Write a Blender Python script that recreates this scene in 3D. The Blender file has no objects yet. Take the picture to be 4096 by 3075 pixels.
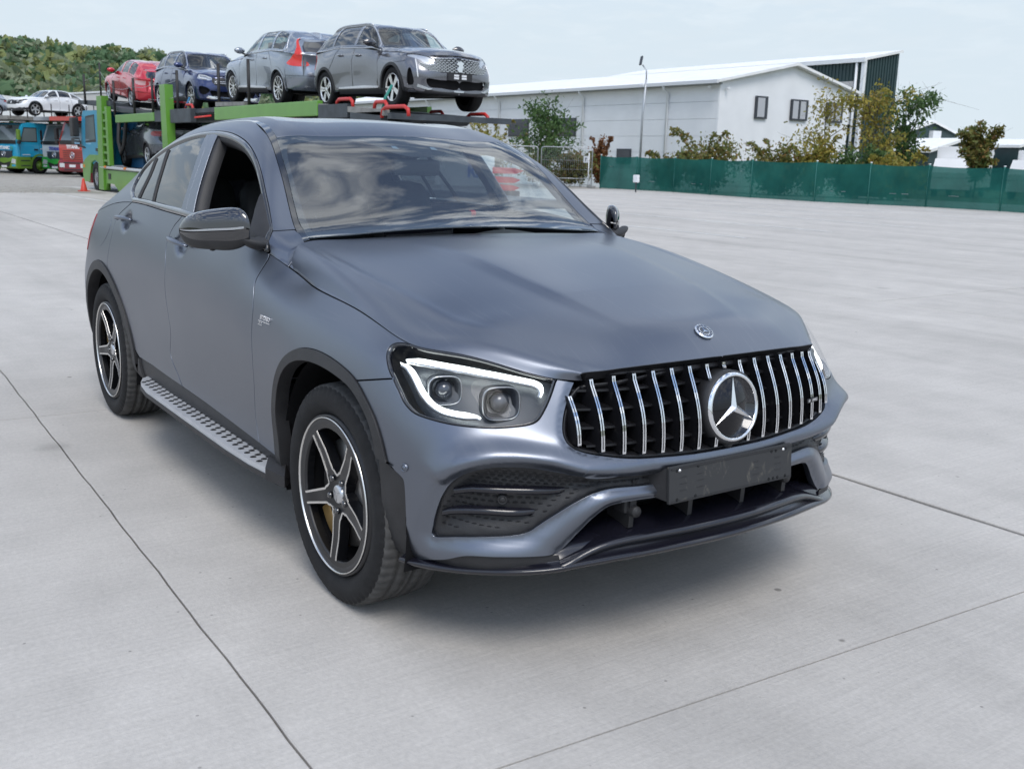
import bpy, bmesh, math, random
import numpy as np
from mathutils import Vector, Matrix, Quaternion
from mathutils.geometry import delaunay_2d_cdt
R = math.radians
random.seed(7); RNG = np.random.default_rng(7)
scene = bpy.context.scene
COL = scene.collection
# ---------------------------------------------------------------- camera
CAM = np.array([2.94457, -2.27833, 1.46361, 2.53022, -0.21915, 0.02628, 4087.64707])
def cam_axes(yaw, pitch, roll):
    f = np.array([math.cos(pitch)*math.cos(yaw), math.cos(pitch)*math.sin(yaw), math.sin(pitch)])
    r = np.cross(f, [0, 0, 1]); r /= np.linalg.norm(r); u = np.cross(r, f)
    c, s = math.cos(roll), math.sin(roll)
    return c*r+s*u, -s*r+c*u, f
_r, _u, _f = cam_axes(*CAM[3:6])
cd = bpy.data.cameras.new('camera'); cam = bpy.data.objects.new('camera', cd); COL.objects.link(cam)
cam.matrix_world = Matrix(((_r[0], _u[0], -_f[0], CAM[0]), (_r[1], _u[1], -_f[1], CAM[1]), (_r[2], _u[2], -_f[2], CAM[2]), (0, 0, 0, 1)))
cd.sensor_fit = 'HORIZONTAL'; cd.sensor_width = 36; cd.lens = CAM[6]/4096*36
cd.clip_start = .05; cd.clip_end = 6000
cd.dof.use_dof = True; cd.dof.focus_distance = 4.3; cd.dof.aperture_fstop = 7.0
scene.camera = cam
# ---------------------------------------------------------------- sky and sun
SUN_AZ, SUN_EL = R(-22), R(54)          # azimuth measured from +X towards +Y
w = bpy.data.worlds.new('World'); scene.world = w; w.use_nodes = True
nt = w.node_tree; nt.nodes.clear()
def nd(t, typ, **kw):
    n = t.nodes.new(typ)
    for k, v in kw.items():
        if k.startswith('i_'):
            n.inputs[k[2:].replace('_', ' ')].default_value = v
        else: setattr(n, k, v)
    return n
sky = nd(nt, 'ShaderNodeTexSky', sky_type='NISHITA', sun_disc=False, sun_elevation=SUN_EL, sun_rotation=R(90)-SUN_AZ, air_density=1.0, dust_density=.4, ozone_density=3.0)
tc = nd(nt, 'ShaderNodeTexCoord'); sep = nd(nt, 'ShaderNodeSeparateXYZ'); nt.links.new(tc.outputs['Generated'], sep.inputs[0])
# cloud layer: direction projected on a plane overhead
mx = nd(nt, 'ShaderNodeMath', operation='MAXIMUM'); mx.inputs[1].default_value = .06; nt.links.new(sep.outputs['Z'], mx.inputs[0])
ad = nd(nt, 'ShaderNodeMath', operation='ADD'); ad.inputs[1].default_value = .12; nt.links.new(mx.outputs[0], ad.inputs[0])
dv = nd(nt, 'ShaderNodeVectorMath', operation='DIVIDE'); nt.links.new(tc.outputs['Generated'], dv.inputs[0])
cb = nd(nt, 'ShaderNodeCombineXYZ'); [nt.links.new(ad.outputs[0], cb.inputs[i]) for i in range(3)]; nt.links.new(cb.outputs[0], dv.inputs[1])
n1 = nd(nt, 'ShaderNodeTexNoise', i_Scale=5.2, i_Detail=7.0, i_Roughness=.55, i_Distortion=.25); nt.links.new(dv.outputs[0], n1.inputs['Vector'])
rp = nd(nt, 'ShaderNodeValToRGB'); nt.links.new(n1.outputs['Fac'], rp.inputs[0])
rp.color_ramp.elements[0].position = .45; rp.color_ramp.elements[1].position = .61
rp.color_ramp.elements[0].color = (.04, .04, .04, 1); rp.color_ramp.elements[1].color = (.92, .92, .92, 1)
n2 = nd(nt, 'ShaderNodeTexNoise', i_Scale=3.1, i_Detail=6.0, i_Roughness=.55); nt.links.new(dv.outputs[0], n2.inputs['Vector'])
rp2 = nd(nt, 'ShaderNodeMapRange'); nt.links.new(n2.outputs['Fac'], rp2.inputs[0]); rp2.inputs[1].default_value = .35; rp2.inputs[2].default_value = .70; rp2.inputs[3].default_value = .85; rp2.inputs[4].default_value = 1.8
cc = nd(nt, 'ShaderNodeVectorMath', operation='SCALE'); cc.inputs[0].default_value = (12.6, 13.3, 14.0); nt.links.new(rp2.outputs[0], cc.inputs['Scale'])
mix = nd(nt, 'ShaderNodeMix', data_type='RGBA'); nt.links.new(rp.outputs[0], mix.inputs['Factor']); skb = nd(nt, 'ShaderNodeVectorMath', operation='SCALE'); skb.inputs['Scale'].default_value = 2.0; nt.links.new(sky.outputs[0], skb.inputs[0]); nt.links.new(skb.outputs[0], mix.inputs['A']); nt.links.new(cc.outputs[0], mix.inputs['B'])
# hazy band low over the horizon, the same all round
hz = nd(nt, 'ShaderNodeMapRange'); nt.links.new(sep.outputs['Z'], hz.inputs[0]); hz.inputs[1].default_value = .10; hz.inputs[2].default_value = .48; hz.inputs[3].default_value = .975; hz.inputs[4].default_value = 0; hz.interpolation_type = 'SMOOTHSTEP'
mix0 = mix; mix = nd(nt, 'ShaderNodeMix', data_type='RGBA'); nt.links.new(hz.outputs[0], mix.inputs['Factor']); nt.links.new(mix0.outputs['Result'], mix.inputs['A']); mix.inputs['B'].default_value = (7.0, 8.0, 8.8, 1)
bg = nd(nt, 'ShaderNodeBackground'); bg.inputs['Strength'].default_value = .09; nt.links.new(mix.outputs['Result'], bg.inputs['Color'])
wo = nd(nt, 'ShaderNodeOutputWorld'); nt.links.new(bg.outputs[0], wo.inputs[0])
sd = bpy.data.lights.new('sun', 'SUN'); sd.energy = 1.7; sd.angle = R(26); sd.color = (1, .955, .89)
sun = bpy.data.objects.new('sun', sd); COL.objects.link(sun)
_d = Vector((math.cos(SUN_EL)*math.cos(SUN_AZ), math.cos(SUN_EL)*math.sin(SUN_AZ), math.sin(SUN_EL)))
sun.rotation_euler = _d.to_track_quat('Z', 'Y').to_euler()
scene.view_settings.view_transform = 'Standard'; scene.view_settings.look = 'None'; scene.view_settings.exposure = 0.16; scene.view_settings.gamma = 1
scene.render.engine = 'CYCLES'; scene.cycles.max_bounces = 8; scene.cycles.transparent_max_bounces = 24; scene.cycles.caustics_reflective = False; scene.cycles.caustics_refractive = False
scene.cycles.use_denoising = True
try: scene.cycles.denoiser = 'OPENIMAGEDENOISE'
except Exception: pass

# ---------------------------------------------------------------- materials
MATS = {}
def mat(name, col=(.5,.5,.5), rough=.5, metal=0., spec=.5, coat=0., coat_r=.03, emit=None, es=1., noise=None, bump=None, aniso=0., sub=0.):
    """noise=(scale, amount, detail) varies value; bump=(scale, strength)"""
    if name in MATS: return MATS[name]
    m = bpy.data.materials.new(name); m.use_nodes = True; t = m.node_tree; b = t.nodes['Principled BSDF']
    b.inputs['Base Color'].default_value = (*col, 1); b.inputs['Roughness'].default_value = rough; b.inputs['Metallic'].default_value = metal
    b.inputs['Specular IOR Level'].default_value = spec; b.inputs['Coat Weight'].default_value = coat; b.inputs['Coat Roughness'].default_value = coat_r
    if emit: b.inputs['Emission Color'].default_value = (*emit, 1); b.inputs['Emission Strength'].default_value = es
    if noise or bump:
        g = nd(t, 'ShaderNodeTexCoord')
    if noise:
        n = nd(t, 'ShaderNodeTexNoise', i_Scale=noise[0], i_Detail=noise[2] if len(noise) > 2 else 4.); t.links.new(g.outputs['Object'], n.inputs['Vector'])
        mr = nd(t, 'ShaderNodeMapRange'); t.links.new(n.outputs['Fac'], mr.inputs[0]); mr.inputs[1].default_value = .25; mr.inputs[2].default_value = .75; mr.inputs[3].default_value = 1-noise[1]; mr.inputs[4].default_value = 1+noise[1]
        sc = nd(t, 'ShaderNodeVectorMath', operation='SCALE'); sc.inputs[0].default_value = col; t.links.new(mr.outputs[0], sc.inputs['Scale']); t.links.new(sc.outputs[0], b.inputs['Base Color'])
    if bump:
        n = nd(t, 'ShaderNodeTexNoise', i_Scale=bump[0], i_Detail=3.); t.links.new(g.outputs['Object'], n.inputs['Vector'])
        bm_ = nd(t, 'ShaderNodeBump'); bm_.inputs['Strength'].default_value = bump[1]; bm_.inputs['Distance'].default_value = .01; t.links.new(n.outputs['Fac'], bm_.inputs['Height']); t.links.new(bm_.outputs[0], b.inputs['Normal'])
    MATS[name] = m; return m
def glass(name, tint=(.8,.85,.85), dust=.0, dustcol=(.55,.55,.52), ior=1.5, see=1.0, rough=0.0):
    """thin sheet: mirror reflection by Fresnel over tinted see-through, with a film of dust"""
    if name in MATS: return MATS[name]
    m = bpy.data.materials.new(name); m.use_nodes = True; t = m.node_tree; t.nodes.clear()
    o = nd(t, 'ShaderNodeOutputMaterial'); tr = nd(t, 'ShaderNodeBsdfTransparent'); tr.inputs[0].default_value = (*[c*see for c in tint], 1)
    gl = nd(t, 'ShaderNodeBsdfGlossy'); gl.inputs['Roughness'].default_value = rough; gl.inputs['Color'].default_value = (1, 1, 1, 1)
    fr = nd(t, 'ShaderNodeFresnel'); ge = nd(t, 'ShaderNodeNewGeometry'); im = nd(t, 'ShaderNodeMapRange'); t.links.new(ge.outputs['Backfacing'], im.inputs[0]); im.inputs[3].default_value = ior; im.inputs[4].default_value = 1/ior; t.links.new(im.outputs[0], fr.inputs['IOR'])
    df = nd(t, 'ShaderNodeBsdfDiffuse'); df.inputs['Color'].default_value = (*dustcol, 1)
    m1 = nd(t, 'ShaderNodeMixShader'); m2 = nd(t, 'ShaderNodeMixShader')
    g = nd(t, 'ShaderNodeTexCoord'); n = nd(t, 'ShaderNodeTexNoise', i_Scale=3., i_Detail=6., i_Roughness=.65); t.links.new(g.outputs['Object'], n.inputs['Vector'])
    mr = nd(t, 'ShaderNodeMapRange'); t.links.new(n.outputs['Fac'], mr.inputs[0]); mr.inputs[1].default_value = .3; mr.inputs[2].default_value = .75; mr.inputs[3].default_value = dust*.4; mr.inputs[4].default_value = dust*1.5
    t.links.new(mr.outputs[0], m1.inputs[0]); t.links.new(tr.outputs[0], m1.inputs[1]); t.links.new(df.outputs[0], m1.inputs[2])
    t.links.new(fr.outputs[0], m2.inputs[0]); t.links.new(m1.outputs[0], m2.inputs[1]); t.links.new(gl.outputs[0], m2.inputs[2]); t.links.new(m2.outputs[0], o.inputs[0])
    MATS[name] = m; return m
# ---------------------------------------------------------------- objects
def tag(o, label=None, cat=None, group=None, kind=None):
    if label: o['label'] = label
    if cat: o['category'] = cat
    if group: o['group'] = group
    if kind: o['kind'] = kind
    return o
def empty(name, loc=(0,0,0), rz=0., parent=None):
    o = bpy.data.objects.new(name, None); COL.objects.link(o); o.location = loc; o.rotation_euler = (0, 0, rz); o.empty_display_size = .2
    if parent: o.parent = parent
    return o
def addob(name, me, parent=None, mats=()):
    o = bpy.data.objects.new(name, me); COL.objects.link(o)
    for m in (mats if isinstance(mats, (list, tuple)) else [mats]): me.materials.append(m)
    if parent: o.parent = parent
    return o
class MB:
    """mesh builder: verts, faces, optional vertex normals"""
    def __init__(s): s.v = []; s.f = []; s.mi = []; s.n = []; s.sm = []; s.has_n = False
    def add(s, V, F, mi=0, N=None, smooth=False, M=None):
        o = len(s.v); V = np.asarray(V, float)
        if M is not None:
            M = np.array(M); V = V@M[:3, :3].T+M[:3, 3]
            if N is not None: N = np.asarray(N)@M[:3, :3].T
        s.v += V.tolist(); s.f += [tuple(int(i)+o for i in f) for f in F]; s.mi += [mi]*len(F); s.sm += [smooth]*len(F)
        if N is not None: s.has_n = True; s.n += np.asarray(N).tolist()
        else: s.n += [[0, 0, 0]]*len(V)
        return s
    def box(s, c, d, mi=0, rot=None, M=None, bev=0.):
        x, y, z = [k/2 for k in d]
        if bev:
            b = min(bev, x*.9, y*.9, z*.9)
            V = [];  F = []
            for sz, zz in ((-1, z), (1, z)):
                pass
            bm = bmesh.new(); bmesh.ops.create_cube(bm, size=1); bmesh.ops.scale(bm, vec=d, verts=bm.verts)
            bmesh.ops.bevel(bm, geom=bm.edges[:], offset=b, segments=2, profile=.7, affect='EDGES')
            bm.verts.index_update(); V = np.array([v.co[:] for v in bm.verts]); F = [tuple(v.index for v in f.verts) for f in bm.faces]; bm.free()
        else:
            V = np.array([(a*x, b*y, e*z) for e in (-1, 1) for b in (-1, 1) for a in (-1, 1)])
            F = [(0, 2, 3, 1), (4, 5, 7, 6), (0, 1, 5, 4), (2, 6, 7, 3), (0, 4, 6, 2), (1, 3, 7, 5)]
        if rot is not None: V = V@np.array(rot).T
        return s.add(V+np.array(c), F, mi, M=M)
    def tube(s, path, r, n=8, mi=0, closed=False, cap=True, M=None, flat=None):
        P = np.array(path, float); m = len(P); rr = np.broadcast_to(np.asarray(r, float), (m,))
        T = np.gradient(P, axis=0) if not closed else np.roll(P, -1, 0)-np.roll(P, 1, 0)
        T /= np.linalg.norm(T, axis=1, keepdims=True)+1e-12
        up = np.array([0, 0, 1.]);  up = np.array([1., 0, 0]) if abs(T[0] @ up) > .9 else up
        V = []; u = np.cross(T[0], up); u /= np.linalg.norm(u)
        for i in range(m):
            u = u-T[i]*(u@T[i]); u /= np.linalg.norm(u)+1e-12; k = np.cross(T[i], u)
            for j in range(n):
                a = 2*math.pi*j/n; e = (1, 1) if flat is None else flat
                V.append(P[i]+rr[i]*(math.cos(a)*u*e[0]+math.sin(a)*k*e[1]))
        F = []
        for i in range(m if closed else m-1):
            i2 = (i+1) % m
            for j in range(n): F.append((i*n+j, i2*n+j, i2*n+(j+1) % n, i*n+(j+1) % n))
        if cap and not closed: F += [tuple(range(n-1, -1, -1)), tuple((m-1)*n+j for j in range(n))]
        return s.add(V, F, mi, smooth=True, M=M)
    def lathe(s, prof, n=32, axis='y', mi=0, M=None, a0=0., a1=2*math.pi, closed=True, smooth=True):
        """prof: list of (r, h); revolved about axis"""
        P = np.array(prof, float); k = len(P); m = n if closed else n+1; V = []
        for i in range(m):
            a = a0+(a1-a0)*i/n
            for r, h in P:
                c, d = r*math.cos(a), r*math.sin(a)
                V.append((c, h, d) if axis == 'y' else (c, d, h) if axis == 'z' else (h, c, d))
        F = []
        for i in range(n):
            i2 = (i+1) % m
            for j in range(k-1): F.append((i*k+j, i*k+j+1, i2*k+j+1, i2*k+j))
        return s.add(V, F, mi, smooth=smooth, M=M)
    def prism(s, poly, z0, z1, mi=0, M=None, plane='xz'):
        """extrude closed 2D polygon; plane xz -> thickness along y, xy -> along z, yz -> along x"""
        n = len(poly); V = []
        for zz in (z0, z1):
            for a, b in poly: V.append((a, zz, b) if plane == 'xz' else (a, b, zz) if plane == 'xy' else (zz, a, b))
        F = [tuple(range(n-1, -1, -1)), tuple(range(n, 2*n))]+[(i, (i+1) % n, n+(i+1) % n, n+i) for i in range(n)]
        return s.add(V, F, mi, M=M)
    def sweep(s, prof, path, frames, mi=0, closed=False, smooth=True, M=None):
        """prof [(a,b)] placed at path[i] with frames[i]=(ea,eb)"""
        k = len(prof); V = []
        for q, (ea, eb) in zip(np.array(path, float), frames):
            for a, b in prof: V.append(q+a*np.array(ea)+b*np.array(eb))
        m = len(path); F = [(i*k+j, i*k+(j+1) % k, (i+1)*k+(j+1) % k, (i+1)*k+j) for i in range(m-1) for j in range(k if closed else k-1)]
        if closed: F += [tuple(range(k-1, -1, -1)), tuple((m-1)*k+j for j in range(k))]
        return s.add(V, F, mi, smooth=smooth, M=M)
    def grid(s, G, mi=0, smooth=True, M=None):
        G = np.asarray(G, float); a, b = G.shape[:2]
        F = [(i*b+j, (i+1)*b+j, (i+1)*b+j+1, i*b+j+1) for i in range(a-1) for j in range(b-1)]
        return s.add(G.reshape(-1, 3), F, mi, smooth=smooth, M=M)
    def mesh(s, name='m', fix=False):
        me = bpy.data.meshes.new(name); me.from_pydata(s.v, [], s.f)
        if s.f:
            me.polygons.foreach_set('material_index', s.mi); me.polygons.foreach_set('use_smooth', [bool(x) or s.has_n for x in s.sm])
        if fix:
            bm = bmesh.new(); bm.from_mesh(me); bmesh.ops.recalc_face_normals(bm, faces=bm.faces[:]); bm.to_mesh(me); bm.free()
        me.update()
        if s.has_n: me.normals_split_custom_set_from_vertices([tuple(n) for n in s.n])
        return me
    def ob(s, name, mats, parent=None, fix=True, sharp=None):
        me = s.mesh(name, fix and not s.has_n); o = addob(name, me, parent, mats)
        if sharp is not None and not s.has_n:
            for p in me.polygons: p.use_smooth = True
            try: me.set_sharp_from_angle(angle=R(sharp))
            except Exception: pass
        return o
def rotm(axis, deg, loc=(0,0,0)):
    return Matrix.Translation(loc) @ Matrix.Rotation(R(deg), 4, axis)
def copy_tree(o, parent=None):
    c = o.copy(); COL.objects.link(c); c.parent = parent
    for ch in o.children: copy_tree(ch, c)
    return c
def text_mesh(txt, size=1., depth=.0, bold=0., shear=0., sx=1.):
    cu = bpy.data.curves.new('txt', 'FONT'); cu.body = txt; cu.size = size; cu.extrude = depth; cu.offset = bold; cu.shear = shear; cu.align_x = 'CENTER'; cu.align_y = 'CENTER'; cu.resolution_u = 3
    o = bpy.data.objects.new('txt', cu); COL.objects.link(o); o.scale.x = 1
    bpy.context.view_layer.update(); dg = bpy.context.evaluated_depsgraph_get()
    me = bpy.data.meshes.new_from_object(o.evaluated_get(dg)); bpy.data.objects.remove(o); bpy.data.curves.remove(cu)
    if sx != 1:
        for v in me.vertices: v.co.x *= sx
    return me
def frame_from(xdir, ydir, loc):
    x = Vector(xdir).normalized(); y = Vector(ydir); y = (y-x*y.dot(x)).normalized(); z = x.cross(y)
    return Matrix(((x.x, y.x, z.x, loc[0]), (x.y, y.y, z.y, loc[1]), (x.z, y.z, z.z, loc[2]), (0, 0, 0, 1)))
def put_text(name, txt, size, M, m, parent=None, depth=.001, bold=0., shear=0., sx=1.):
    me = text_mesh(txt, size, depth, bold, shear, sx); o = addob(name, me, parent, m); o.matrix_local = M; return o
# ---------------------------------------------------------------- free-form surface patches
def nat(t, P, tq):
    t = np.asarray(t, float); P = np.asarray(P, float); n = len(t); h = np.diff(t); A = np.zeros((n, n)); B = np.zeros(P.shape); A[0, 0] = A[-1, -1] = 1
    for i in range(1, n-1):
        A[i, i-1] = h[i-1]; A[i, i] = 2*(h[i-1]+h[i]); A[i, i+1] = h[i]; B[i] = 6*((P[i+1]-P[i])/h[i]-(P[i]-P[i-1])/h[i-1])
    Mm = np.linalg.solve(A, B.reshape(n, -1)).reshape(P.shape); tq = np.asarray(tq, float); i = np.clip(np.searchsorted(t, tq)-1, 0, n-2); sh = (-1,)+(1,)*(P.ndim-1)
    a = ((t[i+1]-tq)/h[i]).reshape(sh); b = ((tq-t[i])/h[i]).reshape(sh); hh = h[i].reshape(sh)
    return a*P[i]+b*P[i+1]+((a**3-a)*Mm[i]+(b**3-b)*Mm[i+1])*hh**2/6
def herm(t, P, tq, sym=False):
    t = np.asarray(t, float); P = np.asarray(P, float); n = len(t); h = np.diff(t); sh = (-1,)+(1,)*(P.ndim-1); s = (P[1:]-P[:-1])/h.reshape(sh); m = np.empty_like(P); m[0] = s[0]; m[-1] = s[-1]
    hh = h.reshape(sh); m[1:-1] = (s[:-1]*hh[1:]+s[1:]*hh[:-1])/(hh[1:]+hh[:-1]); m[-1] = m[-1]*np.array([0, 1., 0]) if sym else m[-1]; tq = np.asarray(tq, float); i = np.clip(np.searchsorted(t, tq)-1, 0, n-2)
    x = ((tq-t[i])/h[i]).reshape(sh); hh = h[i].reshape(sh)
    return (2*x**3-3*x**2+1)*P[i]+(x**3-2*x**2+x)*hh*m[i]+(-2*x**3+3*x**2)*P[i+1]+(x**3-x**2)*hh*m[i+1]
def natsym(tu, low, tq):
    MI = np.array([1, -1, 1.]); ext = np.concatenate([low[2:0:-1]*MI, low, low[-2:-4:-1]*MI]); te = np.concatenate([2*tu[0]-tu[2:0:-1], tu, 2*tu[-1]-tu[-2:-4:-1]]); return nat(te, ext, tq)
def smoothg(G, axis, n=1):
    for _ in range(n):
        S = G.copy(); sl = [slice(None)]*3; a = sl.copy(); b = sl.copy(); c = sl.copy(); a[axis] = slice(0, -2); b[axis] = slice(1, -1); c[axis] = slice(2, None)
        S[tuple(b)] = .25*G[tuple(a)]+.5*G[tuple(b)]+.25*G[tuple(c)]; G = S
    return G
def fine(t, n): return np.concatenate([np.linspace(t[i], t[i+1], n, endpoint=False) for i in range(len(t)-1)]+[[t[-1]]])
class Patch:
    """grid of points (x, half width, z) over a flat domain (a, b)"""
    def __init__(s, G, a, b):
        s.G, s.a, s.b = G, np.asarray(a), np.asarray(b)
        da = np.gradient(G, s.a, axis=0); db = np.gradient(G, s.b, axis=1); N = -np.cross(da, db)
        N[abs(G[..., 1]) < 1e-4, 1] = 0; s.N = N/(np.linalg.norm(N, axis=-1, keepdims=True)+1e-12)
    def _w(s, q):
        q = np.atleast_2d(np.asarray(q, float)); i = np.clip(np.searchsorted(s.a, q[:, 0])-1, 0, len(s.a)-2); j = np.clip(np.searchsorted(s.b, q[:, 1])-1, 0, len(s.b)-2)
        x = ((q[:, 0]-s.a[i])/(s.a[i+1]-s.a[i]))[:, None]; y = ((q[:, 1]-s.b[j])/(s.b[j+1]-s.b[j]))[:, None]; return i, j, x, y
    def _bl(s, G, q):
        i, j, x, y = s._w(q); return (1-x)*(1-y)*G[i, j]+x*(1-y)*G[i+1, j]+(1-x)*y*G[i, j+1]+x*y*G[i+1, j+1]
    def ev(s, q): return s._bl(s.G, q)
    def no(s, q): n = s._bl(s.N, q); return n/(np.linalg.norm(n, axis=1, keepdims=True)+1e-12)
    def find(s, comps, target):
        d = sum((s.G[..., c]-t)**2 for c, t in zip(comps, target)); i, j = np.unravel_index(np.argmin(d), d.shape); q = np.array([s.a[i], s.b[j]])
        for _ in range(25):
            f = s.ev(q)[0][list(comps)]-target; e = 1e-4
            J = np.stack([(s.ev(q+[e, 0])[0]-s.ev(q)[0])[list(comps)]/e, (s.ev(q+[0, e])[0]-s.ev(q)[0])[list(comps)]/e], 1)
            try: dq = np.linalg.solve(J, -f)
            except Exception: break
            k = np.linalg.norm(dq); q = q+dq*min(1, .05/max(k, 1e-9))
            if k < 1e-6: break
        return np.clip(q, [s.a[0], s.b[0]], [s.a[-1], s.b[-1]])
def crv(pts, h=.012, closed=False):
    """Catmull-Rom resample of a traced polyline"""
    P = np.array(pts, float)
    if len(P) < 3 and not closed:
        n = max(1, int(np.ceil(np.linalg.norm(P[-1]-P[0])/h))); return P[0]+(P[-1]-P[0])*np.linspace(0, 1, n+1)[:, None]
    if closed: P = np.vstack([P[-1], P, P[0], P[1]])
    else: P = np.vstack([2*P[0]-P[1], P, 2*P[-1]-P[-2]])
    out = []
    for i in range(1, len(P)-2):
        n = max(1, int(np.ceil(np.linalg.norm(P[i+1]-P[i])/h))); t = np.linspace(0, 1, n, endpoint=False)[:, None]
        out.append(.5*((2*P[i])+(-P[i-1]+P[i+1])*t+(2*P[i-1]-5*P[i]+4*P[i+1]-P[i+2])*t**2+(-P[i-1]+3*P[i]-3*P[i+1]+P[i+2])*t**3))
    out = np.vstack(out)
    return out if closed else np.vstack([out, P[-2]])
def ln(*pts, h=.015): return np.vstack([crv([pts[i], pts[i+1]], h)[(1 if i else 0):] for i in range(len(pts)-1)])
def join(*cs):
    out = []
    for c in cs:
        for q in np.atleast_2d(c):
            if not out or np.linalg.norm(q-out[-1]) > 1e-3: out.append(np.array(q, float))
    if np.linalg.norm(out[0]-out[-1]) < 1e-3: out.pop()
    return np.array(out)
def area2(P): x, y = P[:, 0], P[:, 1]; return .5*np.sum(x*np.roll(y, -1)-y*np.roll(x, -1))
def inset(P, g):
    if area2(P) < 0: P = P[::-1]
    e = np.roll(P, -1, 0)-P; n = np.stack([-e[:, 1], e[:, 0]], 1); n /= np.linalg.norm(n, axis=1, keepdims=True)+1e-12
    m = n+np.roll(n, 1, 0); m /= np.linalg.norm(m, axis=1, keepdims=True)+1e-12; c = np.clip((m*n).sum(1), .5, 1)
    return P+m*(g/c)[:, None]
def inpoly(P, q):
    q = np.atleast_2d(q); c = np.zeros(len(q), bool); a = P; b = np.roll(P, -1, 0)
    for (x0, y0), (x1, y1) in zip(a, b):
        k = ((y0 > q[:, 1]) != (y1 > q[:, 1])); xx = (x1-x0)*(q[:, 1]-y0)/((y1-y0) if abs(y1-y0) > 1e-12 else 1e-12)+x0; c ^= k & (q[:, 0] < xx)
    return c
def panel(patch, outer, holes=(), h=.02, off=0., flange=.018, gap=.0032, nofl=None, sides=(-1,), mb=None, mi=0, fmi=None, disp=None, uvs=None):
    """a cut of the patch with its edge turned in; nofl(q)->True for boundary points without flange"""
    mb = mb or MB(); raw = np.asarray(outer, float); raw = raw if area2(raw) > 0 else raw[::-1]; outer = inset(raw, gap)
    if nofl is not None:
        kk = np.array([nofl(q) for q in raw])
        for ax_, ar_ in ((0, patch.a), (1, patch.b)):
            k2 = kk & ((abs(raw[:, ax_]-ar_[0]) < 1.5e-3) | (abs(raw[:, ax_]-ar_[-1]) < 1.5e-3)); outer[k2, ax_] = raw[k2, ax_]
    holes = [inset(np.asarray(k, float), -gap) for k in holes]
    if area2(outer) < 0: outer = outer[::-1]
    x0, y0 = outer.min(0); x1, y1 = outer.max(0)
    gx, gy = np.meshgrid(np.arange(x0+h*.5, x1, h), np.arange(y0+h*.5, y1, h*.866)); gx[1::2] += h*.5
    g = np.stack([gx.ravel(), gy.ravel()], 1); loops = [outer]+list(holes)
    k = inpoly(outer, g)
    for hl in holes: k &= ~inpoly(hl, g)
    g = g[k]
    B = np.vstack(loops)
    # drop interior points that sit too close to the rim
    if len(g):
        seg_a = np.vstack(loops); seg_b = np.vstack([np.roll(l, -1, 0) for l in loops]); keep = np.ones(len(g), bool)
        for s0 in range(0, len(g), 400):
            q = g[s0:s0+400, None]; d = seg_b-seg_a; t = np.clip(((q-seg_a)*d).sum(-1)/((d**2).sum(-1)+1e-15), 0, 1); keep[s0:s0+400] = np.sqrt((((seg_a+t[..., None]*d)-q)**2).sum(-1)).min(1) > h*.42
        g = g[keep]
    Q = np.vstack([B, g]) if len(g) else B; E = []; o = 0
    for l in loops: n = len(l); E += [(o+i, o+(i+1) % n) for i in range(n)]; o += n
    r = delaunay_2d_cdt([Vector(q) for q in Q], E, [], 0, 1e-7)
    V2 = np.array([v[:] for v in r[0]]); F2 = np.array([f for f in r[2] if len(f) == 3]); cen = V2[F2].mean(1)
    k = inpoly(outer, cen)
    for hl in holes: k &= ~inpoly(hl, cen)
    F2 = F2[k]
    def pos(q, dd=0.):
        P = patch.ev(q); N = patch.no(q); o_ = off+dd
        if disp is not None: P = P+N*disp(q)[:, None]
        return P+N*o_, N
    P, N = pos(V2)
    if disp is not None:
        e = 2e-3; Pa = pos(V2+[e, 0])[0]-pos(V2-[e, 0])[0]; Pb = pos(V2+[0, e])[0]-pos(V2-[0, e])[0]; N = -np.cross(Pa, Pb); N /= np.linalg.norm(N, axis=1, keepdims=True)+1e-12
    fmi = mi if fmi is None else fmi
    for sd_ in sides:
        S = np.array([1, sd_, 1.]); fl = []
        for f in F2:
            a, b, c = P[f]*S; nn = np.cross(b-a, c-a); fl.append(tuple(f) if nn@(N[f[0]]*S) > 0 else tuple(f[::-1]))
        mb.add(P*S, fl, mi, N*S)
        if flange:
            for li, l in enumerate(loops):
                n = len(l); Pl, Nl = pos(l); Pi = Pl-Nl*flange; e = np.roll(Pl, -1, 0)-np.roll(Pl, 1, 0); on_ = np.cross(e, Nl); on_ /= np.linalg.norm(on_, axis=1, keepdims=True)+1e-12
                # pointing out of the panel
                q2 = l+np.roll(l, -1, 0); ccw = area2(l) > 0
                cvec = (patch.ev(l.mean(0)[None])[0]-Pl); sgn = np.sign((on_*cvec).sum(1)).sum()
                if (sgn > 0) == (li == 0): on_ = -on_
                rb = on_*.8+Nl*.6; rb /= np.linalg.norm(rb, axis=1, keepdims=True)
                V = np.vstack([Pl, Pl-Nl*.0025+on_*.0008, Pi])*S; NN = np.vstack([Nl*.75+on_*.66, on_, on_])*S; F = []; F_in = []
                for i in range(n):
                    j = (i+1) % n
                    if nofl is not None and nofl(l[i]) and nofl(l[j]): continue
                    for a, b, FF in ((0, n, F), (n, 2*n, F_in)):
                        f = (a+i, a+j, b+j, b+i); v = V[list(f)]; nn = np.cross(v[1]-v[0], v[2]-v[0]); FF.append(f if nn@NN[a+i] > 0 else f[::-1])
                if F: mb.add(V, F, mi, NN); mb.add(V, F_in, fmi, NN)
    return mb

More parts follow.
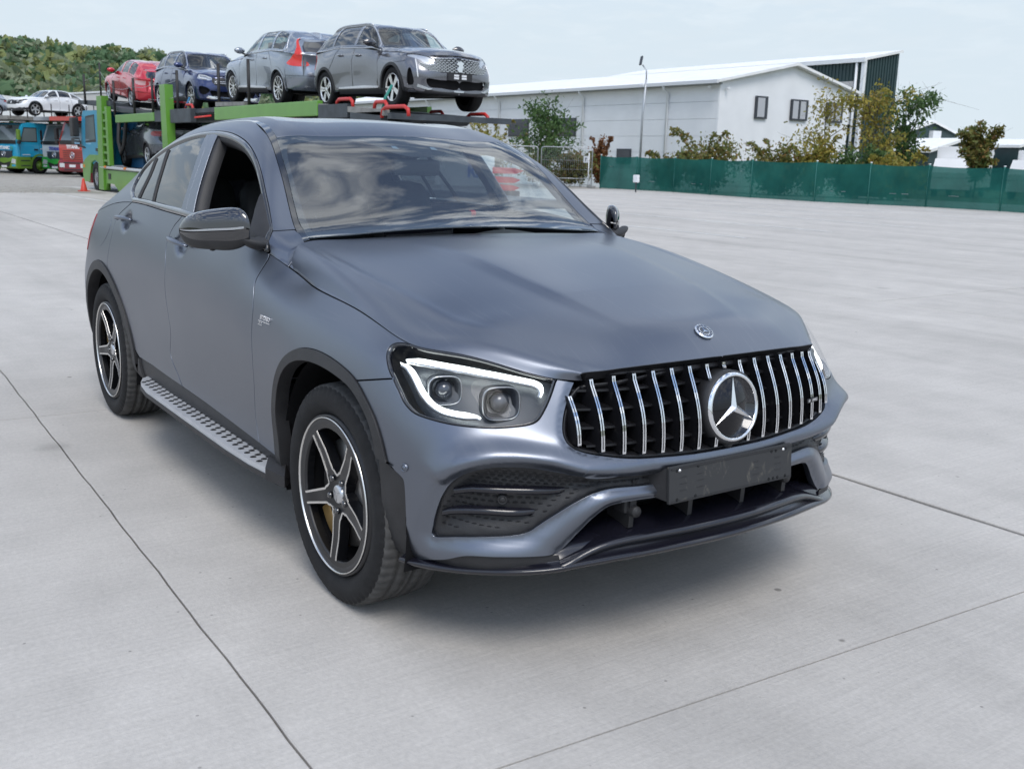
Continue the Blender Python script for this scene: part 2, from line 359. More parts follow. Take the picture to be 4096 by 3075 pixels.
# ================================================================= ground
def concrete_material():
    m = bpy.data.materials.new('concrete'); m.use_nodes = True; t = m.node_tree; b = t.nodes['Principled BSDF']; b.inputs['Roughness'].default_value = .88; b.inputs['Specular IOR Level'].default_value = .25
    g = nd(t, 'ShaderNodeNewGeometry'); L_ = t.links.new
    def noise(scale, detail=5., rough=.6, vec=None, dist=0.): n = nd(t, 'ShaderNodeTexNoise', i_Scale=scale, i_Detail=detail, i_Roughness=rough, i_Distortion=dist); L_(vec or g.outputs['Position'], n.inputs['Vector']); return n.outputs['Fac']
    def rng(v, a, b_, c, d): r = nd(t, 'ShaderNodeMapRange'); L_(v, r.inputs[0]); [setattr(r.inputs[i], 'default_value', x) for i, x in ((1, a), (2, b_), (3, c), (4, d))]; return r.outputs[0]
    def mul(a, b_): r = nd(t, 'ShaderNodeMath', operation='MULTIPLY'); L_(a, r.inputs[0]); L_(b_, r.inputs[1]); return r.outputs[0]
    oi = nd(t, 'ShaderNodeObjectInfo'); v = mul(rng(noise(.35, 6.), .25, .75, .87, 1.09), rng(oi.outputs['Random'], 0, 1, .965, 1.03)); v = mul(v, rng(noise(2.7, 6.), .25, .75, .91, 1.07)); v = mul(v, rng(noise(60., 4.), .25, .75, .90, 1.09))
    # broom finish: fine lines across the slab
    mp = nd(t, 'ShaderNodeMapping'); mp.inputs['Scale'].default_value = (75, 2.2, 1); mp.inputs['Rotation'].default_value = (0, 0, R(6)); L_(g.outputs['Position'], mp.inputs[0]); br = noise(1., 3., .6, mp.outputs[0]); v = mul(v, rng(br, .3, .7, .95, 1.045))
    # wear and traffic film, smeared along the lanes
    m2 = nd(t, 'ShaderNodeMapping'); m2.inputs['Scale'].default_value = (.12, 1.3, 1); m2.inputs['Rotation'].default_value = (0, 0, R(-4)); L_(g.outputs['Position'], m2.inputs[0]); v = mul(v, rng(noise(1., 5., .6, m2.outputs[0], .4), .45, .72, 1.02, .86))
    # oil spots
    vo = nd(t, 'ShaderNodeTexVoronoi', i_Scale=2.6); L_(g.outputs['Position'], vo.inputs['Vector']); sp = rng(vo.outputs['Distance'], .030, .045, 0., 1.); sel = nd(t, 'ShaderNodeSeparateColor'); L_(vo.outputs['Color'], sel.inputs[0]); keep = rng(sel.outputs[0], .60, .62, 1., 0.)
    a = nd(t, 'ShaderNodeMath', operation='MAXIMUM'); L_(sp, a.inputs[0]); L_(keep, a.inputs[1]); v = mul(v, rng(a.outputs[0], 0., 1., .50, 1.))
    vo2 = nd(t, 'ShaderNodeTexVoronoi', i_Scale=9.); L_(g.outputs['Position'], vo2.inputs['Vector']); s2 = rng(vo2.outputs['Distance'], .035, .055, .62, 1.); v = mul(v, s2)
    vo3 = nd(t, 'ShaderNodeTexVoronoi', i_Scale=.9); L_(g.outputs['Position'], vo3.inputs['Vector']); s3 = nd(t, 'ShaderNodeSeparateColor'); L_(vo3.outputs['Color'], s3.inputs[0]); a3 = nd(t, 'ShaderNodeMath', operation='MAXIMUM'); L_(rng(vo3.outputs['Distance'], .05, .10, 0., 1.), a3.inputs[0]); L_(rng(s3.outputs[1], .5, .52, 1., 0.), a3.inputs[1]); v = mul(v, rng(a3.outputs[0], 0., 1., .80, 1.))
    c = nd(t, 'ShaderNodeVectorMath', operation='SCALE'); c.inputs[0].default_value = (.475, .450, .418); L_(v, c.inputs['Scale']); L_(c.outputs[0], b.inputs['Base Color'])
    bp = nd(t, 'ShaderNodeBump'); bp.inputs['Strength'].default_value = .35; bp.inputs['Distance'].default_value = .004; ad = nd(t, 'ShaderNodeMath', operation='ADD'); L_(br, ad.inputs[0]); L_(noise(120., 3.), ad.inputs[1]); L_(ad.outputs[0], bp.inputs['Height']); L_(bp.outputs[0], b.inputs['Normal'])
    return m
M_CONC = concrete_material(); M_SEAM = mat('joint_sealant', (.20, .195, .185), .9, noise=(6., .3))
def struct(mb, name, m, parent=None, **k):
    o = mb.ob(name, m, parent, **k)
    if not parent: o['kind'] = 'structure'
    return o
GND = struct(MB().grid(np.array([[(x, y, -.9 if x > -45 else -1.2) for y in (-3000, -60, 60, 3000)] for x in (3000, 60, -60, -3000)])), 'ground', mat('dry_grass', (.11, .115, .055), .95, noise=(.05, .4)))
YARD = struct(MB().box((-8.0, 5, -.20), (58, 72, .30)), 'concrete_yard', M_SEAM)
XJ = {0: [21, 9.3, 5.25, 1.155, -2.94, -7.03, -11.1, -15.2, -23.4, -31.5]}
YJ = [(-31, 0, 0), (-16.5, 0, 0), (-10.42, -.0224, -1.79), (-7.39, -.0224, -1.79), (-4.35, -.0224, -1.79), (-1.319, -.0224, -1.79), (1.734, .012, 0), (7.52, .089, -3.97), (11.93, .094, -8.6), (40.9, 0, 0)]
for i in range(len(YJ)-1):
    (y0, s0, p0), (y1, s1, p1) = YJ[i], YJ[i+1]; f0 = lambda x: y0+s0*(x-p0); f1 = lambda x: y1+s1*(x-p1)
    xj = XJ[0] if y1 < 1.8 else [21, 8., -12.4, -37] if y1 < 8 else [21, -4., -37]
    for k in range(len(xj)-1):
        x1, x0 = xj[k], xj[k+1]; e = .0032 if y1 < 2 else .006; j0 = .016 if abs(y0-1.734) < .01 else e; j1 = .012 if abs(y1-1.734) < .01 else e
        sk = .010 if y0 > 7 else 0.                            # the outer lanes run slightly askew
        n = 9; top = []; wob = lambda x, y: .0018*math.sin(x*7.1+y)+.0014*math.sin(x*17.3+2*y)
        # slab with a softened arris; long edges wander a little like a saw cut
        xs = np.linspace(x0+e, x1-e, max(3, int(min(40, (x1-x0)/.12)))); tr_ = (.051 if y1 < 2 else 0.); A_ = np.array([(x+tr_*f0(x), f0(x)+j0+wob(x, y0), 0.) for x in xs]); B_ = np.array([(x+tr_*f1(x), f1(x)-j1+wob(x, y1), 0.) for x in xs]); d = .004
        G = np.stack([A_-[0, 0, .07], A_-[0, 0, d], A_+[0, d, 0], B_-[0, d, 0], B_-[0, 0, d], B_-[0, 0, .07]], 1); mb = MB().grid(G, smooth=False)
        for q in (0, -1): mb.add(G[q], [tuple(range(6))])
        mb.ob('slab', M_CONC, YARD)
M_LINE = mat('worn_white_line', (.60, .60, .58), .85, noise=(2., .25))
for i, (y, x1) in enumerate(((13.25, -11.2), (16.75, -11.9), (20.6, -12.4), (23.85, -12.8), (27.25, -13.4), (30.6, -14.))):
    MB().add([(x1, y-.06+.0, .004), (x1, y+.06, .004), (-37, y+.06-.3, .004), (-37, y-.06-.3, .004)], [(0, 1, 2, 3)]).ob('bay_line', M_LINE, YARD)
MB().add([(-25, 4.72, .004), (-25, 4.84, .004), (-31.2, 4.34, .004), (-31.2, 4.22, .004)], [(0, 1, 2, 3)]).ob('lane_line', M_LINE, YARD)
MB().grid(np.array([[(x+.5*math.sin(y*1.3), y, .006) for y in np.linspace(-31, 5.9, 60)] for x in (-31.6, -33, -36.9)])).ob('gravel_spread', mat('gravel', (.31, .29, .255), .95, noise=(3.5, .28, 9.), bump=(30., .8)), YARD)
GRV = struct(MB().grid(np.array([[(x, y, -.005-.30*min(1, max(0, (-37-x)/26.))) for y in (-70, -30, 0, 4, 12, 34)] for x in (-36.95, -45, -63, -90)])), 'gravel_lot', mat('gravel', (.31, .29, .255), .95, noise=(3.5, .28, 9.), bump=(30., .8)))
# a low wind-row of loose gravel along the concrete edge
gp = []
for k in range(3000):
    x = -31.6-abs(RNG.normal(0, 2.6)); y = RNG.uniform(-9, 5.6); r = RNG.uniform(.010, .028); gp.append((x, y, r))
mb = MB(); 
for x, y, r in gp:
    a = RNG.uniform(0, 6.28); V = [(x+r*math.cos(a+q), y+r*math.sin(a+q), 0.) for q in (0, 2.1, 4.2)]+[(x, y, r*.9)]; mb.add(V, [(0, 1, 3), (1, 2, 3), (2, 0, 3)])
o = mb.ob('loose_gravel', MATS['gravel']); tag(o, 'pale loose gravel strewn beside the car transporter', 'gravel', kind='stuff')
# ================================================================= vegetation
def leaf_material(name, cols):
    m = bpy.data.materials.new(name); m.use_nodes = True; t = m.node_tree; b = t.nodes['Principled BSDF']; b.inputs['Roughness'].default_value = .6; b.inputs['Specular IOR Level'].default_value = .25
    g = nd(t, 'ShaderNodeNewGeometry'); r = nd(t, 'ShaderNodeValToRGB'); t.links.new(g.outputs['Random Per Island'], r.inputs[0]); e = r.color_ramp.elements
    while len(e) < len(cols): e.new(.5)
    for i, c in enumerate(cols): e[i].position = i/(len(cols)-1); e[i].color = (*c, 1)
    t.links.new(r.outputs[0], b.inputs['Base Color'])
    tr = nd(t, 'ShaderNodeBsdfTranslucent'); t.links.new(r.outputs[0], tr.inputs[0]); mx = nd(t, 'ShaderNodeMixShader'); mx.inputs[0].default_value = .3; o = t.nodes['Material Output']; t.links.new(b.outputs[0], mx.inputs[1]); t.links.new(tr.outputs[0], mx.inputs[2]); t.links.new(mx.outputs[0], o.inputs[0]); return m
LM_GREEN = leaf_material('leaves_green', [(.04, .085, .03), (.075, .14, .045), (.11, .18, .06), (.06, .12, .04)])
LM_AUT = leaf_material('leaves_autumn', [(.16, .18, .045), (.27, .25, .05), (.36, .28, .05), (.19, .20, .05), (.30, .20, .045)])
LM_OLIVE = leaf_material('leaves_olive', [(.10, .14, .04), (.17, .18, .05), (.23, .19, .05), (.09, .13, .04), (.26, .14, .05)])
LM_DRY = leaf_material('leaves_rust', [(.20, .08, .03), (.26, .12, .05), (.15, .07, .03)])
LM_FAR = leaf_material('leaves_far', [(.030, .058, .022), (.055, .085, .028), (.085, .10, .035), (.04, .07, .024), (.11, .11, .04), (.045, .075, .03)])
M_BARK = mat('bark', (.10, .08, .06), .9, noise=(9., .3))
def quads(P, size, rng, flat=0.):
    n = len(P); a = rng.normal(size=(n, 3)); a /= np.linalg.norm(a, axis=1, keepdims=True); b = rng.normal(size=(n, 3)); b -= a*(a*b).sum(1, keepdims=True); b /= np.linalg.norm(b, axis=1, keepdims=True); s = (size*rng.uniform(.6, 1.4, (n, 1)))
    return np.stack([P-a*s-b*s*.45, P+a*s-b*s*.45, P+a*s+b*s*.45, P-a*s+b*s*.45], 1).reshape(-1, 3), [(4*i, 4*i+1, 4*i+2, 4*i+3) for i in range(n)]
def tree(name, label, loc, h, rad, m, nleaf=2600, leaf=.07, limbs=7, trunk=.06, group=None, cat='tree', shape='open', seed=0, low=.15):
    rng = np.random.default_rng(seed+11); root = tag(empty(name, loc), label, cat, group); tb = MB(); pts = []
    top = np.array([rng.normal(0, .05)*h, rng.normal(0, .05)*h, h*.96]); main = [np.array([0, 0, -.05]), np.array([.02*h, .01*h, h*.3]), top*.62, top]; tb.tube(main, [trunk, trunk*.8, trunk*.5, trunk*.12], 7)
    for k in range(limbs):
        t = rng.uniform(low, .85); a = 2*math.pi*(k/limbs)+rng.uniform(-.5, .5); st = np.array([.02*h*t, .01*h*t, 0])+top*t*np.array([1, 1, 1]); L_ = rad*(1.15-.75*t if shape != 'broom' else .9)*rng.uniform(.7, 1.15); up = (.55 if shape != 'broom' else 1.7)*L_
        e1 = st+np.array([math.cos(a)*L_*.5, math.sin(a)*L_*.5, up*.55]); e2 = st+np.array([math.cos(a)*L_, math.sin(a)*L_, up*rng.uniform(.7, 1.2)]); e2[2] = min(e2[2], h*rng.uniform(.86, 1.0)); e1[2] = min(e1[2], (st[2]+e2[2])/2+.1*h); tb.tube([st, e1, e2], [trunk*.5, trunk*.3, trunk*.07], 5)
        for u in np.linspace(.25, 1.08, 9):
            c = (st*(1-u)**2+2*e1*u*(1-u)+e2*u*u); n = int(nleaf/limbs/9); pts.append(c+rng.normal(0, 1, (n, 3))*rad*np.array([.16, .16, .13])*(1.15-.35*u))
            if rng.random() < .5: ee = c+rng.normal(0, 1, 3)*rad*.35; tb.tube([c, ee], [trunk*.12, trunk*.04], 4)
    for u in np.linspace(max(.3, low), 1.02, 8): c = top*u; n = int(nleaf*.035); pts.append(c+rng.normal(0, 1, (n, 3))*rad*.16)
    P = np.vstack(pts); P = P[(P[:, 2] > .05) & (P[:, 2] < h*1.12)]
    tb.ob('trunk', M_BARK, root); V, F = quads(P, leaf, rng); MB().add(V, F).ob('crown', m, root, fix=False); return root
def shrub(name, label, loc, h, rx, ry, m, n=2200, leaf=.06, seed=0, group=None):
    rng = np.random.default_rng(seed+77); root = tag(empty(name, loc), label, 'shrub', group); st = MB(); pts = []
    for k in range(9):
        a = rng.uniform(0, 6.28); r = rng.uniform(.2, .9); e = np.array([math.cos(a)*rx*r, math.sin(a)*ry*r, h*rng.uniform(.65, 1.08)*(1-.35*r)]); st.tube([(0, 0, -.02), e*[.4, .4, .55], e], [.025, .016, .005], 5)
        for u in np.linspace(.25, 1.05, 7): c = e*[u, u, u**.85]; pts.append(c+rng.normal(0, 1, (n//63, 3))*[rx*.20, ry*.20, h*.10])
    for k in range(5):
        a = rng.uniform(0, 6.28); s0 = np.array([math.cos(a)*rx*.5, math.sin(a)*ry*.5, h*.75]); s1 = s0+np.array([math.cos(a)*rx*.55, math.sin(a)*ry*.3, h*rng.uniform(.1, .42)]); st.tube([s0, (s0+s1)/2+[0, 0, h*.1], s1], [.012, .009, .003], 4); pts += [s0+(s1-s0)*u+[0, 0, h*.12*math.sin(math.pi*u)]+rng.normal(0, .05, (9, 3)) for u in np.linspace(0, 1, 9)]
    P = np.vstack(pts); P = P[P[:, 2] > .03]; st.ob('stem', M_BARK, root); V, F = quads(P, leaf, rng); MB().add(V, F).ob('foliage', m, root, fix=False); return root
tree('locust_tree', 'green feathery young tree in front of the white hall behind the wire gate', (-42.1, 31.0, 0), 4.4, 1.9, LM_GREEN, 2300, .075, 11, .06, seed=1, low=.25)
tree('yellowing_tree', 'thin yellow autumn tree against the white gable end', (-32.7, 42.2, 0), 5.3, 2.1, LM_AUT, 800, .075, 10, .06, seed=2, low=.3)
tree('yellowing_tree', 'dense yellow autumn tree in front of the dark green hall', (-31.0, 43.8, 0), 5.2, 1.75, LM_AUT, 1700, .075, 12, .07, seed=3, shape='broom', low=.1)
tree('willow_tree', 'feathery green tree to the right of the dark green hall', (-31.4, 47.6, 0), 5.3, 1.9, LM_GREEN, 2000, .085, 13, .08, seed=4, shape='broom', low=.12)
tree('poplar_tree', 'upright pale green tree in front of the distant low halls', (-28.4, 49.2, 0), 3.7, 1.0, LM_OLIVE, 2200, .10, 12, .06, seed=5, shape='broom', low=.15)
tree('poplar_tree', 'small upright pale tree at the right edge behind the parked vans', (-25.4, 51.8, 0), 3.3, 1.0, LM_OLIVE, 1700, .10, 11, .06, seed=6, shape='broom', low=.15)
for i, (lb, x, y, h, rx, m) in enumerate((('olive and orange mounded shrub rising over the green screen fence', -33.9, 35.0, 2.75, 2.3, LM_OLIVE), ('low orange tinted shrub left of the mounded shrub over the screen', -36.4, 34.6, 1.75, 1.4, LM_OLIVE), ('orange and green shrub below the leftmost gable window', -30.6, 36.2, 2.2, 1.7, LM_OLIVE), ('green shrub with upright shoots below the middle gable window', -28.9, 36.6, 2.35, 1.3, LM_AUT), ('low green shrub between the screen fence and the thin yellow tree', -27.0, 37.2, 2.0, 1.5, LM_GREEN), ('yellow green shrub at the foot of the dense yellow tree', -25.4, 37.7, 2.05, 1.6, LM_AUT), ('brown weedy shrub behind the wire gate', -42.6, 33.2, 1.7, 1.7, LM_OLIVE), ('rusty dry bush beside the downpipe of the white hall', -45.6, 37.8, 2.35, .8, LM_DRY), ('tangled olive brush below the dark windows of the white hall', -47.8, 34.4, 2.6, 1.6, LM_OLIVE), ('yellow green bush showing under the end of the transporter deck', -48.5, 31.8, 3.3, 2.2, LM_AUT))):
    shrub('shrub', lb, (x, y, 0), h, rx, rx*.7, m, 3800 if rx > 1.5 else 2600, .07, seed=i)
# wooded hillside on the left
def hill_h(az):                                               # ridge height by azimuth in degrees
    return np.interp(az, [146, 154, 158, 161, 164.5, 168, 171, 173, 178, 185, 195], [6, 25, 36, 42, 44.5, 45.5, 46.5, 48.5, 46, 42, 30])
azs = np.linspace(146, 196, 60); G = np.array([[((CAM[0]+d*math.cos(R(a))), CAM[1]+d*math.sin(R(a)), -2+(hill_h(a)*f)) for d, f in ((260, 0.), (330, .12), (420, .42), (520, .78), (600, .96), (700, 1.), (900, .8))] for a in azs]); struct(MB().grid(G), 'hill', mat('forest_floor', (.03, .04, .018), .95))
rng = np.random.default_rng(5); crowns = []
for k in range(3300):
    a = rng.uniform(147, 180); f = rng.uniform(0, 1)**.8; d = 275+f*(640-275); hh = hill_h(a)*np.interp(d, [260, 330, 420, 520, 600, 700], [0, .12, .42, .78, .96, 1.])
    if hh < 1: continue
    crowns.append((CAM[0]+d*math.cos(R(a)), CAM[1]+d*math.sin(R(a)), hh-2+rng.uniform(-1, 1), rng.uniform(3.2, 7.0)))
mbs = [MB(), MB(), MB()]
U = rng.normal(size=(64, 3)); U /= np.linalg.norm(U, axis=1, keepdims=True); U[:, 2] = abs(U[:, 2])*1.15
for x, y, z, r in crowns:
    s = rng.integers(0, 3); dirs = U[rng.permutation(64)[:60]]; P = np.array([x, y, z+r*.5])+dirs*r*rng.uniform(.72, 1.05, (60, 1)); V, F = quads(P, r*.24, rng); mbs[s].add(V, F)
def far_mat(name, cols):
    return leaf_material(name, cols)
for mb_, (nm, lb, cols) in zip(mbs, (('far_wood', 'dark green woodland covering the hillside', [(.09, .165, .085), (.135, .22, .11), (.11, .19, .095)]), ('far_wood', 'yellowish green tree crowns scattered over the hillside wood', [(.22, .27, .10), (.30, .31, .13), (.25, .29, .11)]), ('far_wood', 'grey green tree crowns low on the hillside wood', [(.20, .25, .15), (.27, .30, .19), (.17, .22, .13)]))):
    tag(mb_.ob(nm, far_mat('wood_'+lb[:6], cols), fix=False), lb, 'woodland', kind='stuff')
G = np.array([[(CAM[0]+d*math.cos(R(a)), CAM[1]+d*math.sin(R(a)), z) for d, z in ((2500, -5), (2700, 60*max(0, math.sin((127-a)/25))+46*math.exp(-((a-117.)/3.)**2)), (3200, -5))] for a in np.linspace(127, 104, 24)]); struct(MB().grid(G), 'far_hill', mat('far_forest', (.06, .085, .06), .95))
# ================================================================= buildings
M_WPANEL = mat('white_panel', (.80, .81, .82), .5, 0, .4, noise=(.6, .06)); M_WROOF = mat('white_roof', (.82, .82, .81), .5, noise=(1.2, .08)); M_TRIM = mat('hall_trim', (.66, .68, .70), .4); M_WFRAME = mat('dark_frame', (.035, .04, .05), .4); M_GREENP = mat('dark_green_panel', (.022, .050, .052), .45, noise=(.8, .15)); M_BLIND = mat('pale_blind', (.45, .46, .48), .6)
WH = tag(empty('white_hall', (-41.25, 43, 0)), 'white metal clad hall with pitched roof and dark windows behind the fence', 'building')
def wpart(name, m, parent=WH, **k): mb = MB(); o = None; return mb
Zr, Ye, Yr, Yw = 6.1, 43.0, 49.3, 55.0
for i, (z0, z1) in enumerate(((-.9, .95), (.96, 1.95), (1.96, 2.95), (2.96, 3.95), (3.96, 4.95), (4.96, 6.12))): MB().box((-26.0, .06, (z0+z1)/2), (52, .10, z1-z0-.005)).ob('wall_panel', M_WPANEL, WH)
MB().prism([(0, -.9), (12.0, -.9), (12.0, 6.05), (6.3, 7.35), (0, 6.05)], -.06, -.16, plane='yz').ob('gable_wall', M_WPANEL, WH)
MB().box((-26, 6., 2.6), (51.5, 11.6, 6.6)).ob('inner_shell', M_WPANEL, WH)
rfm = MB(); 
for y0, z0, y1, z1 in ((-.45, 6.14, 6.3, 7.52), (6.3, 7.52, 12.5, 6.14)): rfm.add([(.35, y0, z0), (.35, y1, z1), (-52.5, y1, z1), (-52.5, y0, z0), (.35, y0, z0-.16), (.35, y1, z1-.16), (-52.5, y1, z1-.16), (-52.5, y0, z0-.16)], [(0, 1, 2, 3), (4, 7, 6, 5), (0, 4, 5, 1), (0, 3, 7, 4), (2, 6, 7, 3)])
RFO = rfm.ob('roof', M_WROOF, WH); MB().box((-26, -.50, 6.03), (52.6, .16, .20)).ob('gutter', M_TRIM, RFO); MB().box((-26, -.05, 5.93), (52.4, .10, .10)).ob('fascia', mat('hall_fascia_grey', (.42, .45, .48), .5), RFO)  # fascia in a darker grey than the gutter
for x in (-4.35, -12.7, -23.0, -33.5): MB().tube([(x, -.48, 5.95), (x, -.40, 5.75), (x+.05, -.09, 5.45), (x+.05, -.09, -.5)], .075, 8).ob('downpipe', M_WPANEL, WH)
def window(x0, x1, z0, z1, side, n=1):
    if side == 'y':
        f = MB().box(((x0+x1)/2, -.02, (z0+z1)/2), (x1-x0, .10, z1-z0)).ob('window', M_WFRAME, WH); MB().box(((x0+x1)/2, -.075, (z0+z1)/2), (x1-x0-.16, .012, z1-z0-.16)).ob('pane', mat('hall_glass', (.03, .035, .045), .05, 0, .6), f)
    else:
        f = MB().box((.03, (x0+x1)/2, (z0+z1)/2), (.10, x1-x0, z1-z0)).ob('window', M_WFRAME, WH); ww = (x1-x0-.16)/n
        for k in range(n): MB().box((.086, x0+.08+ww*(k+.5), (z0+z1)/2), (.012, ww-.06, z1-z0-.16)).ob('pane', mat('hall_glass', (.03, .035, .045), .05, 0, .6), f); MB().box((.094, x0+.08+ww*(k+.42), (z0+z1)/2), (.006, ww*.7, z1-z0-.2)).ob('blind', M_BLIND, f)
for a in ((-16.0, -13.45, 2.95, 4.2), (-21.7, -19.1, 2.95, 4.2), (-8.95, -7.55, 1.2, 2.15), (-3.2, -2.2, 1.2, 2.0)): window(*a, 'y')
for a, n in (((3.07, 4.12, 4.09, 5.41), 1), ((6.27, 7.83, 4.12, 5.38), 2), ((9.69, 11.26, 4.13, 5.36), 2)): window(*a, 'x', n)
for x, y, z in ((-.6, -.25, 5.75), (.15, .5, 5.7), (-9.9, -.25, 2.2)): c_ = MB().box((x, y, z), (.22, .16, .12), bev=.03).ob('camera', M_WPANEL, WH)
GH = tag(empty('green_hall', (-48.4, 65.5, 0)), 'tall dark green corrugated hall with white edge trim behind the white hall', 'building')
MB().add([(0, 0, -1), (0, 4.2, -1), (0, 4.2, 10.05), (0, 0, 9.2), (-30, 0, -1), (-30, 4.2, -1), (-30, 4.2, 10.05), (-30, 0, 9.2)], [(0, 1, 2, 3), (4, 7, 6, 5), (0, 3, 7, 4), (1, 5, 6, 2), (3, 2, 6, 7)]).ob('wall', M_GREENP, GH)
for k in range(40): MB().box((-.35-k*.33, -.03, 4.2), (.10, .06, 9.9)).ob('rib', M_GREENP, GH)
for k in range(12): MB().box((.03, .25+k*.33, 4.3+k*.033), (.06, .10, 9.9+k*.06)).ob('rib', M_GREENP, GH)
MB().box((.06, -.06, 4.2), (.28, .28, 10.1)).ob('corner_trim', M_WPANEL, GH); MB().box((-15, -.2, 9.25), (30.5, .3, .28)).ob('edge_trim', M_WPANEL, GH); MB().add([(.2, -.2, 9.22), (.2, 4.4, 10.12), (-30, 4.4, 10.12), (-30, -.2, 9.22), (.2, -.2, 9.42), (.2, 4.4, 10.32), (-30, 4.4, 10.32), (-30, -.2, 9.42)], [(0, 1, 5, 4), (4, 5, 6, 7), (0, 3, 2, 1)]).ob('roof', M_WROOF, GH); MB().tube([(-.5, -.2, 9.1), (-.5, -.2, 0)], .10, 8).ob('downpipe', M_WPANEL, GH)
MB().box((-2.0, -.12, 7.2), (2.6, .10, 1.1)).ob('wall_sign', mat('faded_sign', (.5, .48, .47), .6, noise=(6., .15)), GH); MB().box((-1.2, -.25, 5.0), (.9, .4, .9)).ob('air_unit', M_WPANEL, GH)
def hall(name, label, loc, L_, W_, h, hr, mw, mr, band=None):
    r = tag(empty(name, loc), label, 'building'); MB().prism([(-W_/2, -1), (W_/2, -1), (W_/2, h), (0, hr-.15), (-W_/2, h)], 0, -L_, plane='yz').ob('wall', mw, r)
    rb = MB()
    for s in (-1, 1): rb.add([(.4, s*(W_/2+.4), h-.05), (.4, 0, hr), (-L_, 0, hr), (-L_, s*(W_/2+.4), h-.05), (.4, s*(W_/2+.4), h-.4), (.4, 0, hr-.35), (-L_, 0, hr-.35), (-L_, s*(W_/2+.4), h-.4)], [(0, 1, 2, 3), (0, 4, 5, 1), (0, 3, 7, 4)])
    rb.ob('roof', mr, r)
    if band:
        for b_ in band: MB().box(b_[:3], b_[3:]).ob('fitting', M_WPANEL, r)
    return r
hall('low_hall', 'distant dark green hall with a white pitched roof right of the trees', (-80, 122.5, -1), 40, 12., 7.0, 8.55, M_GREENP, M_WROOF, [(.3, .5, 6.6, .6, 1.8, 1.2)])
hall('low_hall', 'distant low shed with a white roof below the dark green hall', (-72, 117, -1), 30, 13, 4.6, 6.1, M_GREENP, M_WROOF)
hall('low_hall', 'distant dark shed with a pale roof edge at the far right', (-70, 131, -1), 40, 9, 5.6, 6.4, M_GREENP, M_WROOF)
TENT = tag(empty('storage_tent', (-100, 13.5, -.3)), 'long white storage tent behind the row of transporter trucks', 'building'); MB().prism([(-14, -1), (4.6, -1), (4.6, 5.55), (-4, 6.3), (-14, 6.4)], 0, -20, plane='yz').ob('cover', mat('white_tarp', (.72, .73, .73), .6), TENT)
CW = tag(empty('concrete_hall', (-101, 21.5, -.3)), 'pale concrete hall wall between the white tent and the transporter', 'building'); MB().prism([(-3.3, -1), (9, -1), (9, 7.4), (-3.3, 6.15)], 0, -18, plane='yz').ob('wall', mat('pale_concrete', (.50, .50, .49), .85, noise=(.5, .1)), CW); MB().prism([(-3.4, 6.16), (9.1, 7.42), (9.1, 7.6), (-3.4, 6.3)], .1, -18, plane='yz').ob('coping', M_TRIM, CW)
# ================================================================= fences and yard furniture
def screen_material():
    m = bpy.data.materials.new('green_screen'); m.use_nodes = True; t = m.node_tree; t.nodes.clear(); o = nd(t, 'ShaderNodeOutputMaterial'); d = nd(t, 'ShaderNodeBsdfDiffuse'); tl = nd(t, 'ShaderNodeBsdfTranslucent'); tr = nd(t, 'ShaderNodeBsdfTransparent')
    g = nd(t, 'ShaderNodeNewGeometry'); n = nd(t, 'ShaderNodeTexNoise', i_Scale=.9, i_Detail=6.); t.links.new(g.outputs['Position'], n.inputs['Vector']); r = nd(t, 'ShaderNodeValToRGB'); t.links.new(n.outputs['Fac'], r.inputs[0]); r.color_ramp.elements[0].position = .35; r.color_ramp.elements[1].position = .7; r.color_ramp.elements[0].color = (.018, .105, .092, 1); r.color_ramp.elements[1].color = (.030, .165, .138, 1); t.links.new(r.outputs[0], d.inputs[0]); t.links.new(r.outputs[0], tl.inputs[0]); tr.inputs[0].default_value = (.55, .85, .80, 1)
    a = nd(t, 'ShaderNodeMixShader'); a.inputs[0].default_value = .45; t.links.new(d.outputs[0], a.inputs[1]); t.links.new(tl.outputs[0], a.inputs[2]); b = nd(t, 'ShaderNodeMixShader'); b.inputs[0].default_value = .12; t.links.new(a.outputs[0], b.inputs[1]); t.links.new(tr.outputs[0], b.inputs[2]); t.links.new(b.outputs[0], o.inputs[0]); return m
M_SCREEN = screen_material(); M_GPOST = mat('green_post', (.05, .22, .19), .5); M_GALV = mat('galvanised', (.42, .44, .46), .42, .7, noise=(20., .15))
FB = [(-38.4, 31.9), (-36.0, 32.2), (-33.5, 32.4), (-30.6, 31.9), (-27.9, 31.6), (-24.5, 31.6), (-22.4, 32.2), (-20.4, 33.0), (-17.5, 33.1), (-14.8, 32.6), (-11.5, 32.6), (-8, 32.6)]
SF = tag(empty('screen_fence', (-38.4, 31.9, 0)), 'long fence hung with sagging dark green privacy netting', 'fence'); rng = np.random.default_rng(3)
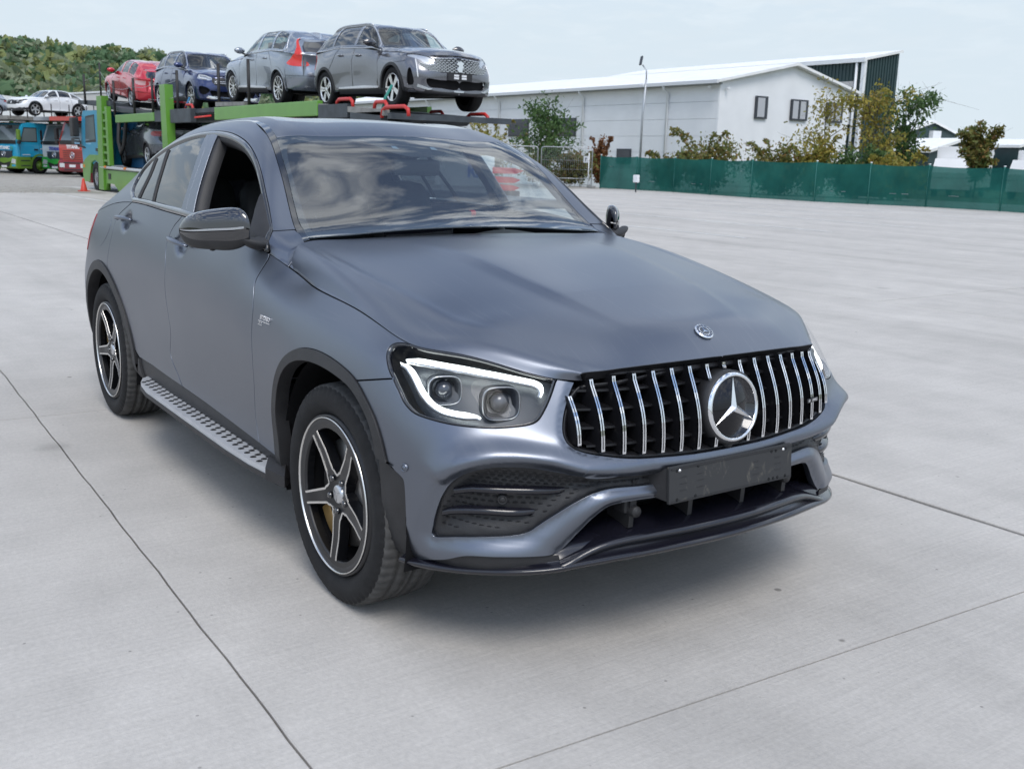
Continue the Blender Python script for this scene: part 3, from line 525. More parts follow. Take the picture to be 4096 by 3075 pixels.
for i in range(len(FB)-1):
    a, b = np.array(FB[i]), np.array(FB[i+1]); ht0 = 1.60-.012*i; G = []; ph = rng.uniform(0, 6, 4); n = np.array([b[1]-a[1], a[0]-b[0]]); n /= np.linalg.norm(n)
    for u in np.linspace(0.004, .996, 26):
        row = []
        for v in np.linspace(0, 1, 12):
            sag = .05*math.sin(math.pi*u)*(v)**3; wv = (.05*math.sin(9*u+ph[0]+3*v)+.035*math.sin(23*u+ph[1]-5*v)+.03*math.sin(7*v+ph[2]))*math.sin(math.pi*u)**.6*(.3+v*(1-v)*2.2); q = a+(b-a)*u+n*(wv+.03); row.append((q[0]+38.4, q[1]-31.9, v*(ht0-sag)+.01))
        G.append(row)
    MB().grid(np.array(G)).ob('netting', M_SCREEN, SF, fix=False)
    MB().tube([(a[0]+38.4, a[1]-31.9, -.1), (a[0]+38.4, a[1]-31.9, ht0+.07)], .032, 8).ob('post', M_GPOST, SF); MB().lathe([(0, .03), (.045, .02), (.045, 0)], 10, 'z', M=Matrix.Translation((a[0]+38.4, a[1]-31.9, ht0+.06))).ob('post_cap', M_WPANEL, SF)
    MB().tube([(a[0]+38.4, a[1]-31.9+.02, .45), (b[0]+38.4, b[1]-31.9+.02, .45)], .008, 5).ob('wire', M_GALV, SF); MB().tube([(a[0]+38.4, a[1]-31.9+.02, 1.1), (b[0]+38.4, b[1]-31.9+.02, 1.1)], .008, 5).ob('wire', M_GALV, SF)
def wire_panel(label, A_, B_, h):
    r = tag(empty('wire_fence_panel', (*A_, 0)), label, 'fence', 'galvanised wire fence panels'); B_ = np.array(B_)-A_; L_ = np.linalg.norm(B_); d = B_/L_; p = lambda u, z: (d[0]*u, d[1]*u, z)
    fr_ = MB().tube([p(.02, .06), p(.02, h-.12), p(.06, h-.03), p(.16, h), p(L_-.16, h), p(L_-.06, h-.03), p(L_-.02, h-.12), p(L_-.02, .06)], .024, 7); fr_.tube([p(.02, .14), p(L_-.02, .14)], .02, 6); fr_.tube([p(.02, .45), p(L_-.02, .45)], .02, 6); fr_.ob('frame', M_GALV, r)
    for k in range(1, 26): MB().tube([p(L_*k/26., .14), p(L_*k/26., h-.02)], .004, 4).ob('wire', M_GALV, r)
    for z in (.9, 1.35): MB().tube([p(.03, z), p(L_-.03, z)], .005, 4).ob('wire', M_GALV, r)
    for u in (.02, L_-.02): MB().box((*p(u, .05)[:2], .05), (.5, .22, .12), bev=.03).ob('foot', mat('fence_foot', (.3, .3, .29), .9), r)
    return r
wire_panel('galvanised wire fence panel touching the green screen', (-38.6, 31.5), (-40.2, 29.4), 2.0); wire_panel('galvanised wire fence panel nearer the parked car roof, left of the other', (-40.3, 29.3), (-42.0, 27.2), 2.0)
nb = tag(empty('notice_board', (-39.4, 31.9, 0)), 'small white notice with a dark symbol on the wire fence', 'sign'); MB().tube([(0, 0, 0), (0, 0, 1.75)], .03, 8).ob('post', M_WPANEL, nb); bd = MB().box((-.2, -.05, 1.42), (.34, .02, .34)).ob('board', M_WPANEL, nb); MB().box((-.2, -.065, 1.40), (.04, .008, .2)).ob('mark', M_WFRAME, bd); MB().box((-.14, -.065, 1.46), (.1, .008, .05)).ob('mark', M_WFRAME, bd)
fl = tag(empty('flood_lamp', (-33.05, 29.6, 0)), 'white square flood lamp on a short stake before the green fence', 'lamp'); MB().tube([(0, 0, 0), (0, 0, .45)], .03, 8).ob('stake', M_WFRAME, fl); MB().box((0, 0, .62), (.30, .14, .34), bev=.03).ob('lamp_head', M_WPANEL, fl); MB().box((0, .0, .43), (.10, .06, .07)).ob('bracket', M_WFRAME, fl)
lp = tag(empty('street_lamp', (-30.0, 27.0, 0)), 'tall thin street lamp with a tilted dark head', 'street lamp'); 
lp.location = (-37.7, 33.9, 0); lp.scale = (1.07, 1.07, 1.07); lx = MB().tube([(0, 0, 0), (.02, 0, 3.4), (.14, .02, 5.1)], [.06, .05, .045], 8); lx.ob('pole', M_GALV, lp); MB().tube([(.14, .02, 5.08), (.12, .02, 5.5), (-.08, -.06, 5.75)], .032, 7).ob('arm', M_GALV, lp)
hd = MB().box((0, 0, 0), (.13, .50, .07), bev=.02).ob('lamp_head', M_WFRAME, lp); hd.matrix_local = Matrix.Translation((-.16, -.10, 5.95)) @ Matrix.Rotation(R(60), 4, 'X') @ Matrix.Rotation(R(20), 4, 'Z'); cm_ = MB().box((-.02, -.10, 4.85), (.22, .10, .10), bev=.02).ob('camera', M_WPANEL, lp)
# white box trucks and vans beyond the netting
def box_truck(label, loc, rz, L_, h, cabside=1):
    r = tag(empty('box_truck', loc, rz), label, 'truck', 'white trucks behind the netting fence'); MB().box((0, 0, .55+h/2), (L_, 2.4, h), bev=.05).ob('cargo_box', mat('truck_white', (.78, .78, .78), .35, noise=(1., .04)), r); MB().box((0, 0, .50), (L_, 1.0, .14)).ob('chassis', M_WFRAME, r)
    for s in (-1, 1): MB().box((L_/2+.02, s*.6, .55+h/2), (.03, 1.1, h-.15)).ob('rear_door', MATS['truck_white'], r)
    MB().prism([(-L_/2-1.7, .45), (-L_/2-.05, .45), (-L_/2-.05, 2.2), (-L_/2-1.1, 2.2), (-L_/2-1.65, 1.4)], -1.05, 1.05).ob('cab', MATS['truck_white'], r); MB().prism([(-L_/2-1.52, 1.45), (-L_/2-1.1, 2.1), (-L_/2-.4, 2.1), (-L_/2-.4, 1.45)], -1.06, 1.06).ob('cab_window', mat('hall_glass', (.03, .035, .045), .05, 0, .6), r)
    for x in (-L_/2-1.0, L_/2-1.2):
        for s in (-1, 1): MB().lathe([(0, 0), (.18, 0), (.20, .02), (.36, .0), (.38, -.04), (.38, -.22)], 22, 'y', M=Matrix.Translation((x, s*1.05, .38)) @ Matrix.Rotation(0 if s > 0 else math.pi, 4, 'Z')).ob('wheel', M_WFRAME, r)
    return r
box_truck('white box truck left of the others behind the netting', (-33.6, 56.5, -.2), R(112), 4.6, 2.35); box_truck('white box truck in the middle behind the netting', (-29.0, 57.6, -.2), R(100), 3.4, 2.2); box_truck('long white box truck at the right edge behind the netting', (-24.6, 58.5, -.3), R(100), 5.6, 2.1)

# ================================================================= the grey coupe SUV in the foreground
NET = {"LOW":[[[-3.7,0.0,0.3],[-3.8,0.0,0.38],[-3.83,0.0,0.5],[-3.84,0.0,0.62],[-3.82,0.0,0.74],[-3.77,0.0,0.87],[-3.76,0.0,0.98],[-3.77,0.0,1.08]],[[-3.6785,0.447,0.3],[-3.7683,0.4464,0.38],[-3.7979,0.4553,0.5],[-3.8073,0.4535,0.62],[-3.7865,0.4513,0.74],[-3.736,0.4388,0.87],[-3.7258,0.4378,0.9804],[-3.7358,0.4279,1.0754]],[[-3.5785,0.7171,0.3],[-3.6383,0.7365,0.38],[-3.6678,0.7452,0.5],[-3.677,0.753,0.62],[-3.6616,0.7494,0.74],[-3.6254,0.7422,0.87],[-3.6153,0.7263,0.9805],[-3.6154,0.6866,1.0705]],[[-3.4185,0.8372,0.3],[-3.4582,0.8666,0.38],[-3.4776,0.8803,0.5],[-3.4863,0.8878,0.62],[-3.4732,0.8874,0.74],[-3.4526,0.8688,0.87],[-3.4332,0.8488,0.9805],[-3.4145,0.8031,1.0857]],[[-3.15,0.8674,0.3],[-3.15,0.9018,0.38],[-3.15,0.9256,0.5],[-3.15,0.9383,0.62],[-3.15,0.9404,0.74],[-3.15,0.9298,0.87],[-3.15,0.9058,0.9913],[-3.15,0.8578,1.1163]],[[-2.87,0.8677,0.29],[-2.87,0.9072,0.37],[-2.87,0.9312,0.49],[-2.87,0.9445,0.62],[-2.87,0.95,0.75],[-2.87,0.9424,0.88],[-2.87,0.915,1.0131],[-2.87,0.8665,1.159]],[[-2.4,0.868,0.27],[-2.4,0.9027,0.35],[-2.4,0.9119,0.45],[-2.4,0.9237,0.58],[-2.4,0.9361,0.74],[-2.4,0.9374,0.9],[-2.4,0.9132,1.0546],[-2.4,0.8674,1.1913]],[[-1.9,0.8684,0.26],[-1.9,0.9131,0.34],[-1.9,0.9096,0.44],[-1.9,0.9147,0.58],[-1.9,0.9276,0.74],[-1.9,0.9354,0.9],[-1.9,0.9133,1.0454],[-1.9,0.874,1.1794]],[[-1.4,0.8688,0.25],[-1.4,0.9136,0.34],[-1.4,0.9082,0.44],[-1.4,0.9136,0.58],[-1.4,0.9267,0.74],[-1.4,0.9347,0.89],[-1.4,0.9144,1.0254],[-1.4,0.8774,1.1641]],[[-1.05,0.8692,0.25],[-1.05,0.9141,0.34],[-1.05,0.9108,0.44],[-1.05,0.9163,0.58],[-1.05,0.9276,0.73],[-1.05,0.9347,0.87],[-1.05,0.9164,1.0034],[-1.05,0.8781,1.1409]],[[-0.74,0.8696,0.25],[-0.74,0.9145,0.34],[-0.74,0.9173,0.44],[-0.74,0.9239,0.57],[-0.74,0.9334,0.71],[-0.74,0.9335,0.84],[-0.74,0.912,0.972],[-0.74,0.862,1.109]],[[-0.58,0.8701,0.25],[-0.58,0.915,0.34],[-0.58,0.9218,0.44],[-0.58,0.9296,0.57],[-0.58,0.9372,0.7],[-0.58,0.9306,0.83],[-0.58,0.905,0.957],[-0.58,0.818,1.056]],[[-0.3,0.8706,0.25],[-0.3,0.9156,0.34],[-0.3,0.9284,0.45],[-0.3,0.9402,0.57],[-0.3,0.9471,0.69],[-0.3,0.9385,0.8],[-0.3,0.9085,0.9122],[-0.3,0.84,1.01]],[[0.0,0.8713,0.25],[0.0,0.9162,0.34],[0.0,0.9331,0.45],[0.0,0.9469,0.57],[0.0,0.9537,0.68],[0.0,0.9447,0.78],[0.0,0.914,0.8879],[0.0,0.843,0.9835]],[[0.22,0.8671,0.25],[0.22,0.9121,0.33],[0.22,0.9299,0.44],[0.22,0.9436,0.56],[0.22,0.9501,0.67],[0.22,0.9426,0.77],[0.22,0.9139,0.872],[0.22,0.8508,0.9524]],[[0.4075,0.8431,0.24],[0.418,0.8884,0.32],[0.4225,0.9111,0.43],[0.4216,0.9246,0.55],[0.4149,0.9268,0.66],[0.4031,0.9154,0.755],[0.3877,0.8848,0.8509],[0.3728,0.8303,0.9194]],[[0.538,0.7943,0.23],[0.5593,0.8402,0.31],[0.5638,0.8598,0.43],[0.5682,0.8692,0.55],[0.5616,0.8644,0.65],[0.5404,0.843,0.74],[0.5027,0.8144,0.8297],[0.4571,0.7734,0.9099]],[[0.6383,0.7151,0.23],[0.6742,0.7548,0.3],[0.6758,0.762,0.42],[0.6849,0.7661,0.54],[0.6836,0.7609,0.63],[0.6472,0.7344,0.72],[0.6035,0.7092,0.8073],[0.5486,0.6923,0.8927]],[[0.7175,0.595,0.23],[0.755,0.6219,0.29],[0.7533,0.6254,0.41],[0.7673,0.6294,0.53],[0.763,0.6245,0.61],[0.74,0.6114,0.69],[0.7046,0.5995,0.7727],[0.6612,0.5916,0.86]],[[0.7712,0.4444,0.23],[0.8117,0.4647,0.28],[0.8064,0.4643,0.4],[0.821,0.4687,0.51],[0.8227,0.4681,0.6],[0.8097,0.4665,0.68],[0.79,0.4606,0.7573],[0.7521,0.4558,0.8437]],[[0.8052,0.254,0.23],[0.8454,0.2641,0.27],[0.8402,0.2637,0.39],[0.8499,0.2682,0.5],[0.8547,0.2675,0.6],[0.8464,0.2666,0.68],[0.8295,0.2659,0.7571],[0.7903,0.2658,0.86]],[[0.8197,0.0,0.23],[0.8597,0.0,0.265],[0.8546,0.0,0.385],[0.8624,0.0,0.5],[0.8663,0.0,0.6],[0.8611,0.0,0.68],[0.8442,0.0,0.7576],[0.8046,0.0,0.8664]]],"CAB":{"11":[[-0.59,0.802,1.092],[-0.6,0.778,1.115],[-0.61,0.742,1.131],[-0.56,0.3784,1.1415],[-0.52,0.0,1.1479]],"10":[[-0.74,0.842,1.143],[-0.74,0.792,1.168],[-0.74,0.6933,1.1721],[-0.74,0.3549,1.2068],[-0.74,0.0,1.2194]],"9":[[-1.05,0.8167,1.2761],[-1.05,0.726,1.385],[-1.05,0.6349,1.4112],[-1.05,0.3352,1.4465],[-1.05,0.0,1.4593]],"8":[[-1.4,0.7963,1.3415],[-1.4,0.6819,1.5121],[-1.4,0.5705,1.5663],[-1.4,0.3102,1.5895],[-1.4,0.0,1.5989]],"7":[[-1.9,0.7938,1.3612],[-1.9,0.6875,1.5338],[-1.9,0.5635,1.5894],[-1.9,0.3067,1.6088],[-1.9,0.0,1.6161]],"6":[[-2.4,0.7927,1.3248],[-2.4,0.7166,1.4518],[-2.4,0.5857,1.5411],[-2.4,0.3035,1.5711],[-2.4,0.0,1.5805]],"5":[[-2.87,0.8012,1.2374],[-2.87,0.7254,1.3137],[-2.87,0.6121,1.3997],[-2.87,0.3194,1.4573],[-2.87,0.0,1.4726]],"4":[[-3.15,0.8063,1.1681],[-3.15,0.7297,1.2174],[-3.15,0.6188,1.2904],[-3.15,0.3168,1.3473],[-3.15,0.0,1.3623]],"3":[[-3.42,0.7561,1.1119],[-3.42,0.6924,1.144],[-3.42,0.5794,1.1877],[-3.42,0.306,1.2295],[-3.42,0.0,1.243]],"2":[[-3.63,0.6581,1.0782],[-3.63,0.6133,1.0892],[-3.63,0.5249,1.1066],[-3.63,0.2758,1.1279],[-3.63,0.0,1.1335]],"1":[[-3.74,0.4241,1.079],[-3.73,0.3945,1.0848],[-3.72,0.3353,1.0892],[-3.72,0.1759,1.0943],[-3.72,0.0,1.0958]]},"HOOD":{"11":[[-0.6,0.78,1.112],[-0.62,0.7334,1.1348],[-0.64,0.5555,1.1397],[-0.65,0.4041,1.1433],[-0.655,0.0,1.1483]],"12":[[-0.3,0.8006,1.0758],[-0.3,0.7442,1.091],[-0.3,0.5548,1.1165],[-0.3,0.3867,1.1317],[-0.3,0.0,1.1395]],"13":[[0.0,0.8172,1.02],[0.0,0.7243,1.0433],[0.0,0.533,1.0778],[0.0,0.3607,1.0994],[0.0,0.0,1.109]],"14":[[0.2,0.8128,0.9778],[0.2,0.6991,1.009],[0.2,0.5098,1.0432],[0.2,0.3365,1.0633],[0.2,0.0,1.0747]],"15":[[0.35,0.7932,0.9455],[0.34,0.6755,0.9806],[0.34,0.4873,1.0168],[0.35,0.3158,1.0359],[0.35,0.0,1.0466]],"16":[[0.45,0.7377,0.935],[0.45,0.6326,0.9665],[0.46,0.4548,0.9958],[0.47,0.2951,1.0104],[0.47,0.0,1.0209]],"17":[[0.55,0.6637,0.919],[0.55,0.5729,0.9422],[0.56,0.4136,0.9705],[0.57,0.2733,0.9868],[0.58,0.0,0.9957]],"18":[[0.66,0.5693,0.8895],[0.655,0.494,0.9113],[0.66,0.3644,0.9414],[0.665,0.2486,0.9576],[0.68,0.0,0.9698]]},"HF":[[0.7425,0.5,0.8707],[0.7575,0.42,0.8765],[0.7782,0.3,0.8822],[0.7878,0.2,0.8841],[0.8021,0.0,0.8875]]}
TR = {k: np.array(v) for k, v in {"doorF":[[3.8082,0.879],[3.8127,0.858],[3.8071,0.8107],[3.802,0.7665],[3.8075,0.738],[3.8185,0.7124],[3.8282,0.6652],[3.8299,0.6164],[3.831,0.5574],[3.8345,0.466],[3.8287,0.3745],[3.8157,0.2952],[3.8111,0.2535],[3.8175,0.2054],[3.8354,0.1455]],"doorB":[[2.8521,0.864],[2.7897,0.8209],[2.7517,0.7603],[2.7483,0.7158],[2.7671,0.6592],[2.7691,0.6111],[2.7638,0.5609],[2.7586,0.4991],[2.7634,0.4388],[2.765,0.3906],[2.7398,0.3364],[2.7184,0.2893],[2.7456,0.2549],[2.8046,0.2181],[2.8471,0.1875],[2.8922,0.1616]],"doorR":[[2.0209,0.875],[1.9455,0.8486],[1.8512,0.816],[1.8148,0.7776],[1.8115,0.7339],[1.7981,0.6921],[1.787,0.639],[1.7751,0.5938]],"archFo":[[4.0137,0.204],[4.0161,0.3027],[4.0408,0.3812],[4.0833,0.4682],[4.1342,0.5405],[4.2012,0.6016],[4.2831,0.6446],[4.3807,0.6675],[4.494,0.6731],[4.6145,0.6624],[4.7011,0.6405],[4.7726,0.5961],[4.8295,0.5326],[4.8637,0.4545],[4.8847,0.3729]],"hl":[[4.8839,0.8766],[4.8535,0.869],[4.8206,0.8504],[4.8067,0.828],[4.8086,0.8021],[4.8241,0.7724],[4.8578,0.7292],[4.8884,0.7019],[4.9187,0.67],[4.9443,0.6372],[4.9688,0.6157],[4.9938,0.6032],[5.0283,0.5981],[5.0831,0.5945],[5.136,0.5961],[5.2004,0.6044],[5.251,0.6185],[5.3017,0.6408],[5.3406,0.6625],[5.3649,0.6856],[5.3829,0.7204],[5.4031,0.7691],[5.4219,0.8215],[5.4377,0.8694],[5.4442,0.88]],"bumpgap":[[4.7063,0.6401],[4.8049,0.6736],[4.8879,0.7029]],"grille":[[5.4967,0.8793],[5.4693,0.807],[5.4478,0.7259],[5.4406,0.6639],[5.4464,0.6219],[5.4615,0.5942],[5.4933,0.5692],[5.5585,0.5459],[5.6459,0.5213],[5.7393,0.5063],[5.876,0.4946],[6.0248,0.4938]],"intake":[[5.0341,0.1551],[5.038,0.1846],[5.0544,0.229],[5.0794,0.2885],[5.1118,0.3429],[5.1601,0.4005],[5.2209,0.4444],[5.2759,0.4638],[5.3456,0.4728],[5.4172,0.4595],[5.4898,0.4387],[5.6006,0.4287],[5.6955,0.4194],[5.7491,0.4133],[5.8068,0.4041],[5.8103,0.3691],[5.7525,0.3726],[5.6993,0.3738],[5.6037,0.3756],[5.5425,0.3559],[5.4864,0.3135],[5.4332,0.2682],[5.3804,0.229],[5.3486,0.2071],[5.2995,0.1962],[5.2154,0.1866],[5.1228,0.1718]],"lowerop":[[5.4387,0.1512],[5.4731,0.1776],[5.5069,0.2094],[5.5347,0.241],[5.5675,0.2766],[5.5966,0.2984],[5.6479,0.3094],[5.7426,0.3133],[5.9148,0.308]],"tow":[[5.4961,0.4797],[5.5107,0.4882],[5.5749,0.4831],[5.5894,0.4682],[5.6081,0.4315],[5.5085,0.4326]],"sens":[[4.9582,0.3737],[5.269,0.2953]],"dirtrib1":[[5.1123,0.3065],[5.153,0.3197],[5.2111,0.3286],[5.4589,0.3429]],"dirtrib2":[[5.0687,0.2234],[5.1115,0.2371],[5.2137,0.2521],[5.3885,0.254]],"curtain":[[4.8376,0.3822],[4.8873,0.3589],[4.9358,0.337],[4.9503,0.306],[4.9396,0.1772],[4.9079,0.0567]],"handleR":[[1.8986,0.7863],[2.1681,0.7849]],"handleF":[[2.8193,0.7708],[3.0642,0.7639]],"fuel":[[1.4823,0.8156],[1.5829,0.8111],[1.6551,0.7994],[1.6752,0.7542],[1.6305,0.7039],[1.5412,0.6662],[1.4682,0.6639],[1.4488,0.7088],[1.4476,0.7662]],"glassR_f":[[2.7151,0.2675],[2.7705,0.1851],[2.821,0.0934],[2.8262,0.014]],"gapB":[[2.7338,0.2947],[2.7677,0.2708],[2.8141,0.2055],[2.8575,0.1268],[2.882,0.0659],[2.916,0.0135]],"glassF_r":[[2.8456,0.2729],[2.8959,0.2093],[2.9516,0.1174],[3.0049,0.023]],"bar1":[[2.2467,0.2636],[2.2931,0.164],[2.3852,0.019]],"bar2":[[2.0803,0.2535],[2.1091,0.1328],[2.1239,0.0269]],"ws_out":[[2.9939,0.4138],[3.2053,0.3992],[3.3074,0.3987],[3.4139,0.396],[3.5089,0.3961],[3.6128,0.3929],[3.7,0.3916],[3.7569,0.395],[3.8647,0.4125]],"ws_in":[[3.1457,0.4161],[3.2587,0.4272],[3.3887,0.4202],[3.4922,0.4175],[3.6195,0.4124],[3.7295,0.4152],[3.8526,0.4475]],"mtri":[[3.5452,0.2656],[3.5816,0.2178],[3.6216,0.1558],[3.6641,0.0256]],"drl_top":[[4.893,0.8079],[4.9238,0.8232],[4.9772,0.8327],[5.0518,0.8343],[5.1327,0.8345],[5.2091,0.8352],[5.2805,0.8421],[5.3345,0.8485],[5.3731,0.8511],[5.3905,0.841],[5.3929,0.82],[5.3845,0.7938]],"drl_low":[[4.8753,0.7835],[4.9091,0.7815],[4.9393,0.7633],[4.9631,0.7366],[4.9856,0.7065],[5.0105,0.6787],[5.0382,0.658],[5.0693,0.647],[5.1074,0.6448],[5.1473,0.6475],[5.1813,0.6508],[5.1931,0.6458]],"proj1":[[5.0638,0.7405]],"proj2":[[5.2539,0.7371]],"crest":[[5.0909,0.3798],[5.159,0.44],[5.2287,0.4807],[5.2984,0.503],[5.3689,0.5141],[5.4167,0.5114],[5.4896,0.482]]}.items()}
NU, NV = 14, 12
def build_patches():
    low = np.array(NET['LOW'], float); CABN = {int(k): v for k, v in NET['CAB'].items()}; HOODN = {int(k): v for k, v in NET['HOOD'].items()}
    tu = np.concatenate([[0], np.cumsum(np.linalg.norm(np.diff(low[:, 4], axis=0), axis=1))]); tk = np.array([0, .09, .20, .33, .47, .61, .74, .88])
    rows = natsym(tu, low, fine(tu, NU)); L = np.moveaxis(herm(tk, np.moveaxis(rows, 1, 0), fine(tk, NV)), 0, 1); L = smoothg(smoothg(L, 1, 6), 0, 2)
    ids = sorted(CABN); cab = np.array([list(low[i, 5:8])+CABN[i] for i in ids], float); tc_ = tu[ids]; rc = nat(tc_, cab, fine(tc_, NU)); tk2 = np.array([-.27, -.14, 0, .15, .30, .42, .75, 1.08])
    Cb = np.moveaxis(herm(tk2, np.moveaxis(rc, 1, 0), fine(tk2[2:], NV), True), 0, 1); Cb = smoothg(smoothg(Cb, 1, 3), 0, 2); i0 = ids[0]*NU; Cb[:, 0] = L[i0:i0+Cb.shape[0], -1]
    hid = sorted(HOODN); hr = np.array([[low[i, 7]]+HOODN[i] for i in hid]+[[low[18, 7]*.2+low[19, 7]*.8]+NET['HF']], float); th = np.concatenate([[0], np.cumsum(np.linalg.norm(np.diff(hr[:, 3], axis=0), axis=1))]); tk3 = np.array([0, .05, .14, .32, .48, .82])
    Hd = np.moveaxis(herm(tk3, np.moveaxis(nat(th, hr, fine(th, NU)), 1, 0), fine(tk3, NV), True), 0, 1); Hd = smoothg(smoothg(Hd, 1, 3), 0, 2)
    au = fine(tu, NU); bk = fine(tk, NV); wgt = (np.exp(-((au-3.90)/.16)**2)[:, None]*np.clip((bk-.45)/.2, 0, 1)[None])[..., None]; L = L*(1-wgt)+smoothg(L, 0, 90)*wgt
    n7 = 7*NU; Hd[:n7, 0] = L[11*NU:18*NU, -1]; Cb[:, 0] = L[i0:i0+Cb.shape[0], -1]
    # parting lines where the bonnet pressing breaks: let the two creases stay a little crisp
    return Patch(L, fine(tu, NU), fine(tk, NV)), Patch(Cb, fine(tc_, NU), fine(tk2[2:], NV)), Patch(Hd, fine(th, NU), fine(tk3, NV))
PL, PC, PH = build_patches()
AF, BT = PL.a[-1], PL.b[-1]                                   # front centre line, top edge of the lower body
# ---------------------------------------------------------------- car materials
def paint_material():
    m = mat('satin_grey_paint', (.185, .202, .238), .30, .97, .5, .0, .25); t = m.node_tree; b = t.nodes['Principled BSDF']
    g = nd(t, 'ShaderNodeTexCoord'); v = nd(t, 'ShaderNodeTexVoronoi', i_Scale=95.); t.links.new(g.outputs['Object'], v.inputs['Vector'])
    sp = nd(t, 'ShaderNodeMapRange'); t.links.new(v.outputs['Distance'], sp.inputs[0]); sp.inputs[1].default_value = .06; sp.inputs[2].default_value = .16; sp.inputs[3].default_value = 1.; sp.inputs[4].default_value = 0.
    n = nd(t, 'ShaderNodeTexNoise', i_Scale=2.2, i_Detail=5.); t.links.new(g.outputs['Object'], n.inputs['Vector'])
    mr = nd(t, 'ShaderNodeMapRange'); t.links.new(n.outputs['Fac'], mr.inputs[0]); mr.inputs[1].default_value = .42; mr.inputs[2].default_value = .72; mr.inputs[3].default_value = .0; mr.inputs[4].default_value = .30
    nrm = nd(t, 'ShaderNodeNewGeometry'); sx = nd(t, 'ShaderNodeSeparateXYZ'); t.links.new(nrm.outputs['Normal'], sx.inputs[0])
    up = nd(t, 'ShaderNodeMapRange'); t.links.new(sx.outputs['Z'], up.inputs[0]); up.inputs[1].default_value = .25; up.inputs[2].default_value = .9; up.inputs[3].default_value = .0; up.inputs[4].default_value = 1.
    m1 = nd(t, 'ShaderNodeMath', operation='MULTIPLY'); t.links.new(sp.outputs[0], m1.inputs[0]); t.links.new(mr.outputs[0], m1.inputs[1])
    m2 = nd(t, 'ShaderNodeMath', operation='MULTIPLY'); t.links.new(m1.outputs[0], m2.inputs[0]); t.links.new(up.outputs[0], m2.inputs[1])
    # dried runs of dirty water
    mp = nd(t, 'ShaderNodeMapping'); mp.inputs['Scale'].default_value = (4, 95, 4); t.links.new(g.outputs['Object'], mp.inputs[0]); dn = nd(t, 'ShaderNodeTexNoise', i_Scale=1., i_Detail=3., i_Distortion=.6); t.links.new(mp.outputs[0], dn.inputs['Vector'])
    dr = nd(t, 'ShaderNodeMapRange'); t.links.new(dn.outputs['Fac'], dr.inputs[0]); dr.inputs[1].default_value = .60; dr.inputs[2].default_value = .70; dr.inputs[3].default_value = 0.; dr.inputs[4].default_value = .07
    m3 = nd(t, 'ShaderNodeMath', operation='MULTIPLY'); t.links.new(dr.outputs[0], m3.inputs[0]); t.links.new(up.outputs[0], m3.inputs[1])
    ad_ = nd(t, 'ShaderNodeMath', operation='ADD', use_clamp=True); t.links.new(m2.outputs[0], ad_.inputs[0]); t.links.new(m3.outputs[0], ad_.inputs[1])
    mxx = nd(t, 'ShaderNodeMix', data_type='RGBA'); mxx.inputs['A'].default_value = (.185, .202, .238, 1); mxx.inputs['B'].default_value = (.42, .42, .40, 1); t.links.new(ad_.outputs[0], mxx.inputs['Factor']); t.links.new(mxx.outputs['Result'], b.inputs['Base Color'])
    me_ = nd(t, 'ShaderNodeMapRange'); t.links.new(ad_.outputs[0], me_.inputs[0]); me_.inputs[3].default_value = .97; me_.inputs[4].default_value = .1; t.links.new(me_.outputs[0], b.inputs['Metallic'])
    rr = nd(t, 'ShaderNodeMapRange'); t.links.new(n.outputs['Fac'], rr.inputs[0]); rr.inputs[1].default_value = .3; rr.inputs[2].default_value = .7; rr.inputs[3].default_value = .30; rr.inputs[4].default_value = .335; t.links.new(rr.outputs[0], b.inputs['Roughness'])
    return m
M_PAINT = paint_material()
M_PIANO = mat('piano_black', (.006, .006, .009), .04, 0, .9, 1., .02); M_SPLIT = mat('splitter_black', (.008, .008, .013), .16, 0, .5, .4, .12); M_BADGE = mat('badge_black', (.006, .006, .008), .12, 0, .4)
M_PLAST = mat('black_plastic', (.022, .022, .024), .52, 0, .45, noise=(14., .25), bump=(260., .12))
M_DARK = mat('inner_black', (.006, .006, .007), .8, 0, .2)  # also colours turned-in panel edges, painting shade into the shut lines
M_GRIL = mat('grille_black', (.012, .012, .014), .38, 0, .4)
M_CHROME = mat('chrome', (.82, .83, .85), .07, 1.)
M_SATIN = mat('satin_metal', (.62, .63, .65), .28, 1., noise=(9., .12)); M_BOARD = mat('board_alloy', (.55, .56, .58), .42, .35, .5, noise=(9., .10))
M_MACH = mat('machined_alloy', (.74, .73, .71), .25, 1.)
M_RUB = mat('tyre_rubber', (.014, .014, .015), .78, 0, .3, noise=(20., .25), bump=(150., .15))
M_TREAD = mat('tread_rubber', (.075, .074, .073), .85, 0, .25, noise=(30., .3))
M_GOLD = mat('gold_caliper', (.42, .27, .09), .35, .6)
M_DISC = mat('brake_disc', (.35, .34, .33), .35, 1.)
M_DRL = mat('daylight_tube', (.9, .9, .9), .3, 0, emit=(.93, 1., .97), es=3.2)
M_WS = glass('windscreen_glass', (.74, .82, .83), .035, (.48, .53, .58), ior=2.05)
M_CLEAR = glass('clear_glass', (.82, .88, .88), .03)
M_TINT = glass('tinted_glass', (.13, .15, .16), .02, ior=1.8)
M_LENS = glass('lamp_lens', (.93, .94, .95), .0, ior=1.16)
M_BALL = mat('projector_dome', (.045, .05, .062), .06, 0, .6, 1., .02)
M_LAMPIN = mat('lamp_inside', (.05, .056, .066), .3, .3, .5)
M_SEAT = mat('seat_leather', (.035, .034, .035), .5, 0, .4, bump=(60., .1))
M_DASH = mat('dash_black', (.028, .028, .03), .6)
M_RED = mat('tail_red', (.35, .01, .015), .12, 0, .5, .6)
M_STRIP = mat('window_trim', (.01, .011, .014), .12, .1, .6, .8, .05)
M_DIRT = mat('dirty_plate_plastic', (.035, .036, .038), .6, 0, .35)
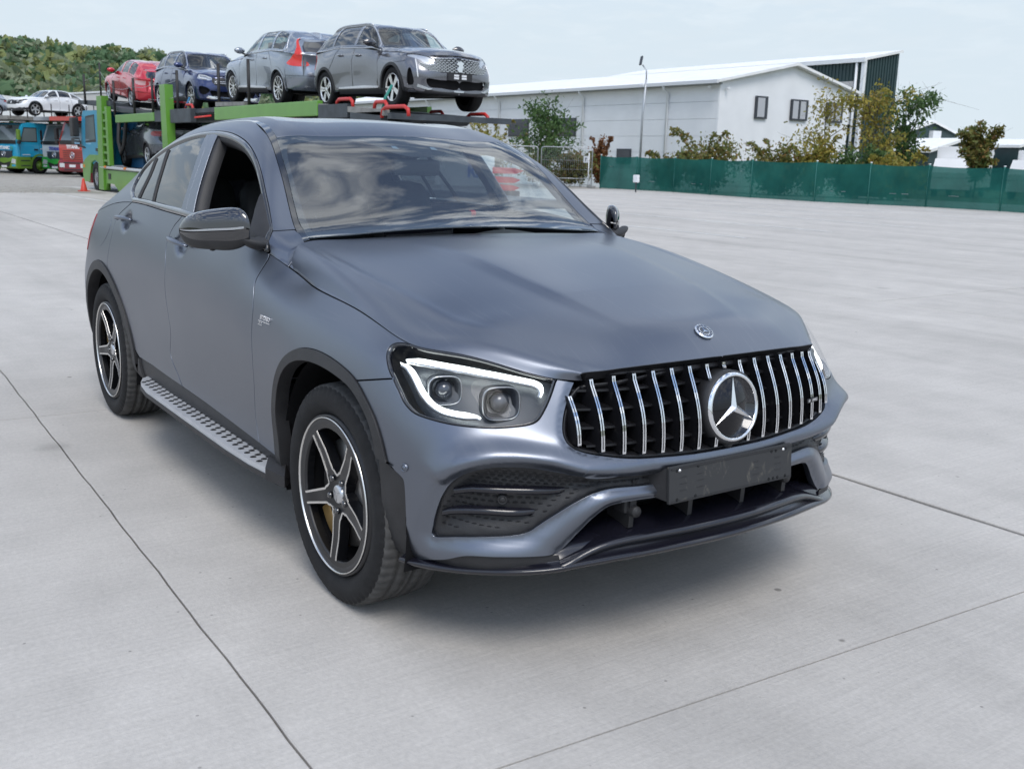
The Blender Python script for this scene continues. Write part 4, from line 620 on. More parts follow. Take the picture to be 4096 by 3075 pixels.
def dirty(m, dark, light, scale, lo, hi, stretch=(1, 1, 1)):
    t = m.node_tree; b = t.nodes['Principled BSDF']; g = nd(t, 'ShaderNodeTexCoord'); mp = nd(t, 'ShaderNodeMapping'); mp.inputs['Scale'].default_value = stretch; t.links.new(g.outputs['Object'], mp.inputs[0])
    n = nd(t, 'ShaderNodeTexNoise', i_Scale=scale, i_Detail=8., i_Roughness=.7, i_Distortion=.8); t.links.new(mp.outputs[0], n.inputs['Vector']); r_ = nd(t, 'ShaderNodeMapRange'); t.links.new(n.outputs['Fac'], r_.inputs[0]); r_.inputs[1].default_value = lo; r_.inputs[2].default_value = hi
    x = nd(t, 'ShaderNodeMix', data_type='RGBA'); x.inputs['A'].default_value = (*dark, 1); x.inputs['B'].default_value = (*light, 1); t.links.new(r_.outputs[0], x.inputs['Factor']); t.links.new(x.outputs['Result'], b.inputs['Base Color'])
dirty(M_DIRT, (.035, .036, .038), (.20, .185, .15), 22., .58, .86, (1, .5, 1))
dirty(M_GRIL, (.010, .010, .012), (.10, .095, .085), 16., .60, .85)
CAR = tag(empty('coupe_suv', (0, 0, 0)), 'matt grey coupe SUV with chrome slatted grille and lit headlights on the concrete', 'car')
def A(*k): return np.vstack([TR[x] if isinstance(x, str) else np.atleast_2d(x) for x in k])
sillc = crv([(2.176, .172), (2.284, .176), (2.521, .177), (2.851, .167), (3.167, .159), (3.456, .149), (3.719, .141), (3.881, .133), (4.013, .125)])
def sill_at(a): return float(np.interp(a, sillc[:, 0], sillc[:, 1]))
archF = crv(TR['archFo']); archFi = crv([(q[0]+dx, q[1]+dz) for q, dx, dz in zip(TR['archFo'], np.linspace(.046, -.045, 15), .0-.047*np.sin(np.linspace(0, np.pi, 15)))])
ARC = [np.array(PL.find((0, 2), (-2.873+.49*math.cos(t), .368+.49*math.sin(t)))) for t in np.linspace(R(-4), R(178), 40)]
ARCi = [np.array(PL.find((0, 2), (-2.873+.442*math.cos(t), .368+.442*math.sin(t)))) for t in np.linspace(R(-4), R(178), 40)]
archR, archRi = np.array(ARC), np.array(ARCi)
hl = crv(TR['hl'], .008); doorF = crv(TR['doorF']); doorB = crv(TR['doorB']); doorR = crv(TR['doorR'])
doorF = np.vstack([[doorF[0, 0], BT], doorF]); doorB = np.vstack([[2.875, BT], doorB]); doorR = np.vstack([[2.03, BT], doorR])
def cut_end(c, a_or_b_fn): return c
k = np.argmin(abs(doorF[:, 1]-.142)); doorF = np.vstack([doorF[:k], [3.845, sill_at(3.845)]]); doorB = np.vstack([doorB[:-1], [2.89, sill_at(2.89)]])
iR = int(np.argmin(np.linalg.norm(archR-doorR[-1], axis=1))); iB = int(np.argmin(np.linalg.norm(archF-TR['bumpgap'][0], axis=1)))
bump = crv(TR['bumpgap']); iH = int(np.argmin(np.linalg.norm(hl-bump[-1], axis=1)))
sideparts = {}
def cup(nm):
    c = TR[nm].mean(0)+[0, -.004]
    def f(q): d = (q-c)/[.066, .040]; return -.024*np.exp(-((d**2).sum(1))**2)
    return f
for sd_ in (-1, 1):
    sl = (sd_,)
    # fender: main cut on the lower body and the sliver running up to the pillar foot
    f = panel(PL, join(doorF, ln((3.845, sill_at(3.845)), (4.0137, .125), (4.0137, .204)), archF[:iB+1], bump, hl[iH::-1], ln((4.8841, BT), (doorF[0, 0], BT))), sides=sl, h=.024, fmi=1)
    panel(PC, join([(3.807, .0)], [(3.807, .019), (3.775, .15), (3.7455, .2684), (3.7508, .3895), (3.80, .41), (3.9087, .42), (3.9087, .0)]), sides=sl, mb=f, nofl=lambda q: q[1] < .004, h=.024, fmi=1)
    f.ob('fender', [M_PAINT, M_DARK], CAR)
    d1 = panel(PL, join(doorB, ln((2.89, sill_at(2.89)), (3.2, sill_at(3.2)), (3.5, sill_at(3.5)), (3.845, sill_at(3.845))), doorF[::-1], ln((doorF[0, 0], BT), (doorB[0, 0], BT))), sides=sl, h=.015, disp=cup('handleF'), fmi=1).ob('front_door', [M_PAINT, M_DARK], CAR)
    jB = int(np.argmin(np.linalg.norm(archR-[2.13, .185], axis=1)))
    d2 = panel(PL, join(doorR, archR[iR::-1][:iR-2], ln((2.176, .172), (2.4, sill_at(2.4)), (2.89, sill_at(2.89))), doorB[::-1], ln((doorB[0, 0], BT), (doorR[0, 0], BT))), sides=sl, h=.015, disp=cup('handleR'), fmi=1).ob('rear_door', [M_PAINT, M_DARK], CAR)
    sideparts[sd_] = (d1, d2)
    # quarter panel, C pillar, roof rail and A pillar are one pressing
    q = panel(PL, join(doorR[::-1], ln((doorR[0, 0], BT), (.72, BT), (.72, .55), (1.10, .40)), archR[::-1][0:len(archR)-iR]), sides=sl, h=.026, fmi=1)
    dlo = crv([(3.745, .272), (3.6886, .2917), (3.6219, .3006), (3.5459, .2993), (3.4613, .2972), (3.381, .2965), (3.2861, .2984), (3.1889, .3016), (3.0795, .3036), (2.9507, .3050), (2.7215, .3040), (2.45, .3035), (2.2, .3030), (2.03, .300), (1.91, .288), (1.84, .245), (1.822, .19), (1.848, .12), (1.92, .06), (2.03, .006)])
    panel(PC, join(dlo, ln((2.03, .0), (.60, .0)), ln((.60, .0), (.60, .36), (.95, .40), (2.0, .405), (2.99, .409)), crv(TR['ws_out'][1:8]), [(3.7508, .3895)]), sides=sl, mb=q, nofl=lambda q_: q_[1] < .004, h=.026, fmi=1)
    # trim under the fuel flap line
    body = q.ob('body_side', [M_PAINT, M_DARK], CAR)
    fu = panel(PL, crv(TR['fuel'], closed=True)*[1, 1]+[.06, 0], sides=sl, off=.0012, h=.03, flange=.004).ob('fuel_flap', M_PAINT, body) if sd_ == -1 else None
    panel(PL, join(ln((.72, .62), (1.20, .62), (1.25, .78), (1.23, .86), (.95, .865), (.72, .80))), sides=sl, off=.004, h=.03).ob('tail_light', M_RED, CAR)
    # black gutter strip from roof to windscreen foot
    g1 = crv(np.vstack([[(2.0, .404), (2.5, .408), (2.9, .409)], TR['ws_out'][1:]])); g2 = crv(np.vstack([[(2.0, .424), (2.5, .428), (2.9, .429), (3.1455, .429)], [(3.2584, .4269)], TR['ws_in'][2:]]))
    panel(PC, join(g1, g2[::-1]), sides=sl, off=-.001, gap=.0006, h=.03, flange=.01).ob('roof_gutter', M_STRIP, CAR)
    # wheel-arch cladding
    panel(PL, join(archF, [(4.9079, .365)], archFi[::-1], ln(archFi[0], (4.06, .05), (4.0137, .05), (4.0137, .125))), sides=sl, off=.007, gap=.0004, h=.03, flange=.05).ob('arch_trim', M_PLAST, CAR)
    panel(PL, join(archR[::-1], ln((2.176, .172), (2.21, .05), (2.13, .05)), archRi), sides=sl, off=.008, gap=.0004, h=.03, flange=.06).ob('arch_trim', M_PLAST, CAR)
    # rocker
    panel(PL, join(sillc, ln((4.0137, .125), (4.0137, .0), (2.176, .0), (2.176, .172))), sides=sl, off=-.004, gap=.001, h=.03).ob('rocker_panel', M_PLAST, CAR)
    # air curtain corner in front of the wheel
    panel(PL, join(crv(TR['curtain']), ln((4.9079, .05), (4.81, .05)), ln((4.81, .05), (4.835, .28), (4.8376, .3822))), sides=sl, off=-.004, gap=.001, h=.03, flange=.03).ob('air_curtain', M_PLAST, CAR)
# ---------------------------------------------------------------- front bumper
intake = crv(TR['intake'], .010, closed=True); lowop = crv(TR['lowerop'], .010); lowop = np.vstack([lowop, [AF, .305]])
grl = crv(TR['grille'], .010); grl[-1] = (AF, grl[-1][1]); grl = np.vstack([[5.4967, BT], grl])
def dpoly(q, P, closed=True):
    b = np.roll(P, -1, 0) if closed else P[1:]; a = P if closed else P[:-1]; d = b-a
    t = np.clip(((q[:, None]-a)*d).sum(-1)/((d**2).sum(-1)+1e-15), 0, 1); return np.sqrt((((a+t[..., None]*d)-q[:, None])**2).sum(-1)).min(1)
crest = np.vstack([crv(TR['crest'], .02), [(5.60, .468), (5.75, .455), (AF, .452)]])
def bdisp(q):
    di = dpoly(q, intake); dl = dpoly(q, lowop, False); dg = dpoly(q, grl, False); dc = dpoly(q, crest, False)
    lowr = q[:, 1] < .33
    fade = np.clip((q[:, 0]-4.97)/.16, 0, 1)*np.where(q[:, 0] > 5.5, np.clip(1-(q[:, 0]-5.5)/.3, .25, 1), 1)
    sg = np.where(lowr, .032, .024)
    return -.022*np.exp(-(di/sg)**2)-.016*np.exp(-(dl/.020)**2)-.006*np.exp(-(dg/.014)**2)+.030*fade*np.exp(-(dc/np.where(q[:, 1] > np.interp(q[:, 0], crest[:, 0], crest[:, 1]), .066, .034))**2)
iC = int(np.argmin(np.linalg.norm(archF-archF[-1], axis=1)))
bump_out = join(bump[::-1], archF[iB:], crv(TR['curtain'])[8:], crv([(4.913, .0634), (4.9701, .0678), (5.0749, .0985), (5.1598, .1281), (5.2635, .139), (5.3586, .145), (5.4387, .1512)]), lowop, ln((AF, .305), (AF, grl[-1][1])), grl[::-1], ln((5.4967, BT), (5.4442, BT)), hl[:iH-1:-1])
bp = panel(PL, bump_out, [intake], sides=(-1, 1), h=.013, disp=bdisp, flange=.022, nofl=lambda q: q[0] > AF-.004)
BUMP = bp.ob('front_bumper', M_PAINT, CAR)
for sd_ in (-1, 1):
    if sd_ == -1: panel(PL, join(crv(TR['tow'], .01, True)), sides=(sd_,), off=.0015, disp=bdisp, flange=.004, h=.03, gap=.0).ob('tow_cover', M_PAINT, BUMP)
    for q_, rr in ((TR['sens'][0], .011), (TR['sens'][1], .013)):
        o_ = -.046 if q_[0] > 5.1 else .0
        P_ = PL.ev(q_)[0]; N_ = PL.no(q_)[0]; S_ = np.array([1, sd_, 1]); Mx = np.array(frame_from(Vector(N_*S_).orthogonal(), (N_*S_).tolist(), (P_+N_*o_)*S_))
        s_ = MB().lathe([(0, .006), (rr*.62, .006), (rr*.66, .004), (rr*.8, .004), (rr*.85, .0065), (rr*1.1, .005), (rr*1.2, -.012)], 20, 'y', M=Mx)
        s_.ob('parking_sensor', M_PAINT if q_[0] < 5.1 else M_PLAST, BUMP)
# side intake: textured black insert, two blades
def recess(q):
    d = dpoly(q, intake); return -.022*(1-np.exp(-(d/.03)**2))-.034
for sd_ in (-1, 1):
    INS = panel(PL, inset(intake, -.012), sides=(sd_,), h=.02, disp=recess, flange=0, gap=0).ob('intake_insert', M_PLAST, BUMP)
    mb = MB()
    for i in range(60):
        for j in range(16):
            q_ = np.array([[5.05+i*.026+(j % 2)*.013, .17+j*.0185]])
            if not inpoly(inset(intake, .014), q_)[0]: continue
            P_ = PL.ev(q_)[0]; N_ = PL.no(q_)[0]; P_ = P_+N_*recess(q_)[0]; S_ = np.array([1, sd_, 1.]); ta = PL.ev(q_+[[.004, 0]])[0]-PL.ev(q_-[[.004, 0]])[0]; ta /= np.linalg.norm(ta); up_ = np.cross(N_, ta); up_ *= np.sign(up_[2])
            V = [P_+ta*x+up_*y+N_*n_ for x, y, n_ in ((-.009, 0, .0005), (-.004, .0035, .0035), (.004, .0035, .0035), (.009, 0, .0005), (-.004, -.003, 0), (.004, -.003, 0))]
            mb.add(np.array(V)*S_, [(0, 1, 4), (1, 2, 5, 4), (2, 3, 5), (0, 3, 2, 1)])
    o_ = mb.ob('intake_scales', M_PLAST, INS); o_['kind'] = 'stuff'
    for nm in ('dirtrib1', 'dirtrib2'):
        c = crv(TR[nm], .02); V = []; n = len(c); P_ = PL.ev(c); N_ = PL.no(c); t_ = np.linspace(0, 1, n); dp = -.030-.022*np.clip((t_-.72)/.28, 0, 1)**2
        G = np.stack([P_+N_*(dp-.03)[:, None]+[0, 0, .012], P_+N_*(dp-.002)[:, None]+[0, 0, .010], P_+N_*dp[:, None], P_+N_*(dp-.004)[:, None]+[0, 0, -.008], P_+N_*(dp-.035)[:, None]+[0, 0, -.012]], 1)*np.array([1, sd_, 1])
        MB().grid(G).ob('intake_blade', M_SPLIT, BUMP)
# ---------------------------------------------------------------- grille
grille_poly = join(grl, ln((AF, grl[-1][1]), (AF, BT), (5.4967, BT)))
GR = panel(PL, inset(grille_poly, -.012), sides=(-1, 1), off=-.085, flange=0, gap=0, h=.03).ob('grille', M_DARK, CAR)
def ring_of(poly_half, off0, off1, wd, name, m, parent, r=.0):
    mb = MB()
    for sd_ in (-1, 1):
        P_ = PL.ev(poly_half); N_ = PL.no(poly_half); e = np.gradient(P_, axis=0); b_ = np.cross(e, N_); b_ /= np.linalg.norm(b_, axis=1, keepdims=True); cen = np.array([.83, 0.05, .74]); b_ *= np.sign(((cen-P_)*b_).sum(1))[:, None]
        G = np.stack([P_+N_*off1, P_+N_*off0, P_+N_*(off0-.001)+b_*wd*.5, P_+N_*(off0-.012)+b_*wd, P_+N_*-.08+b_*wd*1.5], 1)*np.array([1, sd_, 1]); mb.grid(G)
    return mb.ob(name, m, parent)
ring_of(np.vstack([ln((AF, BT-.001), (5.56, BT-.001), (5.51, BT-.012)), crv([(5.51, BT-.012), (5.4915, .845), (5.4693, .807)]), grl[5:]]), -.012, -.03, .012, 'grille_surround', M_GRIL, GR)
# horizontal louvres and upright chrome slats
zl = [.665, .715, .765, .815, .86]
def gx(wv, zv):                                             # front of the car at half width, height
    wv = abs(wv); G = PL.G[-14*5:, :]; xs = []; zs = []
    for j in range(G.shape[1]):
        w_ = G[::-1, j, 1]; xs.append(np.interp(wv, w_, G[::-1, j, 0])); zs.append(np.interp(wv, w_, G[::-1, j, 2]))
    return float(np.interp(zv, zs, xs))
for zz in zl[:5]:
    mb = MB(); ws_ = np.linspace(-.55, .55, 45); ws_ = [v for v in ws_ if abs(v) < (.50 if zz > .85 else .545 if zz > .7 else .52)]; P_ = np.array([(gx(v, min(zz, .85))-.018, v, zz) for v in ws_])
    G = np.stack([P_, P_+[-.001, 0, .006], P_+[-.06, 0, .010], P_+[-.06, 0, -.006], P_+[0, 0, -.002]], 1); mb.grid(G, smooth=False); mb.ob('louvre', M_GRIL, GR)
SLW = [.0705*i-.0005*i*i for i in range(9)]
def slat_span(wv):
    a_ = abs(wv); top = np.interp(a_, [0, .2, .40, .475, .505, .54], [.871, .870, .862, .853, .835, .80]); bot = np.interp(a_, [0, .1, .2, .3, .4, .47, .50, .54], [.628, .628, .632, .638, .645, .657, .664, .680]); return top, bot
for i in range(-8, 9):
    wv = math.copysign(SLW[abs(i)], i); top, bot = slat_span(wv); spans = [(bot, top)]
    if i == 0: spans = [(.853, top)]
    elif abs(i) == 1: spans = [(bot, .660), (.825, top)]
    for z0, z1 in spans:
        zz = np.linspace(z0, z1, 14 if z1-z0 > .1 else 5); X = np.array([gx(wv, min(v, .862)) for v in zz]); t_ = (zz-bot)/(top-bot); X = X+.004+.010*np.sin(np.pi*np.clip(t_, 0, 1))
        P_ = np.stack([X, np.full_like(X, wv), zz], 1); y_ = np.array([0, 1, 0]); mb = MB()
        G = np.stack([P_+[-.075, 0, 0]-y_*.002, P_-y_*.0062+[-.004, 0, 0], P_-y_*.0062, P_+y_*.0062, P_+y_*.0062+[-.004, 0, 0], P_+[-.075, 0, 0]+y_*.002], 1); mb.grid(G, smooth=False)
        fin = mb.ob('slat', M_GRIL, GR)
        for dx, mm_, ex in ((-.0041, M_CHROME, .003), (.0041, M_CHROME, .003)):
            c_ = P_+y_*dx; b2 = MB().grid(np.stack([c_-y_*.0021+[-.003, 0, 0], c_-y_*.0021+[ex, 0, 0], c_+y_*.0021+[ex, 0, 0], c_+y_*.0021+[-.003, 0, 0]], 1), smooth=False); b2.ob('chrome_edge', M_CHROME, fin)
        for zz_, e_ in ((z0, 1), (z1, -1)):
            c_ = P_[0 if e_ == 1 else -1]; MB().box((c_[0], wv, zz_+e_*.003), (.006, .0122, .006)).ob('chrome_tip', M_CHROME, fin)
# three-pointed star in its ring
def star(mb, Ro, ri, h, M=None):
    V = [(0, 0, h)]; 
    for k_ in range(6):
        a = R(90+60*k_); r_ = Ro if k_ % 2 == 0 else ri; V.append((r_*math.cos(a), r_*math.sin(a), 0.0))
    mb.add(V, [(0, i_, i_ % 6+1) for i_ in range(1, 7)], M=M)
tilt = math.atan2(.032, .211)
MB_ = frame_from((0, 1, 0), (-math.sin(tilt), 0, math.cos(tilt)), (.861, 0, .7405))
b_ = MB().lathe([(0, -.06), (.118, -.06), (.112, .0), (.106, .003), (.0, .003)], 48, 'z'); BADGE = b_.ob('badge', M_PLAST, GR); BADGE.matrix_local = MB_
def under(mb, name, m, fix=True, sharp=None, parent=BADGE): return mb.ob(name, m, parent, fix, sharp)
under(MB().lathe([(0, .0065), (.093, .0065), (.094, .004)], 48, 'z'), 'disc', M_BADGE)
under(MB().lathe([(.093, .002), (.094, .010), (.098, .0125), (.103, .010), (.106, .003)], 64, 'z'), 'ring', M_CHROME)
mb = MB(); star(mb, .0925, .0135, .011, Matrix.Translation((0, 0, .0075))); under(mb, 'star', M_CHROME, False)
# maker's letters on the right of the grille
mgx = gx(.395, .70)+.018; LM = frame_from((-.16, 1, .0), (-.1, 0, 1), (mgx, .395, .713)); am = MB().box((0, 0, 0), (.062, .0135, .004), bev=.001).ob('nameplate', M_GRIL, GR); am.matrix_local = LM
put_text('letters', 'AMG', .0125, Matrix.Translation((.012, 0, .0022)), M_CHROME, am, .0006, .0003, .2, 1.15)
for k_ in range(3):
    o_ = MB().prism([(0, -.0042), (.0022, -.0042), (.0046, .0042), (.0024, .0042)], 0, .0028, plane='xy').ob('stripe', M_CHROME, am); o_.location = (-.026+k_*.0038, 0, 0.0002)
MB().lathe([(0, .012), (.009, .012), (.010, .009), (.016, .006), (.018, -.03)], 20, 'x', M=Matrix.Translation((.853, 0, .622))).ob('camera_eye', M_PLAST, GR)
# ---------------------------------------------------------------- headlights
hl_in = inset(hl, .004); hlpoly = join(hl, ln((5.4442, BT), (4.8841, BT)))
DR1 = [(330, 185), (400, 172), (500, 190), (700, 230), (900, 275), (1100, 320), (1160, 338), (1185, 372), (1172, 435), (1122, 425), (1122, 378), (1090, 352), (900, 315), (700, 270), (500, 226), (400, 206)]
for sd_ in (-1, 1):
    sl = (sd_,); HB = panel(PL, inset(hlpoly, -.004), sides=sl, off=-.075, flange=0, gap=0, h=.03).ob('headlight', M_LAMPIN, CAR)
    P_ = PL.ev(hlpoly); N_ = PL.no(hlpoly); G = np.stack([P_-N_*.002, P_-N_*.08], 1)*np.array([1, sd_, 1]); G = np.concatenate([G, G[:1]]); MB().grid(G).ob('housing', M_DARK, HB)
    panel(PL, hlpoly, sides=sl, off=.0005, gap=.0075, flange=.006, h=.02).ob('lens', M_LENS, HB)
    # black rim round the lens
    rim = np.concatenate([hlpoly, hlpoly[:1]]); Pi = PL.ev(np.concatenate([inset(hlpoly, .007), inset(hlpoly, .007)[:1]])); Po = PL.ev(np.concatenate([inset(hlpoly, .0015), inset(hlpoly, .0015)[:1]])); Nn = PL.no(np.concatenate([inset(hlpoly, .0015), inset(hlpoly, .0015)[:1]]))
    MB().grid(np.stack([Po-Nn*.02, Po-Nn*.001, Pi-Nn*.0005, Pi-Nn*.02], 1)*np.array([1, sd_, 1])).ob('rim', M_PIANO, HB)
    for c_, wd in (('drl_top', .0068), ('drl_low', .0068)):
        q_ = crv(TR[c_], .012); P_ = PL.ev(q_); N_ = PL.no(q_); P_ = P_-N_*.022; n = len(q_); e = np.gradient(P_, axis=0); e /= np.linalg.norm(e, axis=1, keepdims=True); s_ = np.cross(e, N_); tp = np.clip(np.minimum(np.arange(n), np.arange(n)[::-1])/5., .25, 1)[:, None]*wd
        S_ = np.array([1, sd_, 1]); MB().grid(np.stack([P_-N_*.012-s_*tp, P_-s_*tp, P_+N_*.004-s_*tp*.5, P_+N_*.004+s_*tp*.5, P_+s_*tp, P_-N_*.012+s_*tp], 1)*S_).ob('light_bar', M_DRL, HB)
        MB().grid(np.stack([P_-N_*.015-s_*(tp+.006), P_-N_*.004-s_*(tp+.007), P_-N_*.004-s_*(tp+.001)], 1)*S_).ob('light_bar_edge', M_SATIN, HB)
    for nm, r_ in (('proj1', .036), ('proj2', .041)):
        q_ = TR[nm]; P_ = PL.ev(q_)[0]; N_ = PL.no(q_)[0]; ax = np.array([.93, .30, .05]); ax /= np.linalg.norm(ax); S_ = np.array([1, sd_, 1.]); M_ = np.array(frame_from(np.cross([0, 0, 1], ax*S_), (ax*S_).tolist(), (P_-N_*.058)*S_))
        # rounded-square bezel, collar and lens
        sq = [(r_*1.15*abs(math.cos(t))**.6*np.sign(math.cos(t)), r_*1.0*abs(math.sin(t))**.6*np.sign(math.sin(t))) for t in np.linspace(0, 2*np.pi, 40)]
        G = np.array([[(x*k1, y_, z*k1) for k1, y_ in ((1.22, -.02), (1.2, .012), (1.12, .016), (.98, .004), (.80, -.004), (.78, -.03))] for x, z in sq]); mb = MB(); mb.grid(G, M=M_); mb.ob('bezel', M_LAMPIN, HB)
        G2 = np.array([[(x*k1, y_, z*k1) for k1, y_ in ((1.19, .0125), (1.19, .0175), (1.14, .0175), (1.13, .0155))] for x, z in sq]); MB().grid(G2, M=M_).ob('bezel_edge', M_SATIN, HB)
        MB().lathe([(0, .020), (r_*.35, .018), (r_*.62, .009), (r_*.74, -.004), (r_*.74, -.02)], 28, 'y', M=M_).ob('projector', M_BALL, HB)
        MB().lathe([(0, -.012), (r_*.5, -.014), (r_*.74, -.018)], 28, 'y', M=M_).ob('reflector', M_CHROME if nm == 'proj1' else M_LAMPIN, HB)
# ---------------------------------------------------------------- lower opening, valance, splitter
LG = MB()
for k_ in range(2):
    pass
xs_ = np.linspace(-.54, .54, 30)
fx = gx
G = np.array([[(fx(v, .42)-.16, v, .36), (fx(v, .42)-.16, v, .54)] for v in xs_]); LG.grid(G); LOWG = LG.ob('lower_grille', M_DARK, CAR)
for k_ in range(9):
    zz = .405+k_*.0105; MB().grid(np.array([[(fx(v, .42)-.150, v, zz), (fx(v, .42)-.153, v, zz+.0028)] for v in np.linspace(-.42, .42, 12)])).ob('radiator_fin', M_PLAST, LOWG)
for wv in (-.335, -.115, .115, .335):
    x0 = fx(wv, .42); MB().add([(x0-.13, wv-.009, .385), (x0-.03, wv-.009, .40), (x0-.02, wv-.009, .55), (x0-.13, wv-.009, .55), (x0-.13, wv+.009, .385), (x0-.03, wv+.009, .40), (x0-.02, wv+.009, .55), (x0-.13, wv+.009, .55)], [(0, 1, 2, 3), (4, 7, 6, 5), (1, 5, 6, 2), (0, 4, 5, 1)]).ob('upright', M_PLAST, LOWG)
for sd_ in (-1, 1):
    MB().lathe([(0, .010), (.012, .010), (.0125, .008), (.015, .0085), (.0175, .004), (.019, -.05)], 22, 'x', M=Matrix.Translation((.815, sd_*.329, .452))).ob('parking_sensor', M_PLAST, LOWG)
    MB().box((.775, sd_*.335, .47), (.05, .05, .05), bev=.01).ob('sensor_mount', M_PLAST, LOWG)
SP = [(.866, 0, .345), (.858, .15, .344), (.838, .30, .340), (.812, .42, .335), (.785, .52, .328), (.758, .60, .320), (.70, .69, .312), (.61, .775, .302), (.52, .835, .295), (.45, .865, .290), (.41, .875, .287)]
def mirror_path(P): P = np.array(P, float); return np.vstack([(P*[1, -1, 1])[::-1], P[1:]])
spp = crv(mirror_path(SP), .03); dirs = np.gradient(spp, axis=0); outw = np.stack([dirs[:, 1], -dirs[:, 0], 0*dirs[:, 0]], 1); outw /= np.linalg.norm(outw, axis=1, keepdims=True); upv = np.tile([0, 0, 1.], (len(spp), 1))
PROF = [(-.10, .065), (-.035, .052), (-.010, .030), (-.004, .012), (.012, .004), (.026, .000), (.028, -.006), (.022, -.014), (-.02, -.024), (-.14, -.03)]
SPL = MB().sweep(PROF, spp, list(zip(outw, upv))).ob('splitter', M_SPLIT, CAR)
BL = [(.868, 0, .384), (.860, .15, .383), (.840, .28, .380), (.818, .38, .374), (.800, .45, .362), (.790, .505, .344), (.786, .55, .327), (.781, .575, .318)]
blp = crv(mirror_path(BL), .03); dirs = np.gradient(blp, axis=0); ow = np.stack([dirs[:, 1], -dirs[:, 0], 0*dirs[:, 0]], 1); ow /= np.linalg.norm(ow, axis=1, keepdims=True)
MB().sweep([(-.13, .042), (-.06, .030), (-.016, .016), (.004, .010), (.013, .002), (.014, -.004), (.006, -.012), (-.06, -.016)], blp, list(zip(ow, np.tile([0, 0, 1.], (len(blp), 1))))).ob('splitter_blade', M_SPLIT, SPL)
for sd_ in (-1, 1):
    vp = join(crv([(4.913, .0634), (4.9701, .0678), (5.0749, .0985), (5.1598, .1281), (5.2635, .139), (5.3586, .145), (5.4387, .1512)]), ln((5.4387, .1512), (5.45, .115), (5.2, .085), (5.0, .05), (4.93, .045)))
    panel(PL, vp, sides=(sd_,), off=-.010, gap=0, h=.03, flange=.0).ob('lower_trim', M_PLAST, SPL)
# ---------------------------------------------------------------- plate holder
PM = frame_from((0, 1, 0), (-.073, 0, 1), (.879, 0, .5385)); pl = MB().box((0, 0, 0), (.532, .112, .012), bev=.004).ob('plate_holder', M_DIRT, CAR); pl.matrix_local = PM
o_ = MB().add([(-.262, -.05, -.006), (.262, -.05, -.006), (.262, .05, -.006), (-.262, .05, -.006), (-.285, -.035, -.07), (.285, -.035, -.07), (.285, .045, -.07), (-.285, .045, -.07)], [(0, 1, 5, 4), (1, 2, 6, 5), (2, 3, 7, 6), (3, 0, 4, 7)]).ob('bracket', M_PLAST, pl)
MB().box((0, .049, .0075), (.52, .004, .003)).ob('clip_rail', M_PLAST, pl); MB().box((0, -.0515, .0075), (.52, .003, .003)).ob('clip_rail', M_PLAST, pl)
for x_, y_ in ((-.225, .042), (.225, .042)): MB().lathe([(0, .004), (.004, .003), (.0055, 0)], 12, 'z', M=Matrix.Translation((x_, y_, .006))).ob('screw', M_CHROME, pl)
for x_, y_ in ((-.236, .042), (.236, .042), (.17, .042), (.19, .042), (-.235, -.045), (-.16, -.045), (.16, -.045), (.18, -.045), (.2, -.045), (.236, -.045), (-.15, .044)): MB().lathe([(.0025, .0008), (.0045, .0008), (.0045, 0)], 10, 'z', M=Matrix.Translation((x_, y_, .006))).ob('hole', M_DARK, pl)
for x_ in (-.21, -.14, .10, .20):
    for y_ in (-.02, .0, .02): MB().box((x_, y_, .0063), (.028, .0016, .0012)).ob('ridge', M_PLAST, pl)
# ---------------------------------------------------------------- hood
hp = join(ln((0, 0), (PH.a[-1], 0), h=.02), ln((PH.a[-1], 0), (PH.a[-1], .82), h=.02), ln((PH.a[-1], .82), (0, .82), h=.04), ln((0, .82), (0, 0), h=.02))
def hdisp(q):
    a, b = q[:, 0], q[:, 1]; f = np.clip((a-.12)/.35, 0, 1)*np.clip((1.36-a)/.35, 0, 1); f2 = np.clip((a-.05)/.3, 0, 1)*np.clip((1.30-a)/.4, 0, 1)
    return .008*f/(1+np.exp(-(b-.470)/.010))+.0045*f2*np.exp(-((b-.135)/.022)**2)
HOOD = panel(PH, hp, sides=(-1, 1), h=.014, disp=hdisp, gap=0.0018, flange=.03, fmi=1, nofl=lambda q: q[1] > .815).ob('hood', [M_PAINT, M_DARK], CAR)
hq = np.array([[1.396, .8195]]); P_ = PH.ev(hq)[0]; N_ = PH.no(hq)[0]; HMx = frame_from((0, 1, 0), np.cross(N_, [0, 1, 0]).tolist(), (P_[0], 0, P_[2]+.001))
hb = MB().lathe([(0, .0035), (.0295, .0035), (.0315, .0)], 40, 'z').ob('badge', M_CHROME, HOOD); hb.matrix_local = HMx; hb.location.z += .0035
for r0, r1, z_, m_ in ((.0, .0165, .0040, M_PIANO), (.0195, .027, .0040, mat('badge_blue', (.02, .03, .06), .2))): MB().lathe([(r0, z_), (r1, z_)], 36, 'z').ob('badge_field', m_, hb)
mb = MB(); star(mb, .0165, .0028, .002, Matrix.Translation((0, 0, .0043))); mb.ob('star', M_CHROME, hb, False)
for k_ in range(14):
    a = R(200+k_*140/13.) if k_ > 99 else R(k_*360/14.+12); MB().box((.0232*math.cos(a), .0232*math.sin(a), .0042), (.0035, .002, .0006), rot=np.array(Matrix.Rotation(a+R(90), 3, 'Z'))).ob('laurel', M_CHROME, hb)

